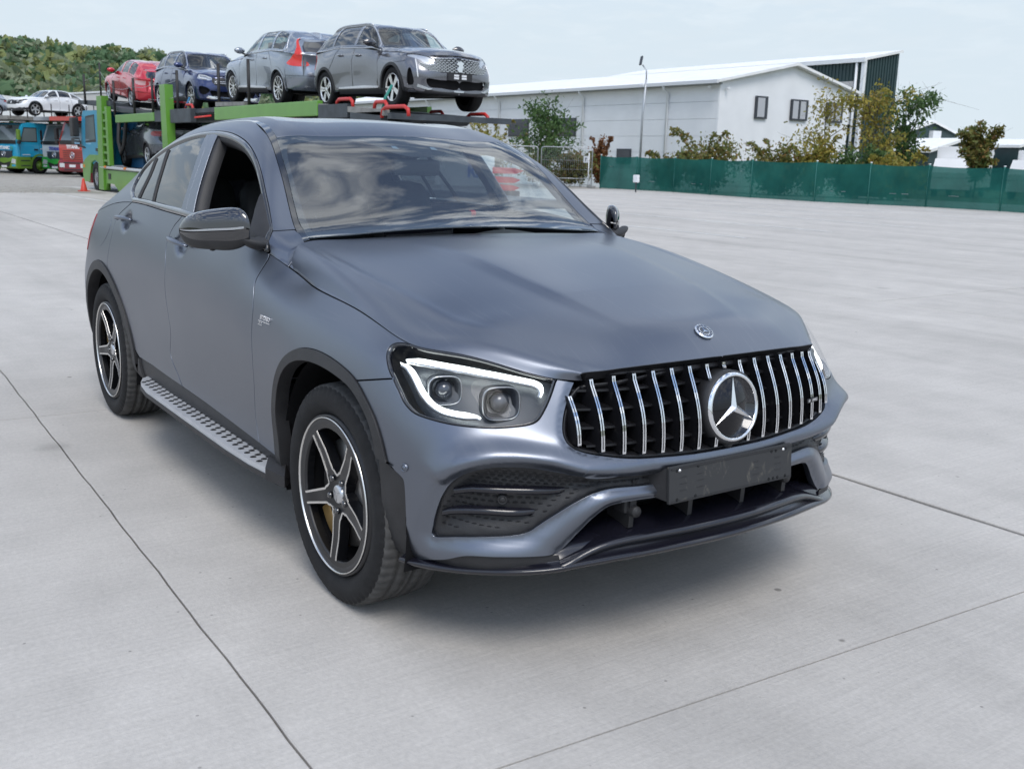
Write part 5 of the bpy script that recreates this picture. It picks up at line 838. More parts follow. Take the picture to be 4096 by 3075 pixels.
# ---------------------------------------------------------------- greenhouse
wsin = np.vstack([[(3.2584, .4269)], TR['ws_in'][2:-1], [(3.83, .438)]]); wsb = [(3.838, .60), (3.830, .80), (3.827, 1.08)]
wspoly = join(crv([(3.2620, .4275), (3.2760, .55), (3.2887, .6857), (3.293, .88), (3.294, 1.08)]), ln((3.294, 1.08), (3.827, 1.08)), crv(wsb[::-1]), crv(wsin[::-1]))
WS = panel(PC, wspoly, sides=(-1, 1), h=.03, gap=.001, flange=.006, nofl=lambda q: q[1] > 1.074).ob('windscreen', M_WS, CAR)
ctop, cbot = (3.444, 1.0799), (3.80, 1.0799)
fr = join(crv([(3.2620, .4275), (3.2760, .55), (3.2887, .6857), (3.293, .88), (3.294, 1.0799)]), ln((3.294, 1.0799), ctop), crv([(3.444, 1.0799), (3.44, 1.02), (3.415, .955), (3.37, .90), (3.331, .86)]), crv([(3.331, .86), (3.328, .70), (3.323, .51), (3.345, .468), (3.42, .452), (3.50, .446), (3.62, .444), (3.74, .456), (3.765, .475), (3.777, .60), (3.785, .8), (3.788, 1.0799)]), ln((3.788, 1.0799), (3.827, 1.0799)), crv(wsb[::-1]), crv(wsin[::-1])); mb = MB()
panel(PC, fr, sides=(-1, 1), off=-.005, gap=0, flange=0, h=.03, mb=mb).ob('frit', mat('frit_black', (.012, .013, .017), .5), WS)
for q_, sz in (((3.385, .985), (.030, .022)), ((3.385, 1.20), (.03, .022))):
    for sd_ in ((-1, 1) if q_[1] < 1.08 else ()):
        P_ = PC.ev(q_)[0]; N_ = PC.no(q_)[0]; o_ = MB().prism([(-sz[0]*.5, -sz[1]*.4), (sz[0]*.5, -sz[1]*.5), (sz[0]*.2, sz[1]*.5), (-sz[0]*.5, sz[1]*.5)], -.002, .0, plane='xy').ob('sensor_window', mat('sensor_glass', (.22, .28, .34), .1), WS)
        o_.matrix_local = frame_from((0, 1, 0), np.cross(N_*[1, sd_, 1], [0, 1, 0]).tolist(), ((P_-N_*.002)*[1, sd_, 1]).tolist())
# roof, sunroof, hatch
rf = join(ln((3.2620, .4275), (2.0, .424)), ln((2.0, .424), (2.0, 1.08)), ln((2.0, 1.08), (3.2925, 1.08)), crv([(3.2925, 1.08), (3.291, .88), (3.2867, .6857), (3.2740, .55), (3.2600, .4275)]))
sr = join(crv([(2.25, .50), (2.6, .495), (2.98, .498), (3.06, .515), (3.088, .56), (3.092, .70), (3.092, .90), (3.092, 1.08)]), ln((3.092, 1.08), (2.25, 1.08)))
ROOF = panel(PC, join(ln((3.2600, .4285), (2.0, .424), (2.0, 1.08), (2.25, 1.08)), sr[0:1]*0+[2.25, 1.08], ln((2.25, 1.08), (2.25, .50)), crv([(2.25, .50), (2.6, .495), (2.98, .498), (3.06, .515), (3.088, .56), (3.092, .70), (3.092, .90), (3.092, 1.08)]), ln((3.092, 1.08), (3.2925, 1.08)), crv([(3.2925, 1.08), (3.291, .88), (3.2867, .6857), (3.2740, .55), (3.2600, .4285)])), sides=(-1, 1), h=.035, gap=.001, flange=.02, nofl=lambda q: q[1] > 1.074).ob('roof', M_PAINT, CAR)
panel(PC, sr, sides=(-1, 1), h=.04, gap=.003, flange=.01, off=-.001, nofl=lambda q: q[1] > 1.074).ob('sunroof', mat('roof_glass', (.05, .055, .065), .16, .2, .6, .6, .15), ROOF)
HA = panel(PC, join(ln((1.98, .424), (.95, .42), (.60, .36), (.4526, .2), (.4526, 1.08), (1.98, 1.08))), sides=(-1, 1), h=.04, gap=.002, nofl=lambda q: q[1] > 1.074).ob('hatch', M_PAINT, CAR)
panel(PC, join(ln((1.90, .47), (1.1, .47), (1.1, 1.08), (1.90, 1.08))), sides=(-1, 1), h=.05, off=.003, gap=0, flange=.003, nofl=lambda q: q[1] > 1.074).ob('rear_glass', M_PIANO, HA)
panel(PL, join(ln((0, .02), (.72, .02), (1.02, .06), (1.10, .40), (.72, .55), (.72, BT), (0, BT))), sides=(-1, 1), h=.05, gap=.001, flange=.02, nofl=lambda q: q[0] < .01).ob('rear_bumper', M_PAINT, CAR)
# side windows
DLO = crv([(3.80, .004), (3.765, .20), (3.74, .272), (3.6886, .2917), (3.6219, .3006), (3.5459, .2993), (3.4613, .2972), (3.381, .2965), (3.2861, .2984), (3.1889, .3016), (3.0795, .3036), (2.9507, .3050), (2.7215, .3040), (2.45, .3035), (2.2, .3030), (2.03, .300), (1.91, .288), (1.84, .245), (1.822, .19), (1.848, .12), (1.92, .05), (2.03, .0005)])
DLO = join(DLO, ln((2.03, .0005), (2.9, .0005), (3.80, .0005)))
gapBc = np.vstack([[(2.733, .304)], TR['gapB'][1:], [(2.928, .008)]])
for sd_ in (-1, 1):
    sl = (sd_,); d1, d2 = sideparts[sd_]; near = sd_ == -1
    # painted/gloss strips: outer surround split at the door gap
    inn = inset(DLO, .024); n_ = len(DLO)
    mb = MB(); S_ = np.array([1, sd_, 1]); O_ = inset(DLO, .0005); G = []
    for o_, i_ in zip(np.vstack([O_, O_[:1]]), np.vstack([inn, inn[:1]])):
        G.append([o_*.999+i_*.001, o_*.6+i_*.4, i_])
    G = np.array(G); q_ = G.reshape(-1, 2); P_ = PC.ev(q_).reshape(G.shape[0], 3, 3); N_ = PC.no(q_).reshape(G.shape[0], 3, 3); of = np.array([.001, .006, .002])[None, :, None]
    Gm = np.concatenate([P_[:, :1]-N_[:, :1]*.02, P_+N_*of, P_[:, 2:]-N_[:, 2:]*.02], 1)*S_; mb.grid(Gm); mb.ob('window_trim', M_STRIP, CAR)
    # B pillar covers on both door frames
    gR = crv(np.vstack([[(2.700, .30)], TR['glassR_f'][1:-1], [(2.842, .012)]])); gF = crv(np.vstack([[(2.835, .30)], TR['glassF_r'][1:-1], [(3.015, .012)]])); gB = crv(gapBc)
    if not near: gR, gF, gB = [g_-[.10, 0] for g_ in (gR, gF, gB)]
    panel(PC, join(gR, gB[::-1]), sides=sl, off=.003, gap=.0012, flange=.015, h=.03).ob('pillar_cover', M_PAINT, d2)
    panel(PC, join(gB, gF[::-1]), sides=sl, off=.003, gap=.0012, flange=.03, h=.03).ob('pillar_cover', M_PAINT, d1)
    # glass
    top_i = inset(DLO, .02)
    rear_glass = join(gR[::-1], ln((gR[0, 0]+.01, .283), (2.5, .284), (2.262, .282)), crv(TR['bar1']), ln((2.3836, .022), (gR[-1, 0], .022)))
    panel(PC, rear_glass, sides=sl, off=-.004, gap=.0, flange=0, h=.04).ob('window', M_TINT, d2)
    b1 = crv(TR['bar1']+[-.012, 0]); b2 = crv(TR['bar2'])
    panel(PC, join(ln((2.236, .276), (2.075, .270)), b2, ln((2.1236, .024), (2.372, .022)), b1[::-1]), sides=sl, off=-.004, gap=.0, flange=0, h=.04).ob('quarter_window', M_TINT, d2)
    panel(PC, join(b2[::-1]+[-.01, 0], crv([(2.07, .272), (1.95, .268), (1.872, .235), (1.85, .19), (1.872, .125), (1.935, .072), (2.04, .03), (2.1136, .024)])), sides=sl, off=-.004, gap=0, flange=0, h=.04).ob('quarter_window', M_TINT, CAR)
    for c_ in (crv(TR['bar1']), crv(TR['bar2']+[-.005, 0])):
        P_ = PC.ev(c_); N_ = PC.no(c_); t_ = np.array([1, 0, 0]); MB().grid(np.stack([P_-t_*.016-N_*.01, P_-t_*.014+N_*.003, P_+t_*.004+N_*.003, P_+t_*.006-N_*.01], 1)*S_).ob('window_bar', M_DARK if False else M_PLAST, d2)
    # front door: black seal inside the frame; the far window is up, the near one is wound down
    fo_ = join(gF[::-1]+[.003, 0], crv([(gF[0, 0]+.015, .286), (3.0795, .286), (3.2861, .281), (3.45, .280), (3.60, .283), (3.68, .272), (3.73, .245)]), ln((3.75, .20), (3.77, .022), (gF[-1, 0]+.005, .022)))
    fi_ = inset(fo_, .016); P_ = PC.ev(np.vstack([fo_ if area2(fo_) > 0 else fo_[::-1]])); Pi = PC.ev(fi_); N_ = PC.no(fi_)
    Po = np.vstack([P_, P_[:1]]); Pi = np.vstack([Pi, Pi[:1]]); N2 = np.vstack([N_, N_[:1]]); MB().grid(np.stack([Po-N2*.004, Pi-N2*.012, Pi-N2*.055], 1)*S_).ob('window_seal', M_PLAST, d1)
    if not near: panel(PC, fo_, sides=sl, off=-.010, gap=0.004, flange=0, h=.05).ob('window', M_CLEAR, d1)
    # mirror triangle
    mt = join(crv(TR['mtri']), ln((3.70, .012), (3.80, .014)), crv([(3.79, .06), (3.758, .20), (3.725, .262), (3.68, .282), (3.60, .282), (3.5499, .279)]))
    panel(PC, mt, sides=sl, off=.003, gap=.001, flange=.02, h=.03).ob('mirror_base', M_PLAST, d1)
    # door mirror
    MR = empty('x', parent=None); bpy.data.objects.remove(MR)
    # sections along the mirror from inner end to tip: centre (x,w,z), half sizes (front-back, height)
    sec = [(-.735, .906, 1.173, .012, .027), (-.749, .909, 1.179, .040, .046), (-.770, .924, 1.184, .056, .067), (-.805, .960, 1.178, .063, .075), (-.853, 1.001, 1.173, .062, .071), (-.895, 1.038, 1.168, .057, .065), (-.928, 1.061, 1.164, .049, .055), (-.951, 1.076, 1.162, .036, .038), (-.965, 1.086, 1.162, .016, .015), (-.970, 1.088, 1.161, .006, .006)]
    if not near: sec = [(x-.01, w_-.055, z, a, b) for x, w_, z, a, b in sec]
    t_ = np.linspace(0, 1, len(sec)); SC = nat(t_, np.array(sec), np.linspace(0, 1, 30)); G = []; na = 28
    for x_, w_, z_, hx, hz in SC:
        hx, hz = max(hx, .006), max(hz, .006); ring = []
        for k_ in range(na+1):
            a = 2*math.pi*k_/na; c_, s_ = math.cos(a), math.sin(a); e_ = .75
            px_ = hx*np.sign(c_)*abs(c_)**e_; pz_ = hz*np.sign(s_)*abs(s_)**.85
            if px_ < 0: px_ *= .55                                   # flat mirror side at the back
            zz = pz_+(-.006 if s_ < 0 else 0)
            ring.append((x_+px_, (w_)*sd_, z_+zz))
        G.append(ring)
    G = np.array(G)
    MIR = MB().grid(G[:, :]).ob('door_mirror', M_PIANO, CAR)
    MB().add((Gl := G.copy())[:, :, :].reshape(-1, 3)*0, []) if False else None
    # matt lower shell sits just proud of the gloss cap
    C0 = G.mean(1, keepdims=True); low_ = (G-C0)*1.02+C0; lo_idx = range(int(na*.56), int(na*.94)+1); MB().grid(low_[:, list(lo_idx)]).ob('lower_shell', M_PLAST, MIR)
    ind = (G-C0)*1.012+C0; ii = [0, na-1]; st = np.array([[ind[r_, 0]*.75+ind[r_, 1]*.25, ind[r_, 0]*.9+ind[r_, na-1]*.1] for r_ in range(7, 29)]); MB().grid(st).ob('indicator', mat('indicator_lens', (.45, .47, .5), .12, .5, coat=1.), MIR)
    arm = crv(np.array([(-.755, .848, 1.122), (-.745, .875, 1.123), (-.745, .91, 1.133), (-.76, .94, 1.146)])*S_, .012); MB().tube(arm, np.linspace(.050, .024, len(arm)), 14, flat=(1.0, .55)).ob('arm', M_PLAST, MIR)
    MB().lathe([(0, -.016), (.010, -.013), (.014, 0), (.015, .01)], 14, 'z', M=Matrix.Translation((-.845, 1.005*sd_, 1.106))).ob('camera_bump', M_PLAST, MIR)
    gl_ = [(-.60, 0), (.0, 0)]
    # handles
    for nm, dr in (('handleF', d1), ('handleR', d2)):
        q0, q1 = TR[nm]; off_a = .0; c_ = crv([(q0[0]+(q1[0]-q0[0])*u+off_a, q0[1]+(q1[1]-q0[1])*u+.004) for u in np.linspace(0, 1, 9)], .02); P_ = PL.ev(c_); N_ = PL.no(c_); n = len(c_); u = np.linspace(0, 1, n); bow = .012+.030*np.sin(np.pi*u)**.6; r_ = .013*np.clip(np.sin(np.pi*np.clip(u, .06, .94))**.35, .4, 1)
        MB().tube((P_+N_*bow[:, None])*S_, r_, 12, flat=(1.15, .8)).ob('handle', M_PAINT, dr)
# badge with lettering on both fenders
for sd_ in (-1, 1):
    q0, q1 = np.array([3.8709, .652]), np.array([3.9858, .659]); c_ = (q0+q1)/2; P_ = PL.ev(c_)[0]; N_ = PL.no(c_)[0]; S_ = np.array([1, sd_, 1.]); ta = np.array([1, 0, 0.])*(1 if sd_ == -1 else -1)
    upn = np.cross(N_*S_, ta); M_ = frame_from(ta.tolist(), upn.tolist(), ((P_+N_*.002)*S_).tolist()); o_ = MB().box((0, -.010, 0), (.108, .0028, .003)).ob('fender_badge', M_CHROME, CAR); o_.matrix_local = M_
    put_text('letters', 'BITURBO', .0225, Matrix.Translation((.004, .0035, 0)), M_CHROME, o_, .0012, .0006, .15, 1.0); put_text('letters', '4MATIC', .0085, Matrix.Translation((-.034, -.0165, 0)), M_CHROME, o_, .0008, .0001, .1); MB().box((-.034, -.0235, 0), (.040, .0018, .002)).ob('badge_edge', M_CHROME, o_)
# ---------------------------------------------------------------- running boards
for sd_ in (-1, 1):
    out = [(-2.22, .893), (-2.18, .935), (-2.10, .965), (-1.95, .983), (-1.4, .987), (-.83, .988), (-.61, .981), (-.46, .966), (-.50, .932), (-.59, .906), (-.70, .895), (-1.3, .889), (-1.75, .884), (-2.20, .884)]
    poly = [(x, w_*sd_) for x, w_ in out]
    RB = MB().prism(poly, .318, .3395, plane='xy').ob('running_board', M_BOARD, CAR)
    MB().prism([(x*1.0, (w_+.004)*sd_ if w_ > .9 else w_*sd_) for x, w_ in out], .300, .3185, plane='xy').ob('board_edge', M_PLAST, RB)
    MB().add([(-.46, .972*sd_, .342), (-.36, .94*sd_, .33), (-.44, .90*sd_, .36), (-.60, .90*sd_, .355), (-.46, .972*sd_, .30), (-.36, .94*sd_, .29), (-.44, .87*sd_, .29), (-.60, .87*sd_, .29)], [(0, 1, 2), (0, 2, 3), (0, 4, 5, 1), (1, 5, 6, 2), (4, 0, 3, 7)]).ob('board_cap', M_PLAST, RB)
    st_me = MB().lathe([(0, .0028), (.008, .0024), (.0105, .001), (.0120, .0008), (.0125, 0)], 12, 'z', mi=0).mesh('stud')
    k_ = 0
    for i_ in range(26):
        for j_ in range(3):
            x_ = -2.12+i_*.0635+j_*.018; w_ = .905+j_*.025
            if (i_ % 2 == 1 and j_ == 0 and False) or x_ > -.58 and j_ == 0: continue
            if x_ > -.52: continue
            s_ = bpy.data.objects.new('rubber_stud', st_me); COL.objects.link(s_); s_.parent = RB; s_.location = (x_, w_*sd_, .3397)
    if not st_me.materials: st_me.materials.append(M_RUB)
# ---------------------------------------------------------------- wheels
def cdt_plate(outer, holes, h, yfun, th):
    """flat ring with holes, domed by yfun(r), thickness th; in x-z plane"""
    mb = MB(); loops = [outer]+holes; B = np.vstack(loops); g = []
    for r_ in np.arange(.03, .26, .022):
        n = max(6, int(2*np.pi*r_/.022)); g += [(r_*math.cos(t), r_*math.sin(t)) for t in np.linspace(0, 2*np.pi, n, endpoint=False)]
    g = np.array(g); k = inpoly(outer, g)
    for hh in holes: k &= ~inpoly(hh, g)
    g = g[k]; d = np.sqrt(((g[:, None]-B)**2).sum(-1)).min(1); g = g[d > .007]; Q = np.vstack([B, g]); E = []; o = 0
    for l in loops: n = len(l); E += [(o+i, o+(i+1) % n) for i in range(n)]; o += n
    r_ = delaunay_2d_cdt([Vector(q) for q in Q], E, [], 0, 1e-7); V = np.array([v[:] for v in r_[0]]); F = np.array([f for f in r_[2] if len(f) == 3]); c = V[F].mean(1); k = inpoly(outer, c)
    for hh in holes: k &= ~inpoly(hh, c)
    F = F[k]; y = yfun(np.hypot(V[:, 0], V[:, 1])); P = np.stack([V[:, 0], y, V[:, 1]], 1); mb.add(P, [tuple(f) for f in F], smooth=True)
    for l in loops:
        n = len(l); yy = yfun(np.hypot(l[:, 0], l[:, 1])); a = np.stack([l[:, 0], yy, l[:, 1]], 1); b = a-[0, th, 0]; mb.add(np.vstack([a, b]), [(i, (i+1) % n, n+(i+1) % n, n+i) for i in range(n)])
    return mb
def rim_y(r): return -.030*np.exp(-(r/.10)**2)-.004-.010*np.exp(-((r-.15)/.06)**2)
def make_tyre(Ro=.3685, wd=.245, Rr=.262, pitches=64):
    prof = [(Rr, -.092), (Rr+.010, -.106), (Rr+.035, -.120), (Rr+.062, -.1225), (Ro-.024, -.117), (Ro-.009, -.108), (Ro-.003, -.096), (Ro-.001, -.070), (Ro-.0005, -.060), (Ro-.009, -.058), (Ro-.009, -.047), (Ro, -.045), (Ro, -.018), (Ro-.009, -.016), (Ro-.009, -.005), (Ro, -.003)]
    prof = prof+[(r, -h) for r, h in prof[::-1]]; P = np.array(prof)*[1, wd/.245]; n = pitches*4; mb = MB(); V = []; k = len(P)
    for i in range(n):
        a = 2*np.pi*i/n; cut = (i % 4 == 0)
        for j, (r, h) in enumerate(P):
            r2 = r
            if cut and (4 <= j <= 7 or k-8 <= j <= k-5): r2 = r-(.006 if j not in (4, k-5) else .002)
            if cut and (j in (11, 12, k-12, k-13)): r2 = r-.002
            V.append((r2*math.cos(a), h, r2*math.sin(a)))
    F = [];  mi = []
    for i in range(n):
        i2 = (i+1) % n
        for j in range(k-1): F.append((i*k+j, i*k+j+1, i2*k+j+1, i2*k+j)); mi.append(1 if 5 <= j < k-6 else 0)
    mb.add(V, F, smooth=True); mb.mi = mi; return mb
def make_wheel(kind='main'):
    rim = MB(); spokes = 5; holes = []; trims = []
    for k_ in range(spokes):
        a0 = R(-90+36+72*k_); ap = .072
        # window between two spokes: apex near the hub, sides parallel to the spokes
        hw_i, hw_o = .029, .0235
        def side(s, r, k=k_):                                     # edge of spoke at radius r on the given side
            sa = R(-90+72*(k+(0 if s > 0 else 1))); hw = np.interp(r, [.07, .21], [hw_i, hw_o]); d = np.array([math.cos(sa), math.sin(sa)]); nrm = np.array([-d[1], d[0]])*(1 if s > 0 else -1); return d*r+nrm*hw
        L1 = [side(1, r) for r in np.linspace(.085, .222, 9)]; L2 = [side(-1, r) for r in np.linspace(.085, .222, 9)]; ax = np.array([math.cos(a0), math.sin(a0)])
        apex = [L2[0]*.62+ax*.075*.38, ax*.070, L1[0]*.62+ax*.075*.38]; a1 = math.atan2(L1[-1][1], L1[-1][0]); a2 = math.atan2(L2[-1][1], L2[-1][0])
        if a2 < a1: a2 += 2*np.pi
        ro = np.hypot(*L1[-1]); arc = [np.array([ro*math.cos(t), ro*math.sin(t)]) for t in np.linspace(a1, a2, 10)][1:-1]
        hole = np.array(L1+arc+L2[::-1]+[apex[0], apex[1], apex[2]]); holes.append(hole); trims.append(np.array([L2[i] for i in range(8, -1, -1)]+apex+L1))
    outer = np.array([(.252*math.cos(t), .252*math.sin(t)) for t in np.linspace(0, 2*np.pi, 72, endpoint=False)])
    W_ = cdt_plate(outer, holes, .02, lambda r: -rim_y(r)*-1, .035)
    return W_, trims
def place_wheels():
    ty = make_tyre(); tme = ty.mesh('tyre', True); tme.materials.append(M_RUB); tme.materials.append(M_TREAD)
    W_, trims = make_wheel(); wme = W_.mesh('rim', False); wme.materials.append(mat('gloss_black_alloy', (.006, .0065, .008), .3, 0., .4, .0))
    tm = MB()
    for t_ in trims:
        t_ = crv(t_, .012); e = np.gradient(t_, axis=0); nrm = np.stack([-e[:, 1], e[:, 0]], 1); nrm /= np.linalg.norm(nrm, axis=1, keepdims=True)+1e-9
        c = t_.mean(0); sg = -np.sign(np.sign(((c-t_)*nrm).sum(1)).sum()); nrm *= sg if sg != 0 else 1
        o_ = t_+nrm*.0082; y = rim_y(np.hypot(t_[:, 0], t_[:, 1]))+.0012
        G = np.stack([np.stack([t_[:, 0], y-.004, t_[:, 1]], 1), np.stack([t_[:, 0]+nrm[:, 0]*.0008, y, t_[:, 1]+nrm[:, 1]*.0008], 1), np.stack([o_[:, 0], y, o_[:, 1]], 1), np.stack([o_[:, 0], y-.003, o_[:, 1]], 1)], 1); tm.grid(G, smooth=False)
    tmm = tm.mesh('edge', False); tmm.materials.append(M_MACH)
    lip = MB().lathe([(.2545, -.006), (.2553, .000), (.2570, .0012), (.2588, .001), (.2595, -.003)], 96, 'y').mesh('lip'); lip.materials.append(M_MACH)
    flan = MB().lathe([(.2215, -.016), (.2225, -.007), (.2535, -.004), (.2612, -.006), (.2665, -.004), (.2665, -.03)], 72, 'y').mesh('flange'); flan.materials.append(mat('dark_alloy', (.022, .022, .024), .45, 0.))
    barrel = MB().lathe([(.252, -.01), (.238, -.045), (.225, -.12), (.225, -.20), (.0, -.20)], 64, 'y').mesh('barrel'); barrel.materials.append(M_DARK)
    cap = MB().lathe([(0, .006), (.024, .006), (.030, .003), (.0335, -.004), (.034, -.02)], 40, 'y').mesh('cap'); cap.materials.append(M_SATIN)
    st = MB(); star(st, .028, .005, .003, Matrix.Rotation(R(-90), 4, 'X') @ Matrix.Rotation(R(180), 4, 'Y')); stm = st.mesh('star'); stm.materials.append(M_PIANO)
    bolt = MB().lathe([(0, -.003), (.007, -.003), (.010, -.006), (.011, -.012)], 12, 'y').mesh('bolt'); bolt.materials.append(M_PIANO)
    disc = MB().lathe([(.06, -.05), (.08, -.058), (.178, -.058), (.180, -.064), (.178, -.07)], 56, 'y').mesh('disc'); disc.materials.append(M_DISC)
    cal = MB()
    for i_ in range(9): pass
    cal.lathe([(.125, -.044), (.19, -.044), (.198, -.06), (.198, -.09), (.12, -.09)], 10, 'y', a0=R(15), a1=R(70), closed=False); cme = cal.mesh('caliper'); cme.materials.append(M_GOLD)
    for x_, sd_, rot in ((0, -1, 0), (0, 1, 20), (-2.873, -1, 8), (-2.873, 1, 40)):
        yo = .928 if x_ == 0 else .932
        w_ = bpy.data.objects.new('wheel', wme); COL.objects.link(w_); w_.parent = CAR; w_.location = (x_, sd_*yo, .3655); w_.rotation_euler = (0, R(rot), 0 if sd_ == 1 else math.pi)
        if sd_ == -1: w_.rotation_euler = (0, R(-rot), math.pi)
        def ch(n, me, rot0=None, loc=None):
            o_ = bpy.data.objects.new(n, me); COL.objects.link(o_); o_.parent = w_
            if loc: o_.location = loc
            if rot0 is not None: o_.rotation_euler = (0, rot0, 0)
            return o_
        ch('tyre', tme, None, (0, -.1195, 0)); ch('spoke_edge', tmm); ch('rim_lip', lip); ch('rim_flange', flan); ch('barrel', barrel); ch('hub_cap', cap, None, (0, -.026, 0)); ch('star', stm, None, (0, -.0195, 0))
        for k_ in range(5): a = R(-90+72*k_); ch('bolt', bolt, None, (.057*math.cos(a), -.012, .057*math.sin(a)))
        ch('brake_disc', disc); ch('caliper', cme, R(100 if x_ == 0 else 20))
place_wheels()
# ---------------------------------------------------------------- underside, wheel wells, interior
ub = MB(); ub.box((-1.55, 0, .31), (3.9, 1.30, .08)); ub.box((-1.45, 0, .40), (1.75, 1.70, .16)); ub.box((.15, 0, .62), (.95, 1.02, .55)); ub.box((-2.95, 0, .62), (1.2, 1.30, .5))
UB = ub.ob('underbody', M_DARK, CAR)
for x_ in (0, -2.873):
    for sd_ in (-1, 1): MB().lathe([(.455, .60*sd_), (.458, .90*sd_)], 28, 'y', a0=R(-15), a1=R(195), closed=False, M=Matrix.Translation((x_, 0, .37))).ob('wheel_liner', M_DARK, CAR); MB().lathe([(.0, .62*sd_), (.455, .60*sd_)], 28, 'y', a0=R(-12), a1=R(192), closed=False, M=Matrix.Translation((x_, 0, .37))).ob('wheel_liner', M_DARK, CAR)
for sd_ in (-1, 1):
    panel(PL, join(ln((2.05, .45), (3.84, .45), (3.80, BT), (2.05, BT))), sides=(sd_,), off=-.07, gap=0, flange=0, h=.06).ob('door_card', M_DASH, CAR)
panel(PC, join(ln((1.2, .42), (3.24, .42), (3.26, .6), (3.27, 1.08), (1.2, 1.08))), sides=(-1, 1), off=-.035, gap=0, flange=0, h=.07).ob('headliner', mat('headliner', (.12, .12, .125), .9), CAR)
for sd_ in (-1, 1): panel(PC, join(ln((.7, .05), (1.75, .05), (1.82, .30), (3.1, .315), (3.72, .30), (3.74, .40), (3.1, .45), (.7, .45))), sides=(sd_,), off=-.028, gap=0, flange=0, h=.06).ob('pillar_lining', MATS['headliner'], CAR)
da = MB(); wq = np.linspace(-.74, .74, 25)
def hump(v): return .035*math.exp(-((v-.36)/.20)**2)
da.grid(np.array([[(-.62, v, 1.085), (-.78, v, 1.10+hump(v)*.5), (-.92, v, 1.105+hump(v)), (-1.02, v, 1.08+hump(v)), (-1.06, v, 1.00), (-1.03, v, .80), (-.95, v, .55)] for v in wq])); da.ob('dashboard', M_DASH, CAR)
MB().box((-1.02, -.02, 1.125), (.02, .34, .085), bev=.008).ob('screen', M_PIANO, CAR)
sw = MB(); Ms = np.array(frame_from((0, 1, 0), (-.35, 0, 1), (-1.14, .37, 1.02))); sw.tube([(.185*math.cos(t), .185*math.sin(t), 0) for t in np.linspace(0, 2*np.pi, 40, endpoint=False)], .016, 10, closed=True, M=Ms)
for a in (0, 180, 270): sw.tube([(.03*math.cos(R(a)), .03*math.sin(R(a)), -.03), (.18*math.cos(R(a)), .18*math.sin(R(a)), 0)], .016, 8, M=Ms)
SWO = sw.ob('steering_wheel', M_SEAT, CAR); MB().tube([(.185*math.cos(t), .185*math.sin(t), .0) for t in np.linspace(R(86), R(94), 4)], .0175, 10, M=Ms).ob('centre_mark', mat('red_mark', (.5, .02, .02), .5), SWO)
def seat(x_, y_):
    def sec(t, wd, th): return [(-th, -wd), (-th*.2, -wd*1.08), (th, -wd*.98), (th*.75, -wd*.6), (th*.55, 0), (th*.75, wd*.6), (th, wd*.98), (-th*.2, wd*1.08), (-th, wd), (-th*1.2, 0), (-th, -wd)]
    bk = []
    for z_, wd, th in ((.48, .22, .07), (.62, .245, .085), (.80, .26, .085), (.95, .25, .07), (1.06, .20, .06), (1.10, .13, .055), (1.17, .125, .055), (1.26, .12, .05), (1.31, .09, .035), (1.325, .03, .01)):
        xx = x_-.28*(z_-.48); bk.append([(xx+a, y_+b, z_) for a, b in sec(0, wd, th)])
    m = MB().grid(np.array(bk)); o_ = m.ob('seat', M_SEAT, CAR); cu = []
    for i_, xx in enumerate(np.linspace(x_+.05, x_+.52, 6)): cu.append([(xx, y_+b, z_) for b, z_ in ((-.26, .42), (-.27, .52), (-.2, .50), (0, .49), (.2, .50), (.27, .52), (.26, .42))])
    MB().grid(np.array(cu)).ob('cushion', M_SEAT, o_)
for y_ in (-.38, .38): seat(-1.66, y_)
for y_ in (-.40, .40): seat(-2.45, y_)
rm = MB().box((-1.09, 0, 1.405), (.04, .23, .07), bev=.02).ob('rear_view_mirror', M_PLAST, CAR)
# wiper resting under the rear edge of the hood
MB().tube([(-.70, -.25, 1.178), (-.685, -.08, 1.176), (-.675, .08, 1.172)], .007, 8).ob('wiper', M_PLAST, CAR); 

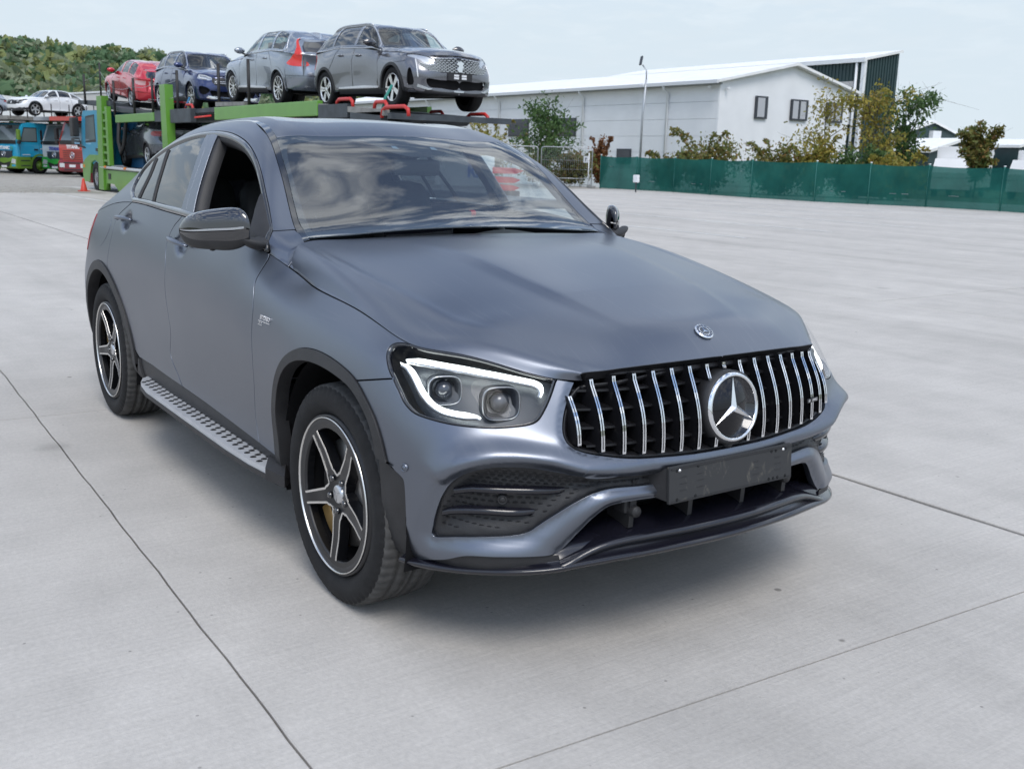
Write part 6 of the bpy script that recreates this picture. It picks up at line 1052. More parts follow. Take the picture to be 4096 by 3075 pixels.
# ================================================================= other cars: same construction, other proportions
CARCACHE = {}
def warp_net(c):
    low = np.array(NET['LOW'], float); cab = {int(k): np.array(v, float) for k, v in NET['CAB'].items()}; hood = {int(k): np.array(v, float) for k, v in NET['HOOD'].items()}; hf = np.array(NET['HF'], float)
    wb, fo, ro, wd, belt, roof, nose = c['wb'], c['fo'], c['ro'], c['w'], c['belt'], c['roof'], c['nose']
    # hatchback or estate roof instead of the coupe tail
    if c.get('tail') is not None:
        tl = c['tail']                                           # roof line factors at stations 6..2 and rake of the hatch
        base = cab[7]
        for s, x in ((6, -2.40), (5, -2.87), (4, -3.15), (3, -3.36)):
            dz = tl[6-s]; k = cab[7].copy(); k[:, 0] = x; b0 = low[s, 7]; b7 = low[7, 7]
            k[:, 2] = b0[2]+(cab[7][:, 2]-b7[2])*(1-dz)
            if s <= 4: k[:, 0] += np.array([0, .05, .13, .18, .20])*(1. if s == 3 else .7)*c.get('rake', .35)/.35
            nar = 1-.06*max(0, 5-s); k[:, 1] *= nar; k[0, 1] = b0[1]*.93; k[1, 1] = b0[1]*.80
            cab[s] = k
        rk = c.get('rake', .35); zt = cab[3][:, 2]; xb = -3.66
        def hat(w0, xr): return np.array([(xr+rk*.40, w0*.96, zt[0]), (xr+rk*.78, w0*.90, zt[1]), (xr+rk*1.0, w0*.72, zt[2]-.012), (xr+rk*1.12, w0*.4, zt[3]-.012), (xr+rk*1.15, 0, zt[4]-.012)])
        cab[2] = hat(.72, -3.66); cab[1] = hat(.46, -3.74); cab[0] = hat(.0001, -3.77)
        low[2, 7] = (-3.64, .73, 1.10); low[1, 7] = (-3.735, .46, 1.10); low[0, 7] = (-3.765, 0, 1.10); low[3, 7] = (-3.42, .855, 1.12); low[4, 7] = (-3.15, .885, 1.14)
    else: cab[0] = cab[1]*[1, .001, 1]
    zb0, zr0 = 1.14, 1.60
    def f(P, upper):
        P = np.array(P, float); x, w, z = P[..., 0].copy(), P[..., 1], P[..., 2].copy()
        X = np.where(x > 0, x*fo/.85, np.where(x < -2.873, -wb+(x+2.873)*ro/.95, x*wb/2.873))
        fz = np.clip((x+.6)/1.3, 0, 1)                            # rises towards the nose
        Z = np.where(z < zb0, .22+(z-.22)*(belt-.22)/(zb0-.22), belt+(z-zb0)*(roof-belt)/(zr0-zb0))+nose*fz*np.clip((z-.55)/.35, 0, 1)
        return np.stack([X, w*wd/.94, Z], -1)
    return f(low, 0), {k: f(v, 1) for k, v in cab.items()}, {k: f(v, 1) for k, v in hood.items()}, f(hf, 1)
def car_patches(c):
    low, cab, hood, hf = warp_net(c); nu, nv = 6, 6; S = len(low); us = fine(np.arange(S), nu)
    tu = np.concatenate([[0], np.cumsum(np.linalg.norm(np.diff(low[:, 4], axis=0), axis=1))]); tq = np.interp(us, np.arange(S), tu)
    ks = fine(np.arange(8), nv); tk = np.array([0, .09, .20, .33, .47, .61, .74, .88]); kq = np.interp(ks, np.arange(8), tk)
    L = np.moveaxis(herm(tk, np.moveaxis(natsym(tu, low, tq), 1, 0), kq), 0, 1); L = smoothg(L, 1, 2)
    ids = list(range(0, 12)); cb = np.array([list(low[i, 5:8])+list(cab[i]) for i in ids]); uq = fine(np.arange(12), nu); rc = nat(tu[ids], cb, np.interp(uq, np.arange(12), tu[ids])); t2 = np.array([-.27, -.14, 0, .15, .30, .42, .75, 1.08]); kk = fine(np.arange(6), nv)
    Cb = np.moveaxis(herm(t2, np.moveaxis(rc, 1, 0), np.interp(kk, np.arange(6), t2[2:]), True), 0, 1); Cb = smoothg(Cb, 1, 1); Cb[:, 0] = L[:Cb.shape[0], -1]
    hid = sorted(hood); hr = np.array([[low[i, 7]]+list(hood[i]) for i in hid]+[[low[18, 7]*.2+low[19, 7]*.8]+list(hf)]); th = np.concatenate([[0], np.cumsum(np.linalg.norm(np.diff(hr[:, 3], axis=0), axis=1))]); t3 = np.array([0, .05, .14, .32, .48, .82])
    uh = fine(np.arange(len(hr)), nu); Hd = np.moveaxis(herm(t3, np.moveaxis(nat(th, hr, np.interp(uh, np.arange(len(hr)), th)), 1, 0), np.interp(fine(np.arange(6), nv), np.arange(6), t3), True), 0, 1); Hd = smoothg(Hd, 1, 1)
    return Patch(L, us*.2, ks*.12), Patch(Cb, uq*.2, kk*.12), Patch(Hd, uh*.2, fine(np.arange(6), nv)*.12)
def D(*pts): return np.array([(u*.2, k*.12) for u, k in pts])
def simple_wheel(style, rad, rim_r):
    key = ('wheel', style['n'], style['w'], style['m'].name, rad)
    if key in CARCACHE: return CARCACHE[key]
    ty = MB().lathe([(rim_r, -.09), (rim_r+.02, -.112), (rad-.03, -.118), (rad-.006, -.100), (rad, -.08), (rad, .08), (rad-.006, .100), (rad-.03, .118), (rim_r+.02, .112), (rim_r, .09)], 40, 'y').mesh('tyre'); ty.materials.append(M_RUB)
    rim = MB(); n, wd, twin = style['n'], style['w'], style.get('twin', 0)
    for k in range(n):
        for t in ((-twin, twin) if twin else (0,)):
            a = 2*math.pi*k/n+math.pi/2; c, s = math.cos(a), math.sin(a); d = np.array([c, 0, s]); p = np.array([-s, 0, c]); r0, r1 = .03, rim_r-.008; w0, w1 = wd*.8, wd
            o0, o1 = p*t*rim_r*.25, p*t*rim_r
            V = [d*r0+p*w0+o0-[0, .02, 0], d*r0-p*w0+o0-[0, .02, 0], d*r1-p*w1+o1-[0, .008, 0], d*r1+p*w1+o1-[0, .008, 0]]; V = V+[v-np.array([0, .03, 0]) for v in V]; rim.add(V, [(0, 1, 2, 3), (0, 4, 5, 1), (1, 5, 6, 2), (2, 6, 7, 3), (3, 7, 4, 0)])
    rim.lathe([(0, -.012), (.035, -.012), (.05, -.022)], 18, 'y'); rim.lathe([(rim_r-.020, -.02), (rim_r-.010, -.002), (rim_r, 0), (rim_r+.002, -.02)], 40, 'y')
    rme = rim.mesh('rim'); rme.materials.append(style['m'])
    bk = MB().lathe([(rim_r-.005, -.01), (rim_r-.03, -.10), (0, -.11)], 30, 'y').mesh('barrel'); bk.materials.append(M_DARK)
    CARCACHE[key] = (ty, rme, bk); return CARCACHE[key]
def make_car(name, label, c, loc, rz=0., pitch=0., cat='car', group=None):
    key = c['key']; wb, rad = c['wb'], c.get('rad', .36)
    root = tag(empty(name, loc), label, cat, group); root.rotation_mode = 'XYZ'; root.matrix_world = Matrix.Translation(loc) @ Matrix.Rotation(rz, 4, 'Z') @ Matrix.Rotation(pitch, 4, 'Y') @ Matrix.Translation((wb/2, 0, 0)) if False else Matrix.Translation(loc) @ Matrix.Rotation(rz, 4, 'Z') @ Matrix.Rotation(pitch, 4, 'Y')
    L, Cb, Hd = car_patches(c); P = c['paint']; H = .045
    def arc(xc, r, a0, a1, n=22): return np.array([L.find((0, 2), (xc+r*math.cos(t), rad+r*math.sin(t))) for t in np.linspace(R(a0), R(a1), n)])
    ar = rad+.075; aF = arc(0, ar, 188, -8); aR = arc(-wb, ar, -8, 188); kb = 1.15                      # over the wheels, tail side to nose side
    clad = c.get('clad')
    top = 7*.12
    # u of the door gaps
    gF, gB, gR = 11.15, 7.55, 5.85
    fdoor = D((gF, 7), (gF-.05, 5), (gF+.02, 3), (gF, kb)); bdoor = D((gB+.12, 7), (gB, 5), (gB, 3), (gB+.1, kb)); iq = int(np.argmin(abs(aR[:, 0]-gR*.2)+(aR[:, 1] < .45)*9)); rdoor = np.vstack([D((gR+.5, 7), (gR+.15, 6)), [aR[iq]]])
    ibu = int(np.argmin(abs(aF[:, 1]-5.0*.12)+(aF[:, 0] < 13*.2)*9))
    hlp = c['hl']; hlc = crv(hlp, .03, True); bumpl = np.vstack([[aF[ibu]], D((15.2, 5.4))])
    holesB = [crv(h, .04, True) for h in c.get('holes', [])]
    low_edge = c.get('kb', .55)*.12
    for sd_ in (-1, 1):
        sl = (sd_,)
        panel(L, join(fdoor, [aF[0]], aF[:ibu+1], bumpl, D((15.2, 7), (gF, 7))), [hlc], sides=sl, h=H, gap=.004, flange=.02).ob('fender', P, root) if c.get('hl_in_fender') else panel(L, join(fdoor, [aF[0]], aF[:ibu+1], bumpl, D((15.2, 7), (gF, 7))), sides=sl, h=H, gap=.004, flange=.02).ob('fender', P, root)
        d1 = panel(L, join(bdoor, fdoor[::-1]), sides=sl, h=H, gap=.004, flange=.02).ob('front_door', P, root)
        d2 = panel(L, join(rdoor, aR[iq::-1], D((6.9, kb)), bdoor[::-1]), sides=sl, h=H, gap=.004, flange=.02).ob('rear_door', P, root)
        q = panel(L, join(rdoor[::-1], D((gR+.5, 7), (1.6, 7), (1.6, 3.2), (3.4, 3.2)), aR[::-1][:len(aR)-iq]), sides=sl, h=H, gap=.004, flange=.02)
        # cabin frame with windows cut out
        wl = [crv(w_, .05, True) if k_ else w_ for k_, w_ in ((0, x) for x in c['win'])]
        wl = [join(ln(*[tuple(p) for p in w_], tuple(w_[0]), h=.05)) for w_ in c['win']]
        wsp = D((11.0, 3.15), (10.0, 3.05), (9.0, 3.05), (8.62, 3.25), (8.55, 4), (8.55, 5))
        panel(Cb, join(D((11.0, 0), (11.0, 3.1), (10.0, 3.0), (9.0, 3.0), (8.62, 3.2), (8.55, 4), (8.55, 5), (2.0, 5), (1.9, 3.2), (1.9, 0)), ln((1.9*.2, 0), (11*.2, 0), h=.06)), wl, sides=sl, h=H*1.2, gap=.002, flange=.02, nofl=lambda q_: q_[1] > 4.98*.12 or q_[1] < .002, mb=q).ob('body_side', P, root)
        for i_, w_ in enumerate(wl):
            panel(Cb, w_, sides=sl, off=-.008, h=.08, gap=0, flange=0).ob('window', c.get('glass', M_TINT) if i_ else c.get('fglass', M_CLEAR), d1 if i_ == 0 else d2)
        if c.get('dlotrim') is not None:
            out = crv(c['dlotrim'], .05, True); Po = Cb.ev(np.vstack([out, out[:1]])); No = Cb.no(np.vstack([out, out[:1]])); MB().tube((Po+No*.004)*[1, sd_, 1], .011, 6, closed=False).ob('window_trim', c.get('trim_m', M_SATIN), root)
        m_ = M_PLAST if clad else P
        aFi = arc(0, ar-.05, 188, -8); aRi = arc(-wb, ar-.05, -8, 188)
        panel(L, join(aF, aFi[::-1]), sides=sl, off=.008, h=.06, gap=0, flange=.05).ob('arch_trim', m_, root); panel(L, join(aR, aRi[::-1]), sides=sl, off=.008, h=.06, gap=0, flange=.05).ob('arch_trim', m_, root)
        panel(L, join(D((6.3, kb), (9, kb), (12.3, kb), (12.3, 0), (6.3, 0))), sides=sl, h=.08, off=.004, gap=.002).ob('rocker_panel', M_PLAST, root)
        if c.get('sillstrip'): panel(L, join(D((6.4, 1.55), (8.8, 1.75), (11.3, 1.55), (11.3, 1.25), (6.4, 1.25))), sides=sl, off=.016, h=.08, gap=0).ob('side_strip', mat('bright_strip', (.72, .73, .75), .3, .4), root)
        HB = panel(L, hlc, sides=sl, off=-.02, h=.05, gap=0, flange=0).ob('headlight', c.get('lampin', M_SATIN), root); panel(L, hlc, sides=sl, off=.002, h=.05, gap=.002, flange=.01).ob('lens', M_LENS, HB)
        for dd in c.get('drl', []): cc = crv(dd, .03); MB().tube((L.ev(cc)+L.no(cc)*.004)*[1, sd_, 1], .010, 6).ob('light_strip', mat('drl_off', (.8, .82, .84), .25), HB)
        TL = panel(L, crv(c['tl'], .03, True), sides=sl, off=.006, h=.05, gap=0, flange=.02).ob('tail_light', c.get('tlm', M_RED), root)
        if c.get('tlup') is not None: panel(Cb, crv(c['tlup'], .03, True), sides=sl, off=.008, h=.05, gap=0, flange=.02).ob('upper_lamp', c.get('tlm', M_RED), TL)
        # mirrors
        mp = L.find((0, 2), (-.60*wb/2.873-.12, c['belt']-.01)); pp = L.ev(mp)[0]; mx = np.array([pp[0]-.02, (pp[1]+.13)*sd_, pp[2]+.10]); G = []
        for t in np.linspace(0, 1, 9):
            r_ = math.sin(math.pi*min(max(t, .04), .96))**.5; G.append([(mx[0]+.06*r_*math.cos(a), mx[1]+(t-.5)*.24*sd_, mx[2]+.075*r_*math.sin(a)) for a in np.linspace(0, 2*math.pi, 13)])
        MI = MB().grid(np.array(G)).ob('door_mirror', c.get('mirror', P), root); MB().tube([(pp[0]-.02, pp[1]*.97*sd_, pp[2]+.02), (mx[0], mx[1]-.05*sd_, mx[2]-.05)], .022, 6).ob('arm', M_PLAST, MI)
        for u_ in (8.15, 6.55):
            h0 = L.ev(D((u_, 5.75)))[0]; n0 = L.no(D((u_, 5.75)))[0]; MB().tube(np.array([h0+n0*.01+[-.10, 0, 0], h0+n0*.035+[-.05, 0, .002], h0+n0*.035+[.05, 0, .002], h0+n0*.01+[.10, 0, 0]])*[1, sd_, 1], .014, 6).ob('handle', c.get('handle', P), d1 if u_ > 7.5 else d2)
        if c.get('rails'):
            rr = Cb.ev(np.array([(u_*.2, 2.75*.12) for u_ in np.linspace(8.2, 3.6, 14)])); MB().tube((rr+[0, 0, .03])*[1, sd_, 1], .016, 6).ob('roof_rail', M_SATIN, root)
    # nose and tail in one piece each
    bo = join(bumpl[::-1], aF[ibu:], D((14.6, .9), (15.4, low_edge/.12), (18, low_edge/.12), (21, low_edge/.12)), ln((21*.2, low_edge), (21*.2, .84), h=.05), D((21, 7), (18.9, 7), (15.2, 7)))
    BU = panel(L, bo, ([] if c.get('hl_in_fender') else [hlc])+holesB, sides=(-1, 1), h=H*.8, gap=.003, flange=.03, nofl=lambda q_: q_[0] > 20.98*.2).ob('front_bumper', P, root)
    for hh in holesB:
        for sl in ([(-1,), (1,)] if hh[:, 0].max() < 20*.2 else [(-1, 1)]): panel(L, inset(hh, -.02), sides=sl, off=-.05, h=.07, gap=0, flange=0).ob('air_intake', M_DARK, BU)
    if c.get('grille') is not None:
        g = c['grille']; gb = panel(L, join(g), sides=(-1, 1), off=.004, h=.05, gap=0, flange=.03, nofl=lambda q_: q_[0] > 20.98*.2).ob('grille', M_GRIL, root)
        if c.get('dash') is not None:
            for k_ in np.arange(4.0, 6.9, .27):
                for j_, u_ in enumerate(np.arange(16.8, 20.99, .34)):
                    q_ = np.array([[(u_+(int(round(k_/.27)) % 2)*.17)*.2, k_*.12]])
                    if not inpoly(c['dash'], q_)[0]: continue
                    e_ = .18+.26*(21-u_)/5.
                    for sd_ in (-1, 1):
                        a_, b_ = L.ev(q_-[[e_*.1, 0]])[0], L.ev(q_+[[e_*.1, 0]])[0]; n_ = L.no(q_)[0]; V = [a_+n_*.010+[0, 0, .008], b_+n_*.010+[0, 0, .008], b_+n_*.010-[0, 0, .008], a_+n_*.010-[0, 0, .008]]; MB().add(np.array(V)*[1, sd_, 1], [(0, 1, 2, 3)]).ob('grille_chip', M_SATIN, gb)
        if c.get('bars'):
            for k_ in c['bars']: cc = ln((18.6*.2, k_*.12), (20.99*.2, k_*.12), h=.05); MB().tube(np.vstack([(L.ev(cc)+L.no(cc)*.012), (L.ev(cc)+L.no(cc)*.012)[::-1]*[1, -1, 1]]), .012, 6).ob('grille_bar', M_SATIN, gb)
    for cm, pl_, of in c.get('nose_bits', []): panel(L, crv(pl_, .04) if False else join(pl_), sides=(-1, 1), off=of, h=.06, gap=0, flange=.02, nofl=lambda q_: q_[0] > 20.98*.2).ob('nose_trim', cm, BU)
    RBm = panel(L, join(D((0, low_edge/.12), (2.4, low_edge/.12), (3.3, .9), (3.4, 3.2), (1.6, 3.2), (0, 3.2))), sides=(-1, 1), h=H*1.2, gap=.004, nofl=lambda q_: q_[0] < .003).ob('rear_bumper', P, root)
    panel(L, join(D((0, low_edge/.12), (2.4, low_edge/.12), (3.2, 1.2), (2.2, 1.7), (0, 1.9))), sides=(-1, 1), h=.07, off=.012, gap=0, nofl=lambda q_: q_[0] < .003).ob('rear_skirt', M_PLAST if c.get('clad') else P, RBm)
    panel(L, join(D((0, 1.5), (1.5, 1.45), (1.5, 1.2), (0, 1.2))), sides=(-1, 1), h=.07, off=.02, gap=0, nofl=lambda q_: q_[0] < .003).ob('tailpipe_trim', M_SATIN, RBm)
    rw = join(D((0, .35), (1.55, .35), (1.75, 2.3), (0, 2.3)))
    HT = panel(L, join(D((0, 3.2), (1.6, 3.2), (1.6, 7), (0, 7))), sides=(-1, 1), h=H*1.2, gap=.003, nofl=lambda q_: q_[0] < .003).ob('hatch', P, root)
    panel(Cb, join(D((0, 0), (1.9, 0), (1.9, 3.2), (2.0, 5), (0, 5))), [crv(D((-.0, .35), (1.5, .35), (1.72, 2.3), (-.0, 2.3)), .05, False)] if False else [], sides=(-1, 1), h=H*1.2, gap=.002, nofl=lambda q_: q_[0] < .003).ob('hatch_frame', P, HT)
    panel(Cb, rw, sides=(-1, 1), h=.07, off=.006, gap=0, flange=.004, nofl=lambda q_: q_[0] < .003).ob('rear_window', c.get('glass', M_PIANO) if False else M_PIANO, HT)
    hp_ = join(ln((0, 0), (Hd.a[-1], 0), h=.08), ln((Hd.a[-1], 0), (Hd.a[-1], .6), h=.08), ln((Hd.a[-1], .6), (0, .6), h=.1), ln((0, .6), (0, 0), h=.08)); panel(Hd, hp_, sides=(-1, 1), h=.06, gap=0, flange=.03).ob('hood', P, root)
    panel(Cb, join(D((11.0, 3.1), (10.0, 3.0), (9.0, 3.0), (8.62, 3.2), (8.55, 4), (8.55, 5), (11.0, 5))), sides=(-1, 1), h=.09, off=-.002, gap=.001, flange=0).ob('windscreen', c.get('wsglass', M_WS), root)
    for xw in (0, -wb):
        for sd_ in (-1, 1):
            ty, rm, bk = simple_wheel(c['wheel'], rad, c.get('rim', rad-.115)); w_ = bpy.data.objects.new('wheel', rm); COL.objects.link(w_); w_.parent = root; w_.location = (xw, sd_*(c['w']-.03), rad); w_.rotation_euler = (0, R(RNG.integers(0, 70)), math.pi if sd_ < 0 else 0)
            for n_, me_, y_ in (('tyre', ty, -.112), ('barrel', bk, 0)): o_ = bpy.data.objects.new(n_, me_); COL.objects.link(o_); o_.parent = w_; o_.location = (0, y_, 0)
    MB().box((-wb*.5, 0, .36), (wb+.9, c['w']*1.66, .16)).box((-wb*.5, 0, .55), (wb-1.0, c['w']*1.7, .34)).box((.05, 0, .58), (.7, 1.0, .36)).box((-wb, 0, .62), (.7, 1.1, .42)).ob('underbody', M_DARK, root)
    for sd_ in (-1, 1):
        for xs in ((-wb*.56), (-wb*.84)): MB().box((xs, .36*sd_, c['belt']-.12), (.14, .44, .75), bev=.05).ob('seat', M_SEAT, root)
    return root, L
# ---- glazing cut-outs in the cabin domain (front door, rear door, quarter light)
WIN_SUV = [D((10.75, .22), (10.0, 2.2), (9.35, 2.55), (7.75, 2.6), (7.72, .22)), D((7.5, .22), (7.5, 2.6), (6.05, 2.55), (6.0, .22)), D((5.8, .25), (5.8, 2.5), (4.6, 2.3), (4.15, 1.2), (4.3, .3))]
WIN_5008 = [D((10.75, .22), (10.0, 2.2), (9.35, 2.55), (7.75, 2.6), (7.72, .22)), D((7.5, .22), (7.5, 2.6), (5.95, 2.55), (5.65, .22)), D((5.45, .25), (5.75, 2.55), (4.0, 2.4), (3.2, 1.4), (3.1, .3))]
DLO_T = D((10.95, .1), (10.05, 2.4), (9.4, 2.75), (7.5, 2.8), (5.9, 2.75), (4.5, 2.5), (3.95, 1.2), (4.2, .1))
WH_A = dict(n=5, w=.030, twin=.09, m=M_MACH); WH_B = dict(n=10, w=.014, twin=.0, m=M_MACH); WH_C = dict(n=5, w=.034, m=mat('silver_alloy', (.62, .63, .65), .3, .9)); WH_D = dict(n=5, w=.016, twin=.16, m=M_MACH)
def paint(name, col, metal=.5, rough=.25): return mat(name, col, rough, metal, .5, .8, .04)
HL_FRONT = D((14.9, 6.35), (15.3, 6.8), (16.4, 6.9), (17.8, 6.9), (18.25, 6.6), (18.1, 6.0), (17.3, 5.6), (16.2, 5.45), (15.3, 5.7))
HL_SLIM = D((14.6, 6.55), (15.6, 6.88), (17.2, 6.95), (18.3, 6.9), (18.85, 5.95), (18.2, 5.6), (16.9, 6.0), (15.4, 6.3))
G_WIDE = D((18.35, 6.75), (19.5, 6.85), (21, 6.88), (21, 4.35), (19.8, 4.35), (18.7, 4.6), (18.2, 5.5))
G_PEUG = D((16.9, 5.55), (18.1, 5.35), (19.05, 5.85), (18.8, 6.8), (21, 6.88), (21, 4.25), (19.5, 4.3), (18.2, 4.55), (17.3, 4.95))
INT_LOW = D((18.0, 2.9), (19.5, 3.0), (20.85, 3.0), (20.85, 1.75), (19.5, 1.75), (18.3, 1.8))
VENT = D((15.55, 2.0), (15.75, 4.1), (16.1, 4.2), (16.5, 2.3), (16.2, 1.8))
TL_SMALL = D((1.0, 5.6), (2.6, 5.5), (3.25, 5.9), (3.2, 6.6), (2.4, 6.75), (1.1, 6.7)); TL_TALL = D((1.3, 4.9), (2.6, 4.85), (3.3, 5.3), (2.75, 6.3), (2.35, 7), (1.75, 7), (1.7, 6.0), (1.3, 5.6)); TL_UP = D((1.75, 0), (2.35, 0), (2.15, 1.2), (2.02, 2.6), (1.86, 2.6), (1.78, 1.2))
TAIL_SUV = (.01, .035, .075, .14)

# ================================================================= car transporter with its load
M_LIME = mat('lime_green_paint', (.115, .30, .035), .38, 0, .5, .3, .2, noise=(1.6, .12)); M_DECK = mat('deck_grey', (.055, .065, .075), .55, .2, noise=(4., .35)); M_DECKL = mat('worn_deck_edge', (.24, .235, .22), .7, noise=(6., .3)); M_BLUE = mat('cab_blue', (.02, .38, .62), .28, 0, .5, .8, .06, noise=(1., .06)); M_REDP = mat('red_hoop', (.50, .025, .02), .4); M_WHITE = mat('white_paint', (.72, .73, .74), .35); M_TGLASS = mat('truck_glass', (.16, .20, .21), .06, 0, .6); M_STEEL = mat('wheel_steel', (.30, .30, .30), .4, .8, noise=(12., .2)); M_BLACKP = mat('black_post', (.018, .017, .017), .55, noise=(8., .4)); M_LAMP = mat('truck_lamp', (.75, .77, .78), .12, .3, .5, 1.); M_AMBER = mat('amber_lens', (.75, .22, .02), .3)  # truck_glass: reflected sky put into its pale base colour
CT = tag(empty('car_transporter', (-24, 7.45, 0)), 'green and blue car transporter truck with a loaded upper deck', 'truck')
OX, OY = -24, 7.45
def cb(name, m, boxes, bev=0., parent=CT):
    mb = MB()
    for x0, x1, y0, y1, z0, z1 in boxes: mb.box(((x0+x1)/2-OX, (y0+y1)/2-OY, (z0+z1)/2), (x1-x0, y1-y0, z1-z0), bev=bev)
    return mb.ob(name, m, parent)
def ct(name, m, pts, r, n=8, parent=CT): return MB().tube(np.array(pts, float)-[OX, OY, 0], r, n).ob(name, m, parent)
YN, YF = 6.2, 8.7
def slab_poly(name, m, poly, y0, y1, parent=CT):                # side profile x-z extruded in y
    return MB().prism([(x-OX, z) for x, z in poly], y0-OY, y1-OY).ob(name, m, parent)
# upper decks, two wheel tracks each plus side beams
for (y0, y1) in ((6.32, 7.0), (7.9, 8.58)):
    slab_poly('deck_track', M_DECK, [(-13.0, 2.12), (-15.9, 2.30), (-21.7, 2.46), (-21.7, 2.38), (-15.9, 2.20), (-13.0, 2.05)], y0, y1)
    slab_poly('deck_track', M_DECK, [(-21.9, 2.44), (-24.8, 2.42), (-28.4, 2.50), (-30.6, 2.60), (-33, 2.83), (-36.0, 2.98), (-36.0, 2.86), (-33, 2.70), (-30.6, 2.48), (-28.4, 2.40), (-24.8, 2.32), (-21.9, 2.34)], y0, y1)
slab_poly('deck_frame', M_DECK, [(-13.05, 2.08), (-21.9, 2.36), (-21.9, 2.20), (-14.5, 1.92), (-13.2, 1.98)], 7.0, 7.9); slab_poly('deck_frame', M_DECK, [(-21.9, 2.34), (-26, 2.32), (-30.8, 2.45), (-30.8, 2.22), (-24, 2.18), (-21.9, 2.18)], 7.0, 7.9)
cb('side_beam', M_LIME, [(-21.75, -15.87, YN-.02, YN+.10, 2.13, 2.42)], .02); cb('side_beam', M_LIME, [(-30.85, -26.75, YN-.02, YN+.10, 2.17, 2.40)], .02)
cb('side_beam', M_LIME, [(-21.75, -15.87, YF-.10, YF+.02, 2.13, 2.42)], .02); cb('side_beam', M_LIME, [(-30.85, -26.75, YF-.10, YF+.02, 2.17, 2.40)], .02)
cb('beam_cap', M_DECK, [(-26.74, -25.9, YN, YN+.12, 2.15, 2.42)]); cb('beam_cap', M_DECK, [(-25.3, -23.6, YN, YN+.15, 2.10, 2.45)], .02); cb('beam_cap', M_DECK, [(-15.86, -14.6, YN-.01, YN+.12, 2.08, 2.33)]); cb('beam_cap', M_DECK, [(-14.5, -13.3, YN+.0, YN+.14, 1.96, 2.17)], .01)
slab_poly('track_edge', M_DECKL, [(-13.2, 2.19), (-15.87, 2.36), (-15.87, 2.26), (-13.2, 2.09)], YN, YN+.12); slab_poly('track_edge', M_DECKL, [(-19.8, 2.50), (-21.7, 2.54), (-21.7, 2.44), (-19.8, 2.42)], YN, YN+.14)
MB().box((-13.0-OX, 0, 2.085), (.10, 2.5, .10)).ob('track_edge', M_DECK, CT)
ct('light_bar', mat('red_marker', (.4, .02, .02), .3, emit=(1, .05, .03), es=.25), [(-23.4, YN+.05, 2.22), (-22.2, YN+.05, 2.24)], .022, 6)
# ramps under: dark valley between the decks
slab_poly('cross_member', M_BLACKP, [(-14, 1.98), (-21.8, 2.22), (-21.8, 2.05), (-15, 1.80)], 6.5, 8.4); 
# uprights
def post(x0, x1, z0, z1, lean=0., y0=YN-.06, y1=YN+.16, nm='post'):
    return MB().add([(x0-OX, y0-OY, z0), (x1-OX, y0-OY, z0), (x1+lean-OX, y0-OY, z1), (x0+lean-OX, y0-OY, z1), (x0-OX, y1-OY, z0), (x1-OX, y1-OY, z0), (x1+lean-OX, y1-OY, z1), (x0+lean-OX, y1-OY, z1)], [(0, 1, 2, 3), (4, 7, 6, 5), (0, 4, 5, 1), (3, 2, 6, 7), (0, 3, 7, 4), (1, 5, 6, 2)]).ob(nm, M_LIME, CT)
post(-33.25, -32.62, .05, 3.02, .36); post(-25.85, -25.38, .75, 3.10, -.10)
post(-33.25, -32.62, .05, 3.02, .36, YF-.16, YF+.06); post(-25.85, -25.38, .75, 3.10, -.10, YF-.16, YF+.06)
# ladder on the front post
cb('ladder_rail', M_LIME, [(-31.98, -31.72, YN-.05, YN+.08, .85, 2.68)])
for z in np.linspace(1.0, 2.5, 7): cb('ladder_rung', M_LIME, [(-32.62, -31.9, YN-.04, YN+.06, z-.035, z+.035)])
cb('ladder_back', M_BLACKP, [(-32.6, -31.9, YN+.10, YN+.14, .85, 2.6)])
# load posts and safety wires
PX = [(-34.95, 2.92, 3.80), (-32.75, 3.0, 4.06), (-31.15, 2.45, 3.44), (-28.92, 2.42, 3.41), (-27.02, 2.40, 3.39), (-24.76, 2.42, 3.42), (-21.6, 2.42, 3.41), (-19.66, 2.40, 3.40)]
for x, z0, z1 in PX:
    ct('load_post', M_BLACKP, [(x, YN+.06, z0-.1), (x+.03, YN+.05, z1)], .038 if x != -32.75 else .03)
for (x, z0, z1), (x2, z02, z12) in zip(PX[:-1], PX[1:]):
    if x2 < -24.7:
        for f in (.35, .75): ct('safety_wire', M_GALV, [(x, YN+.05, z0+(z1-z0)*f), ((x+x2)/2, YN+.05, (z0+z02)/2+((z1-z0)+(z12-z02))/2*f-.05), (x2, YN+.05, z02+(z12-z02)*f)], .006, 4)
# red wheel hoops
def hoop(x0, x1, z, y): ct('wheel_hoop', M_REDP, [(x0, y, z-.06), (x0+.04*np.sign(x1-x0), y, z+.07), (x0+(x1-x0)*.18, y, z+.115), (x0+(x1-x0)*.85, y, z+.11), (x1-.02*np.sign(x1-x0), y, z+.06), (x1, y, z-.05)], .033)
hoop(-15.15, -14.45, 2.30, 6.24); hoop(-13.75, -13.25, 2.22, 6.30); hoop(-13.3, -12.35, 2.12, 6.22); hoop(-15.35, -14.8, 2.18, 8.35); hoop(-13.95, -13.2, 2.10, 8.35); hoop(-24.6, -24.0, 2.44, 6.4)
ct('lashing_strap', mat('strap_green', (.02, .20, .16), .6), [(-13.45, 6.5, 2.62), (-13.4, 6.34, 2.40), (-13.45, 6.3, 2.15)], .025, 6); ct('lashing_strap', mat('strap_blue', (.03, .15, .30), .6), [(-24.55, 6.5, 2.75), (-24.5, 6.38, 2.5)], .025, 6)
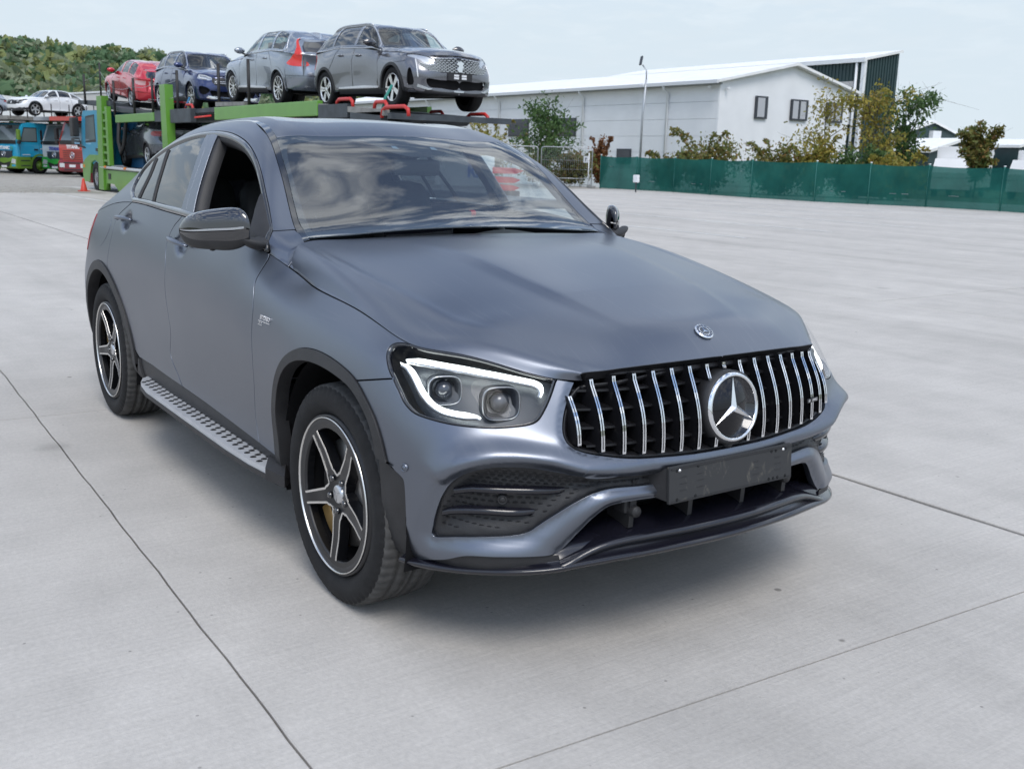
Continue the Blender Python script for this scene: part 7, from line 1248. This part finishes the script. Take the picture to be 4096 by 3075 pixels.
# lower deck, skirts, wheels
cb('lower_deck', M_DECK, [(-33, -11.0, 6.3, 8.6, .62, .76)]); slab_poly('skirt', M_LIME, [(-33.0, .70), (-14, .74), (-14, .28), (-26.5, .10), (-30.9, .06), (-31.5, .28), (-32.4, .28), (-32.6, .06), (-33.0, .06)], YN, YN+.08); slab_poly('skirt', M_LIME, [(-33.0, .70), (-14, .74), (-14, .28), (-31.5, .28), (-33.0, .10)], YF-.08, YF)
ct('guard_rail', M_WHITE, [(-33.0, YN-.02, .78), (-14, YN-.02, .80)], .045); ct('marker_lamp', M_AMBER, [(-32.3, YN-.07, .80), (-32.2, YN-.07, .80)], .04, 6); ct('marker_lamp', M_AMBER, [(-29.9, YN-.07, .80), (-29.8, YN-.07, .80)], .04, 6); cb('skirt_hatch', M_BLACKP, [(-32.15, -31.85, YN-.012, YN+.02, .42, .60)])
cb('bulkhead', mat('bulkhead_blue', (.015, .10, .22), .5), [(-32.6, -30.6, 6.9, 8.5, .8, 2.35)]); ct('hose', M_BLACKP, [(-31.25, YN+.2, 2.35), (-31.3, YN+.16, 1.6), (-31.05, YN+.16, 1.25), (-30.85, YN+.2, 1.5), (-30.8, YN+.3, 2.3)], .06)
def truck_wheel(parent, x, y, z, r, rim, side, nm='wheel', hub=None):
    M_ = Matrix.Translation((x, y, z)) @ Matrix.Rotation(0 if side > 0 else math.pi, 4, 'Z'); w_ = MB().lathe([(0, .02), (.09, .02), (.11, -.01), (.16, -.02), (.17, -.08), (r*.52, -.10), (r*.55, -.01), (r*.58, .0)], 28, 'y').ob(nm, rim, parent); w_.matrix_local = M_
    MB().lathe([(r*.56, .0), (r*.62, .025), (r*.92, .02), (r, -.02), (r, -.26), (r*.9, -.29)], 30, 'y').ob('tyre', MATS['tyre_rubber'] if 'tyre_rubber' in MATS else M_BLACKP, w_)
    for k in range(10): a = 2*math.pi*k/10; MB().lathe([(0, .025), (.018, .02), (.022, -.02)], 8, 'y', M=Matrix.Translation((.135*math.cos(a), -.01, .135*math.sin(a)))).ob('wheel_nut', hub or rim, w_)
    return w_
truck_wheel(CT, -33.75-OX, YN+.0-OY, .44, .50, M_STEEL, -1); truck_wheel(CT, -33.75-OX, YF-OY, .44, .50, M_STEEL, 1)
for x in (-29.0, -18.2, -16.9): truck_wheel(CT, x-OX, YN+.12-OY, .42, .44, M_STEEL, -1); truck_wheel(CT, x-OX, YF-.12-OY, .42, .44, M_STEEL, 1)
# cab seen from behind its door
CABP = [(-35.6, .75), (-35.75, 1.5), (-35.45, 2.45), (-35.2, 2.62), (-33.6, 2.60), (-33.1, 2.55), (-32.9, 2.2), (-32.9, .85), (-34.2, .85), (-34.6, 1.02), (-35.2, .80)]
cab = slab_poly('cab', M_BLUE, CABP, YN+.02, YF-.02); slab_poly('cab_window', M_TGLASS, [(-35.05, 1.62), (-34.85, 2.36), (-33.75, 2.40), (-33.7, 1.66)], YN+.005, YN+.03); slab_poly('window_seal', M_BLACKP, [(-35.12, 1.55), (-34.9, 2.43), (-33.68, 2.47), (-33.63, 1.58)], YN+.012, YN+.03); slab_poly('wing', M_LIME, [(-35.5, .25), (-35.55, .80), (-35.2, .98), (-34.45, 1.16), (-33.2, 1.16), (-32.95, .95), (-32.95, .78), (-33.2, .92), (-33.75, 1.0), (-34.25, .9), (-34.45, .55), (-34.6, .25)], YN-.03, YN+.30); cb('door_handle', M_BLACKP, [(-33.55, -33.3, YN-.03, YN+.03, 1.28, 1.38)]); cb('door_stripe', M_WHITE, [(-33.4, -32.95, YN+.0, YN+.03, 1.33, 1.40)])
cb('step', mat('dark_red_step', (.16, .015, .02), .5), [(-34.85, -34.45, YN-.02, YN+.3, .22, .62)]); cb('wing_lamp', M_AMBER, [(-35.35, -35.2, YN-.05, YN, .72, .82)])
mr = cb('mirror', M_BLACKP, [(-36.05, -35.55, YN-.28, YN-.06, 1.75, 2.40)], .06); cb('mirror', M_BLACKP, [(-36.0, -35.55, YN-.26, YN-.06, 1.48, 1.72)], .05); cb('mirror_glass', mat('mirror_sky', (.6, .7, .78), .05, 1.), [(-35.57, -35.535, YN-.25, YN-.08, 1.50, 1.66)]); ct('mirror_arm', M_BLACKP, [(-35.75, YN-.1, 2.42), (-35.3, YN+.1, 2.50)], .03, 6); ct('mirror_arm', M_BLACKP, [(-35.75, YN-.1, 1.45), (-35.1, YN+.05, 1.38)], .03, 6)
slab_poly('peak_deck', M_DECK, [(-31.8, 2.72), (-36.2, 2.88), (-36.2, 3.0), (-31.8, 2.86)], 6.3, 8.6)
# ---- the load
P_GREY = paint('grey_metallic', (.16, .165, .185), .7, .22); P_SILV = paint('blue_grey_metallic', (.26, .29, .335), .7, .24); P_NAVY = paint('navy_blue', (.030, .045, .125), .5, .18); P_RED = paint('bright_red', (.52, .02, .035), .15, .2); P_WHITE = paint('car_white', (.74, .75, .76), 0., .25); P_SIL2 = paint('silver_metallic', (.36, .38, .42), .7, .25); P_DKG = paint('dark_grey_metallic', (.13, .145, .165), .6, .22)
M_VRED = mat('lamp_red_bright', (.50, .02, .012), .15, 0, .5, .8, emit=(1, .04, .02), es=.12)
WSG = glass('load_windscreen', (.55, .66, .68), .04)
base = dict(wb=2.84, fo=.90, ro=.90, w=.91, belt=1.16, roof=1.64, nose=.05, tail=TAIL_SUV, win=WIN_SUV, hl=HL_SLIM, tl=TL_SMALL, wheel=WH_A, rad=.36, wsglass=WSG)
c = dict(base, key='p5', belt=1.10, roof=1.57, nose=.075, paint=P_GREY, clad=True, sillstrip=True, rails=True, win=WIN_5008, dlotrim=D((10.95, .1), (10.05, 2.4), (9.4, 2.75), (7.5, 2.8), (5.9, 2.78), (4.0, 2.62), (3.0, 1.4), (2.95, .1)), hl=HL_SLIM, lampin=mat('lamp_bright', (.55, .57, .60), .2, .6), wheel=WH_A, mirror=M_PIANO, grille=G_PEUG, dash=G_PEUG, holes=[INT_LOW, VENT], nose_bits=[(M_PLAST, D((15.0, 1.5), (16.4, 1.3), (18, 1.4), (21, 1.4), (21, .5), (18, .5), (15.2, .6)), .006), (M_SATIN, D((17.0, 2.0), (18.2, 1.55), (21, 1.55), (21, 1.3), (18, 1.3), (16.9, 1.6)), .014)], drl=[D((16.6, 5.9), (16.75, 4.9), (16.9, 3.8), (17.0, 3.0))], ro=.93, fo=.88)
P5, L5 = make_car('load_car', 'dark grey seven seat SUV at the near end of the transporter deck', c, (-14.1, 7.72, 2.27), 0., R(1.2), group='cars on the transporter')
q_ = L5.ev(D((20.95, 5.55)))[0]; em = MB(); em.prism([(-.03, -.09), (.05, -.09), (.04, -.03), (.075, -.02), (.05, .03), (.08, .06), (.03, .09), (-.04, .085), (-.075, .04), (-.03, .02), (-.06, -.05)], 0, .02, plane='yz'); o_ = em.ob('emblem', M_CHROME, P5); o_.location = (q_[0]+.012, 0, q_[2])
q_ = L5.ev(D((20.95, 3.7)))[0]; o_ = MB().box((0, 0, 0), (.02, .5, .13)).ob('plate_mount', M_PLAST, P5); o_.location = (q_[0]+.012, 0, q_[2])
for y_ in (-.10, .10):
    for z_ in (-.022, .022): e_ = MB().box((.012, y_*.8, z_), (.006, .10, .034), bev=.002).ob('pad', M_WHITE, o_)
c = dict(base, key='v60', wb=2.86, paint=P_SILV, clad=False, rails=False, belt=1.13, roof=1.62, nose=.04, dlotrim=DLO_T, tl=TL_TALL, tlup=TL_UP, tlm=M_VRED, wheel=WH_B, mirror=P_SILV, sillstrip=True, rad=.37, glass=glass('green_glass', (.30, .40, .38), .04), fglass=glass('green_glass', (.30, .40, .38), .04), grille=G_WIDE, hl=HL_FRONT)
V6, _ = make_car('load_car', 'blue grey SUV with tall red tail lights on the transporter deck', c, (-22.3, 7.72, 2.58), math.pi, R(-2.7), group='cars on the transporter')
c = dict(base, key='glc', wb=2.87, paint=P_NAVY, belt=1.13, roof=1.61, nose=.04, dlotrim=DLO_T, rails=True, hl=HL_FRONT, lampin=mat('lamp_bright', (.55, .57, .60), .2, .6), drl=[D((15.6, 6.6), (17.0, 6.7), (18.0, 6.4)), D((15.6, 6.5), (16.1, 5.8), (17.2, 5.85))], wheel=WH_D, rad=.37, grille=G_WIDE, bars=(5.2, 5.7), holes=[D((16.0, 3.6), (17.2, 3.7), (17.9, 2.9), (17.0, 2.0), (16.0, 2.2)), INT_LOW], nose_bits=[(M_CHROME, D((17.6, 1.75), (21, 1.75), (21, 1.2), (18, 1.1), (17.3, 1.3)), .02)], clad=False, mirror=P_NAVY, glass=glass('blue_tint', (.16, .20, .26), .04), fglass=glass('blue_tint', (.16, .20, .26), .04))
make_car('load_car', 'dark blue SUV with chrome window line facing the camera on the transporter', c, (-25.5, 7.72, 2.46), 0., R(1.4), group='cars on the transporter')
c = dict(base, key='wag', wb=2.70, fo=.90, ro=1.02, w=.88, belt=1.00, roof=1.45, nose=.0, paint=P_RED, dlotrim=None, rails=False, tail=(.02, .07, .13, .22), rake=.45, tl=D((.9, 5.5), (2.6, 5.2), (3.4, 5.7), (3.3, 6.3), (2.4, 6.5), (.9, 6.4)), tlm=mat('lamp_clear_red', (.55, .30, .30), .15, 0, .5, 1.), wheel=WH_C, rad=.325, grille=G_WIDE, glass=glass('pale_glass', (.32, .38, .40), .05), fglass=glass('pale_glass', (.32, .38, .40), .05), clad=False)
make_car('load_car', 'bright red estate car tilted nose up over the transporter cab', c, (-34.2, 7.70, 2.92), math.pi, R(-6.3), group='cars on the transporter')
c = dict(base, key='low', wb=2.70, paint=P_DKG, clad=True, belt=1.10, roof=1.58, nose=.02, tail=(.02, .06, .12, .20), tl=D((.9, 5.5), (2.6, 5.3), (3.3, 5.7), (3.2, 6.4), (2.4, 6.6), (.9, 6.5)), wheel=WH_C, rad=.34, grille=G_WIDE, rails=False)
make_car('load_car', 'dark grey crossover on the lower deck behind the green post', c, (-32.2, 7.6, .82), math.pi, R(1.5), group='cars on the transporter')
# ================================================================= row of transporter trucks on the left
def actros(name, label, loc, rz, body, lower, txt, txtm, fenderm, grille_m, old=False, sidewhite=None, wheelm=None):
    """faces +x; origin below the left front corner (y=0 is the left side, the truck extends to y=-2.5)"""
    r = tag(empty(name, loc, rz), label, 'truck', 'transporter trucks parked in a row'); W = 2.5
    prof = [(-.02, 1.0), (.0, 1.55), (-.05, 1.95), (-.42, 2.92), (-.75, 3.0), (-2.15, 3.0), (-2.25, 2.85), (-2.25, 1.0), (-1.85, 1.0)]
    cabm = MB().prism(prof, -W, 0).ob('cab', body, r)
    slope = math.atan2(.37, .97)
    ws = MB().add([(.0-.035, -.16, 1.93), (-.40, -.20, 2.86), (-.40, -W+.20, 2.86), (-.035, -W+.16, 1.93)], [(0, 1, 2, 3)]).ob('windscreen', M_TGLASS, cabm); ws.location = (.018, 0, .008)
    MB().add([(-.02, -.10, 1.74), (-.01, -.10, 1.95), (-.01, -W+.1, 1.95), (-.02, -W+.1, 1.74)], [(0, 1, 2, 3)]).ob('wiper_panel', M_BLACKP, cabm).location = (.035, 0, 0)
    MB().box((-.38, -W/2, 2.96), (.34, W-.2, .07)).ob('sun_visor', M_BLACKP, cabm)
    # side window, door lines, stripe, handle
    MB().prism([(-.28, 1.98), (-.52, 2.66), (-1.28, 2.66), (-1.28, 1.92), (-.30, 1.90)], .0, .012).ob('side_window', M_TGLASS, cabm); MB().prism([(-.20, 1.86), (-.48, 2.72), (-1.34, 2.72), (-1.34, 1.86)], -.004, .006).ob('window_seal', M_BLACKP, cabm)
    for x in (-.16, -1.45): MB().box((x, .003, 1.85), (.018, .008, 1.65)).ob('door_gap', M_BLACKP, cabm)
    MB().box((-1.22, .012, 1.42), (.26, .03, .10)).ob('door_handle', M_BLACKP, cabm); MB().box((-1.72, .010, 1.47), (.42, .02, .05)).ob('stripe', M_WHITE, cabm); MB().box((-.55, .010, 1.12), (.50, .02, .05)).ob('stripe', M_WHITE, cabm)
    # mirrors
    for y in (.16, -W-.16):
        MB().box((-.02, y, 2.28), (.16, .24, .62), bev=.06).ob('mirror', fenderm if y > 0 and not old else M_BLACKP, cabm); MB().box((-.02, y, 1.84), (.14, .22, .20), bev=.05).ob('mirror', M_BLACKP, cabm); MB().tube([(-.05, y*.7 if y > 0 else -W-.05, 2.62), (-.02, y, 2.6)], .025, 6).ob('mirror_arm', M_BLACKP, cabm)
    MB().box((.16, -.35, 2.72), (.26, .20, .20), bev=.06).ob('mirror', M_BLACKP, cabm)
    # nose: panel with lettering, V grille, bumper with lamps
    if not old:
        MB().prism([(-W*.5-.72, 1.0), (-W*.5-.72, 1.26), (-W*.5-.78, 1.34), (-W*.5+.78, 1.34), (-W*.5+.72, 1.26), (-W*.5+.72, 1.0), (-W*.5, .72)], .0, .07, plane='yz').ob('grille', grille_m, r)
        for k in range(4): z = .86+k*.12; MB().add([(.085, -W*.5-.66+.10*(k < 1), z+.07), (.095, -W*.5, z-.07), (.085, -W*.5+.66-.10*(k < 1), z+.07), (.085, -W*.5+.66-.10*(k < 1), z+.11), (.095, -W*.5, z-.03), (.085, -W*.5-.66+.10*(k < 1), z+.11)], [(0, 1, 4, 5), (1, 2, 3, 4)]).ob('grille_bar', M_WFRAME, r)
        BM = MB().prism([(.02, .30), (.10, .36), (.10, .86), (.02, 1.02), (-.5, 1.02), (-.5, .30)], -W+.02, -.02).ob('bumper', lower, r)
        MB().prism([(-W*.5-.5, .40), (-W*.5-.66, .72), (-W*.5, .60), (-W*.5+.66, .72), (-W*.5+.5, .40)], .10, .115, plane='yz').ob('bumper_intake', M_BLACKP, BM); MB().box((.125, -W*.5, .42), (.012, .52, .12)).ob('plate', M_WHITE, BM)
        for y in (-.32, -W+.32): MB().prism([(y-.22, .62), (y+.20, .58), (y+.24, .84), (y-.10, .88)], .09, .125, plane='yz').ob('headlight', M_LAMP, BM); MB().box((.11, y, .48), (.02, .36, .10), bev=.01).ob('corner_panel', body, BM)
        ty, tz, tx = -W*.5, 1.50, .035
    else:
        gr = MB().box((.03, -W*.5, 1.18), (.08, 1.75, .62), bev=.03).ob('grille', grille_m, r)
        for k in range(5): MB().box((.078, -W*.5, .96+k*.11), (.02, 1.6, .03)).ob('grille_bar', M_BLACKP, gr)
        BM = MB().prism([(.02, .28), (.12, .34), (.12, .80), (.02, .90), (-.5, .90), (-.5, .28)], -W+.02, -.02).ob('bumper', lower, r)
        for y in (-.36, -W+.36): MB().box((.12, y, .62), (.03, .42, .22), bev=.01).ob('headlight', M_LAMP, BM)
        MB().box((.13, -W*.5, .60), (.02, .52, .14)).ob('plate', M_WHITE, BM)
        for z in (.40, .76): MB().box((.118, -W*.5, z), (.014, 1.5, .07)).ob('bumper_slot', M_BLACKP, BM)
        ty, tz, tx = -W*.5, 1.60, .02
    so = MB(); star(so, .16, .028, .03); so.lathe([(.155, .0), (.165, .02), (.18, .0)], 28, 'z'); s_ = so.ob('star', M_CHROME, r, False); s_.matrix_local = Matrix.Translation((.11, -W*.5, 1.16)) @ Matrix(((0, 0, 1, 0), (1, 0, 0, 0), (0, 1, 0, 0), (0, 0, 0, 1)))
    tm_ = put_text('lettering', txt, .26, Matrix.Translation((tx+.02, ty, tz)) @ Matrix(((0, 0, 1, 0), (1, 0, 0, 0), (0, 1, 0, 0), (0, 0, 0, 1))), txtm, r, .004, .012, .12, 1.1)
    if not old: lg = MB().lathe([(.06, 0), (.10, .004), (.10, 0)], 20, 'z').ob('leaf_mark', M_LIME, r); lg.matrix_local = Matrix.Translation((tx+.022, ty+.75, tz)) @ Matrix(((0, 0, 1, 0), (1, 0, 0, 0), (0, 1, 0, 0), (0, 0, 0, 1)))
    # wings, steps, chassis, wheels
    for y0, y1 in ((-.30, .02), (-W-.02, -W+.30)):
        a = [(-1.45+.66*math.cos(t), .52+.66*math.sin(t)) for t in np.linspace(R(0), R(180), 14)]; b = [(-1.45+.55*math.cos(t), .52+.55*math.sin(t)) for t in np.linspace(R(180), R(0), 14)]; MB().prism(a+b, y0, y1).ob('wing', fenderm, r)
        MB().prism([(-.02, .32), (-.02, 1.0), (-.80, 1.0), (-.86, .5), (-.86, .32)], y0, y1).ob('step_panel', fenderm, r)
        for z in (.48, .78): MB().box((-.45, (y1 if y0 > -1 else y0), z), (.6, .04, .05)).ob('step', M_WFRAME, r)
    for x in (-1.45, -4.6, -5.9):
        truck_wheel(r, x, -.02, .50, .52, wheelm or fenderm, 1); truck_wheel(r, x, -W+.02, .50, .52, wheelm or fenderm, -1)
    MB().box((-3.5, -W/2, .72), (7.0, 1.2, .35)).ob('chassis', M_BLACKP, r); MB().box((-4.4, -W/2, 1.1), (3.6, 2.3, .12)).ob('lower_deck', M_DECK, r)
    return r
RZ = R(-66)
M_WHG = mat('white_cab', (.74, .75, .76), .3, 0, .5, .6); M_BRG = mat('bright_green', (.03, .36, .05), .35); M_RCAB = mat('red_cab', (.45, .035, .02), .32, 0, .5, .6); M_DRED = mat('dark_red', (.20, .01, .02), .4); M_TWHITE = mat('letter_white', (.8, .8, .8), .5); M_TBLUE = mat('letter_blue', (.08, .10, .45), .5); M_VGREY = mat('grille_grey', (.045, .055, .07), .4)
t1 = actros('transporter_truck', 'bright blue transporter cab with olive green bumper and wheels', (-65.1, 9.05, -.30), RZ, M_BLUE, mat('olive_green_paint', (.14, .26, .03), .4), 'TITANIC', M_TWHITE, mat('olive_green_paint', (.14, .26, .03), .4), M_VGREY)
t2 = actros('transporter_truck', 'white transporter cab with bright green bumper and blue lettering', (-63.4, 11.55, -.30), RZ, M_WHG, M_BRG, 'TITANIC', M_TBLUE, M_WHG, M_VGREY, wheelm=M_WHG)
t3 = actros('transporter_truck', 'red transporter cab with dark red bumper and white lettering', (-56.2, 11.05, -.25), RZ, M_RCAB, M_DRED, 'TITANIC', M_TWHITE, M_DRED, M_RCAB, old=True, wheelm=M_STEEL)
t4 = actros('transporter_truck', 'dark transporter truck cut off by the left edge of the picture', (-67.6, 5.4, -.30), RZ, mat('teal_cab', (.02, .16, .20), .35), M_BLACKP, 'TITANIC', M_TWHITE, mat('teal_cab', (.02, .16, .20), .35), M_VGREY)
# upper decks over those cabs
def peak_deck(label, loc, rz, L_, m2, edge):
    r = tag(empty('upper_deck', loc, rz), label, 'truck deck', 'upper decks over the parked trucks'); MB().box((-L_/2+.4, -1.25, 0), (L_, 2.4, .14)).ob('deck_plate', M_DECK, r)
    for y in (.0, -2.5): MB().box((-L_/2+.4, y, .03), (L_, .08, .22)).ob('deck_edge', edge, r)
    MB().box((.42, -1.25, .03), (.10, 2.5, .22)).ob('deck_edge', edge, r)
    for x in (.3, -.8, -1.9, -3.0): MB().tube([(x, .02, 0), (x, .03, .95)], .03, 6).ob('load_post', M_BLACKP, r); MB().tube([(x, -2.5, 0), (x, -2.5, .8)], .03, 6).ob('load_post', M_BLACKP, r)
    for x in (-2.4, -4.6): MB().box((x, -.1, -1.1), (.18, .18, 2.2)).ob('support', m2, r); MB().box((x, -2.4, -1.1), (.18, .18, 2.2)).ob('support', m2, r)
    return r
peak_deck('grey and white upper deck above the blue transporter cab', (-65.1, 9.05, 2.92), RZ, 8, M_LIME, M_DECKL); peak_deck('grey upper deck above the white transporter cab', (-63.4, 11.55, 2.92), RZ, 7, M_BRG, mat('pale_grey_edge', (.42, .44, .46), .5)); peak_deck('red edged upper deck above the red transporter cab', (-56.2, 11.05, 2.80), RZ, 7, M_RCAB, M_RCAB); peak_deck('grey upper deck at the left edge of the picture', (-67.6, 5.4, 2.92), RZ, 8, M_LIME, M_DECKL)
c = dict(base, key='wht', wb=2.79, paint=P_WHITE, clad=True, belt=1.06, roof=1.50, nose=.06, tail=None, win=WIN_SUV, hl=HL_SLIM, lampin=M_PLAST, grille=G_PEUG, wheel=dict(n=5, w=.045, m=mat('two_tone_alloy', (.5, .5, .5), .3, .8)), rad=.38, tl=TL_SMALL, nose_bits=[(M_PLAST, D((14.8, 2.6), (16.4, 2.3), (18, 2.4), (21, 2.4), (21, .5), (18, .5), (15.2, .6)), .008)], fglass=M_TINT)
make_car('load_car', 'white fastback crossover with black cladding on the far truck deck', c, (-62.6, 9.25, 3.02), RZ-R(0), 0., group='cars on the far trucks')
c = dict(base, key='slv', wb=2.70, paint=P_SIL2, belt=1.0, roof=1.48, nose=.02, hl=HL_FRONT, grille=G_WIDE, wheel=WH_C, rad=.33, tl=TL_SMALL, tail=(.02, .06, .12, .2))
make_car('load_car', 'silver car at the left edge on the far truck deck', c, (-66.5, 5.6, 3.05), RZ, 0., group='cars on the far trucks')
# small things by the transporter
co = tag(empty('traffic_cone', (-32.75, 5.55, 0)), 'small red traffic cone beside the transporter front wheel', 'cone'); MB().lathe([(.0, .42), (.03, .42), (.11, .03)], 18, 'z').ob('cone_body', mat('cone_red', (.55, .05, .03), .5), co); MB().box((0, 0, .015), (.32, .32, .03)).ob('base', MATS['cone_red'], co)
sg = tag(empty('white_board', (-22.3, 13.75, 0)), 'white board with blue capital letters seen through the windscreen', 'sign'); yd = np.array([.39, .60]); yd /= np.linalg.norm(yd); Ms_ = frame_from((yd[0], yd[1], 0), (0, 0, 1), (0, 0, 1.04)); bd = MB().box((-.15, 0, 0), (1.7, .86, .03)).ob('board', M_WHITE, sg); bd.matrix_local = Ms_; put_text('letters', 'RE', .52, Matrix.Translation((.15, -.02, .017)), mat('sign_blue', (.03, .13, .50), .5), bd, .002, .02, 0, .8)
for u in (-.8, .5): MB().tube([(yd[0]*u, yd[1]*u, 0), (yd[0]*u, yd[1]*u, .7)], .03, 6).ob('leg', M_GALV, sg)
rdm = tag(empty('red_machine', (-21.86, 14.72, 0)), 'red implement beside the white board seen through the windscreen', 'machine')
for k, (z, l) in enumerate(((.50, .62), (.72, .66), (.98, .80))): mbx = MB().prism([(-l*.5, z), (l*.35, z), (l*.62, z+.09), (l*.30, z+.16), (-l*.5, z+.18)], -.2, .2, M=Matrix.Rotation(R(56), 4, 'Z')).ob('panel', M_REDP, rdm)
MB().box((0, 0, .28), (.7, .5, .45), bev=.05).ob('base', M_BLACKP, rdm)
bc = tag(empty('warning_beacon', (-11.9, 8.0, 0)), 'short stake with an amber warning lamp seen through the windscreen', 'beacon'); MB().tube([(0, 0, 0), (0, 0, .52)], .025, 8).ob('stake', M_BLACKP, bc); MB().lathe([(0, .70), (.05, .69), (.06, .62), (.06, .56), (.0, .55)], 16, 'z').ob('lamp', M_AMBER, bc); MB().lathe([(.03, -.02), (.05, -.02), (.05, .02), (.03, .02)], 16, 'x', M=Matrix.Translation((.03, .07, .50))).ob('ring', M_BLACKP, bc)
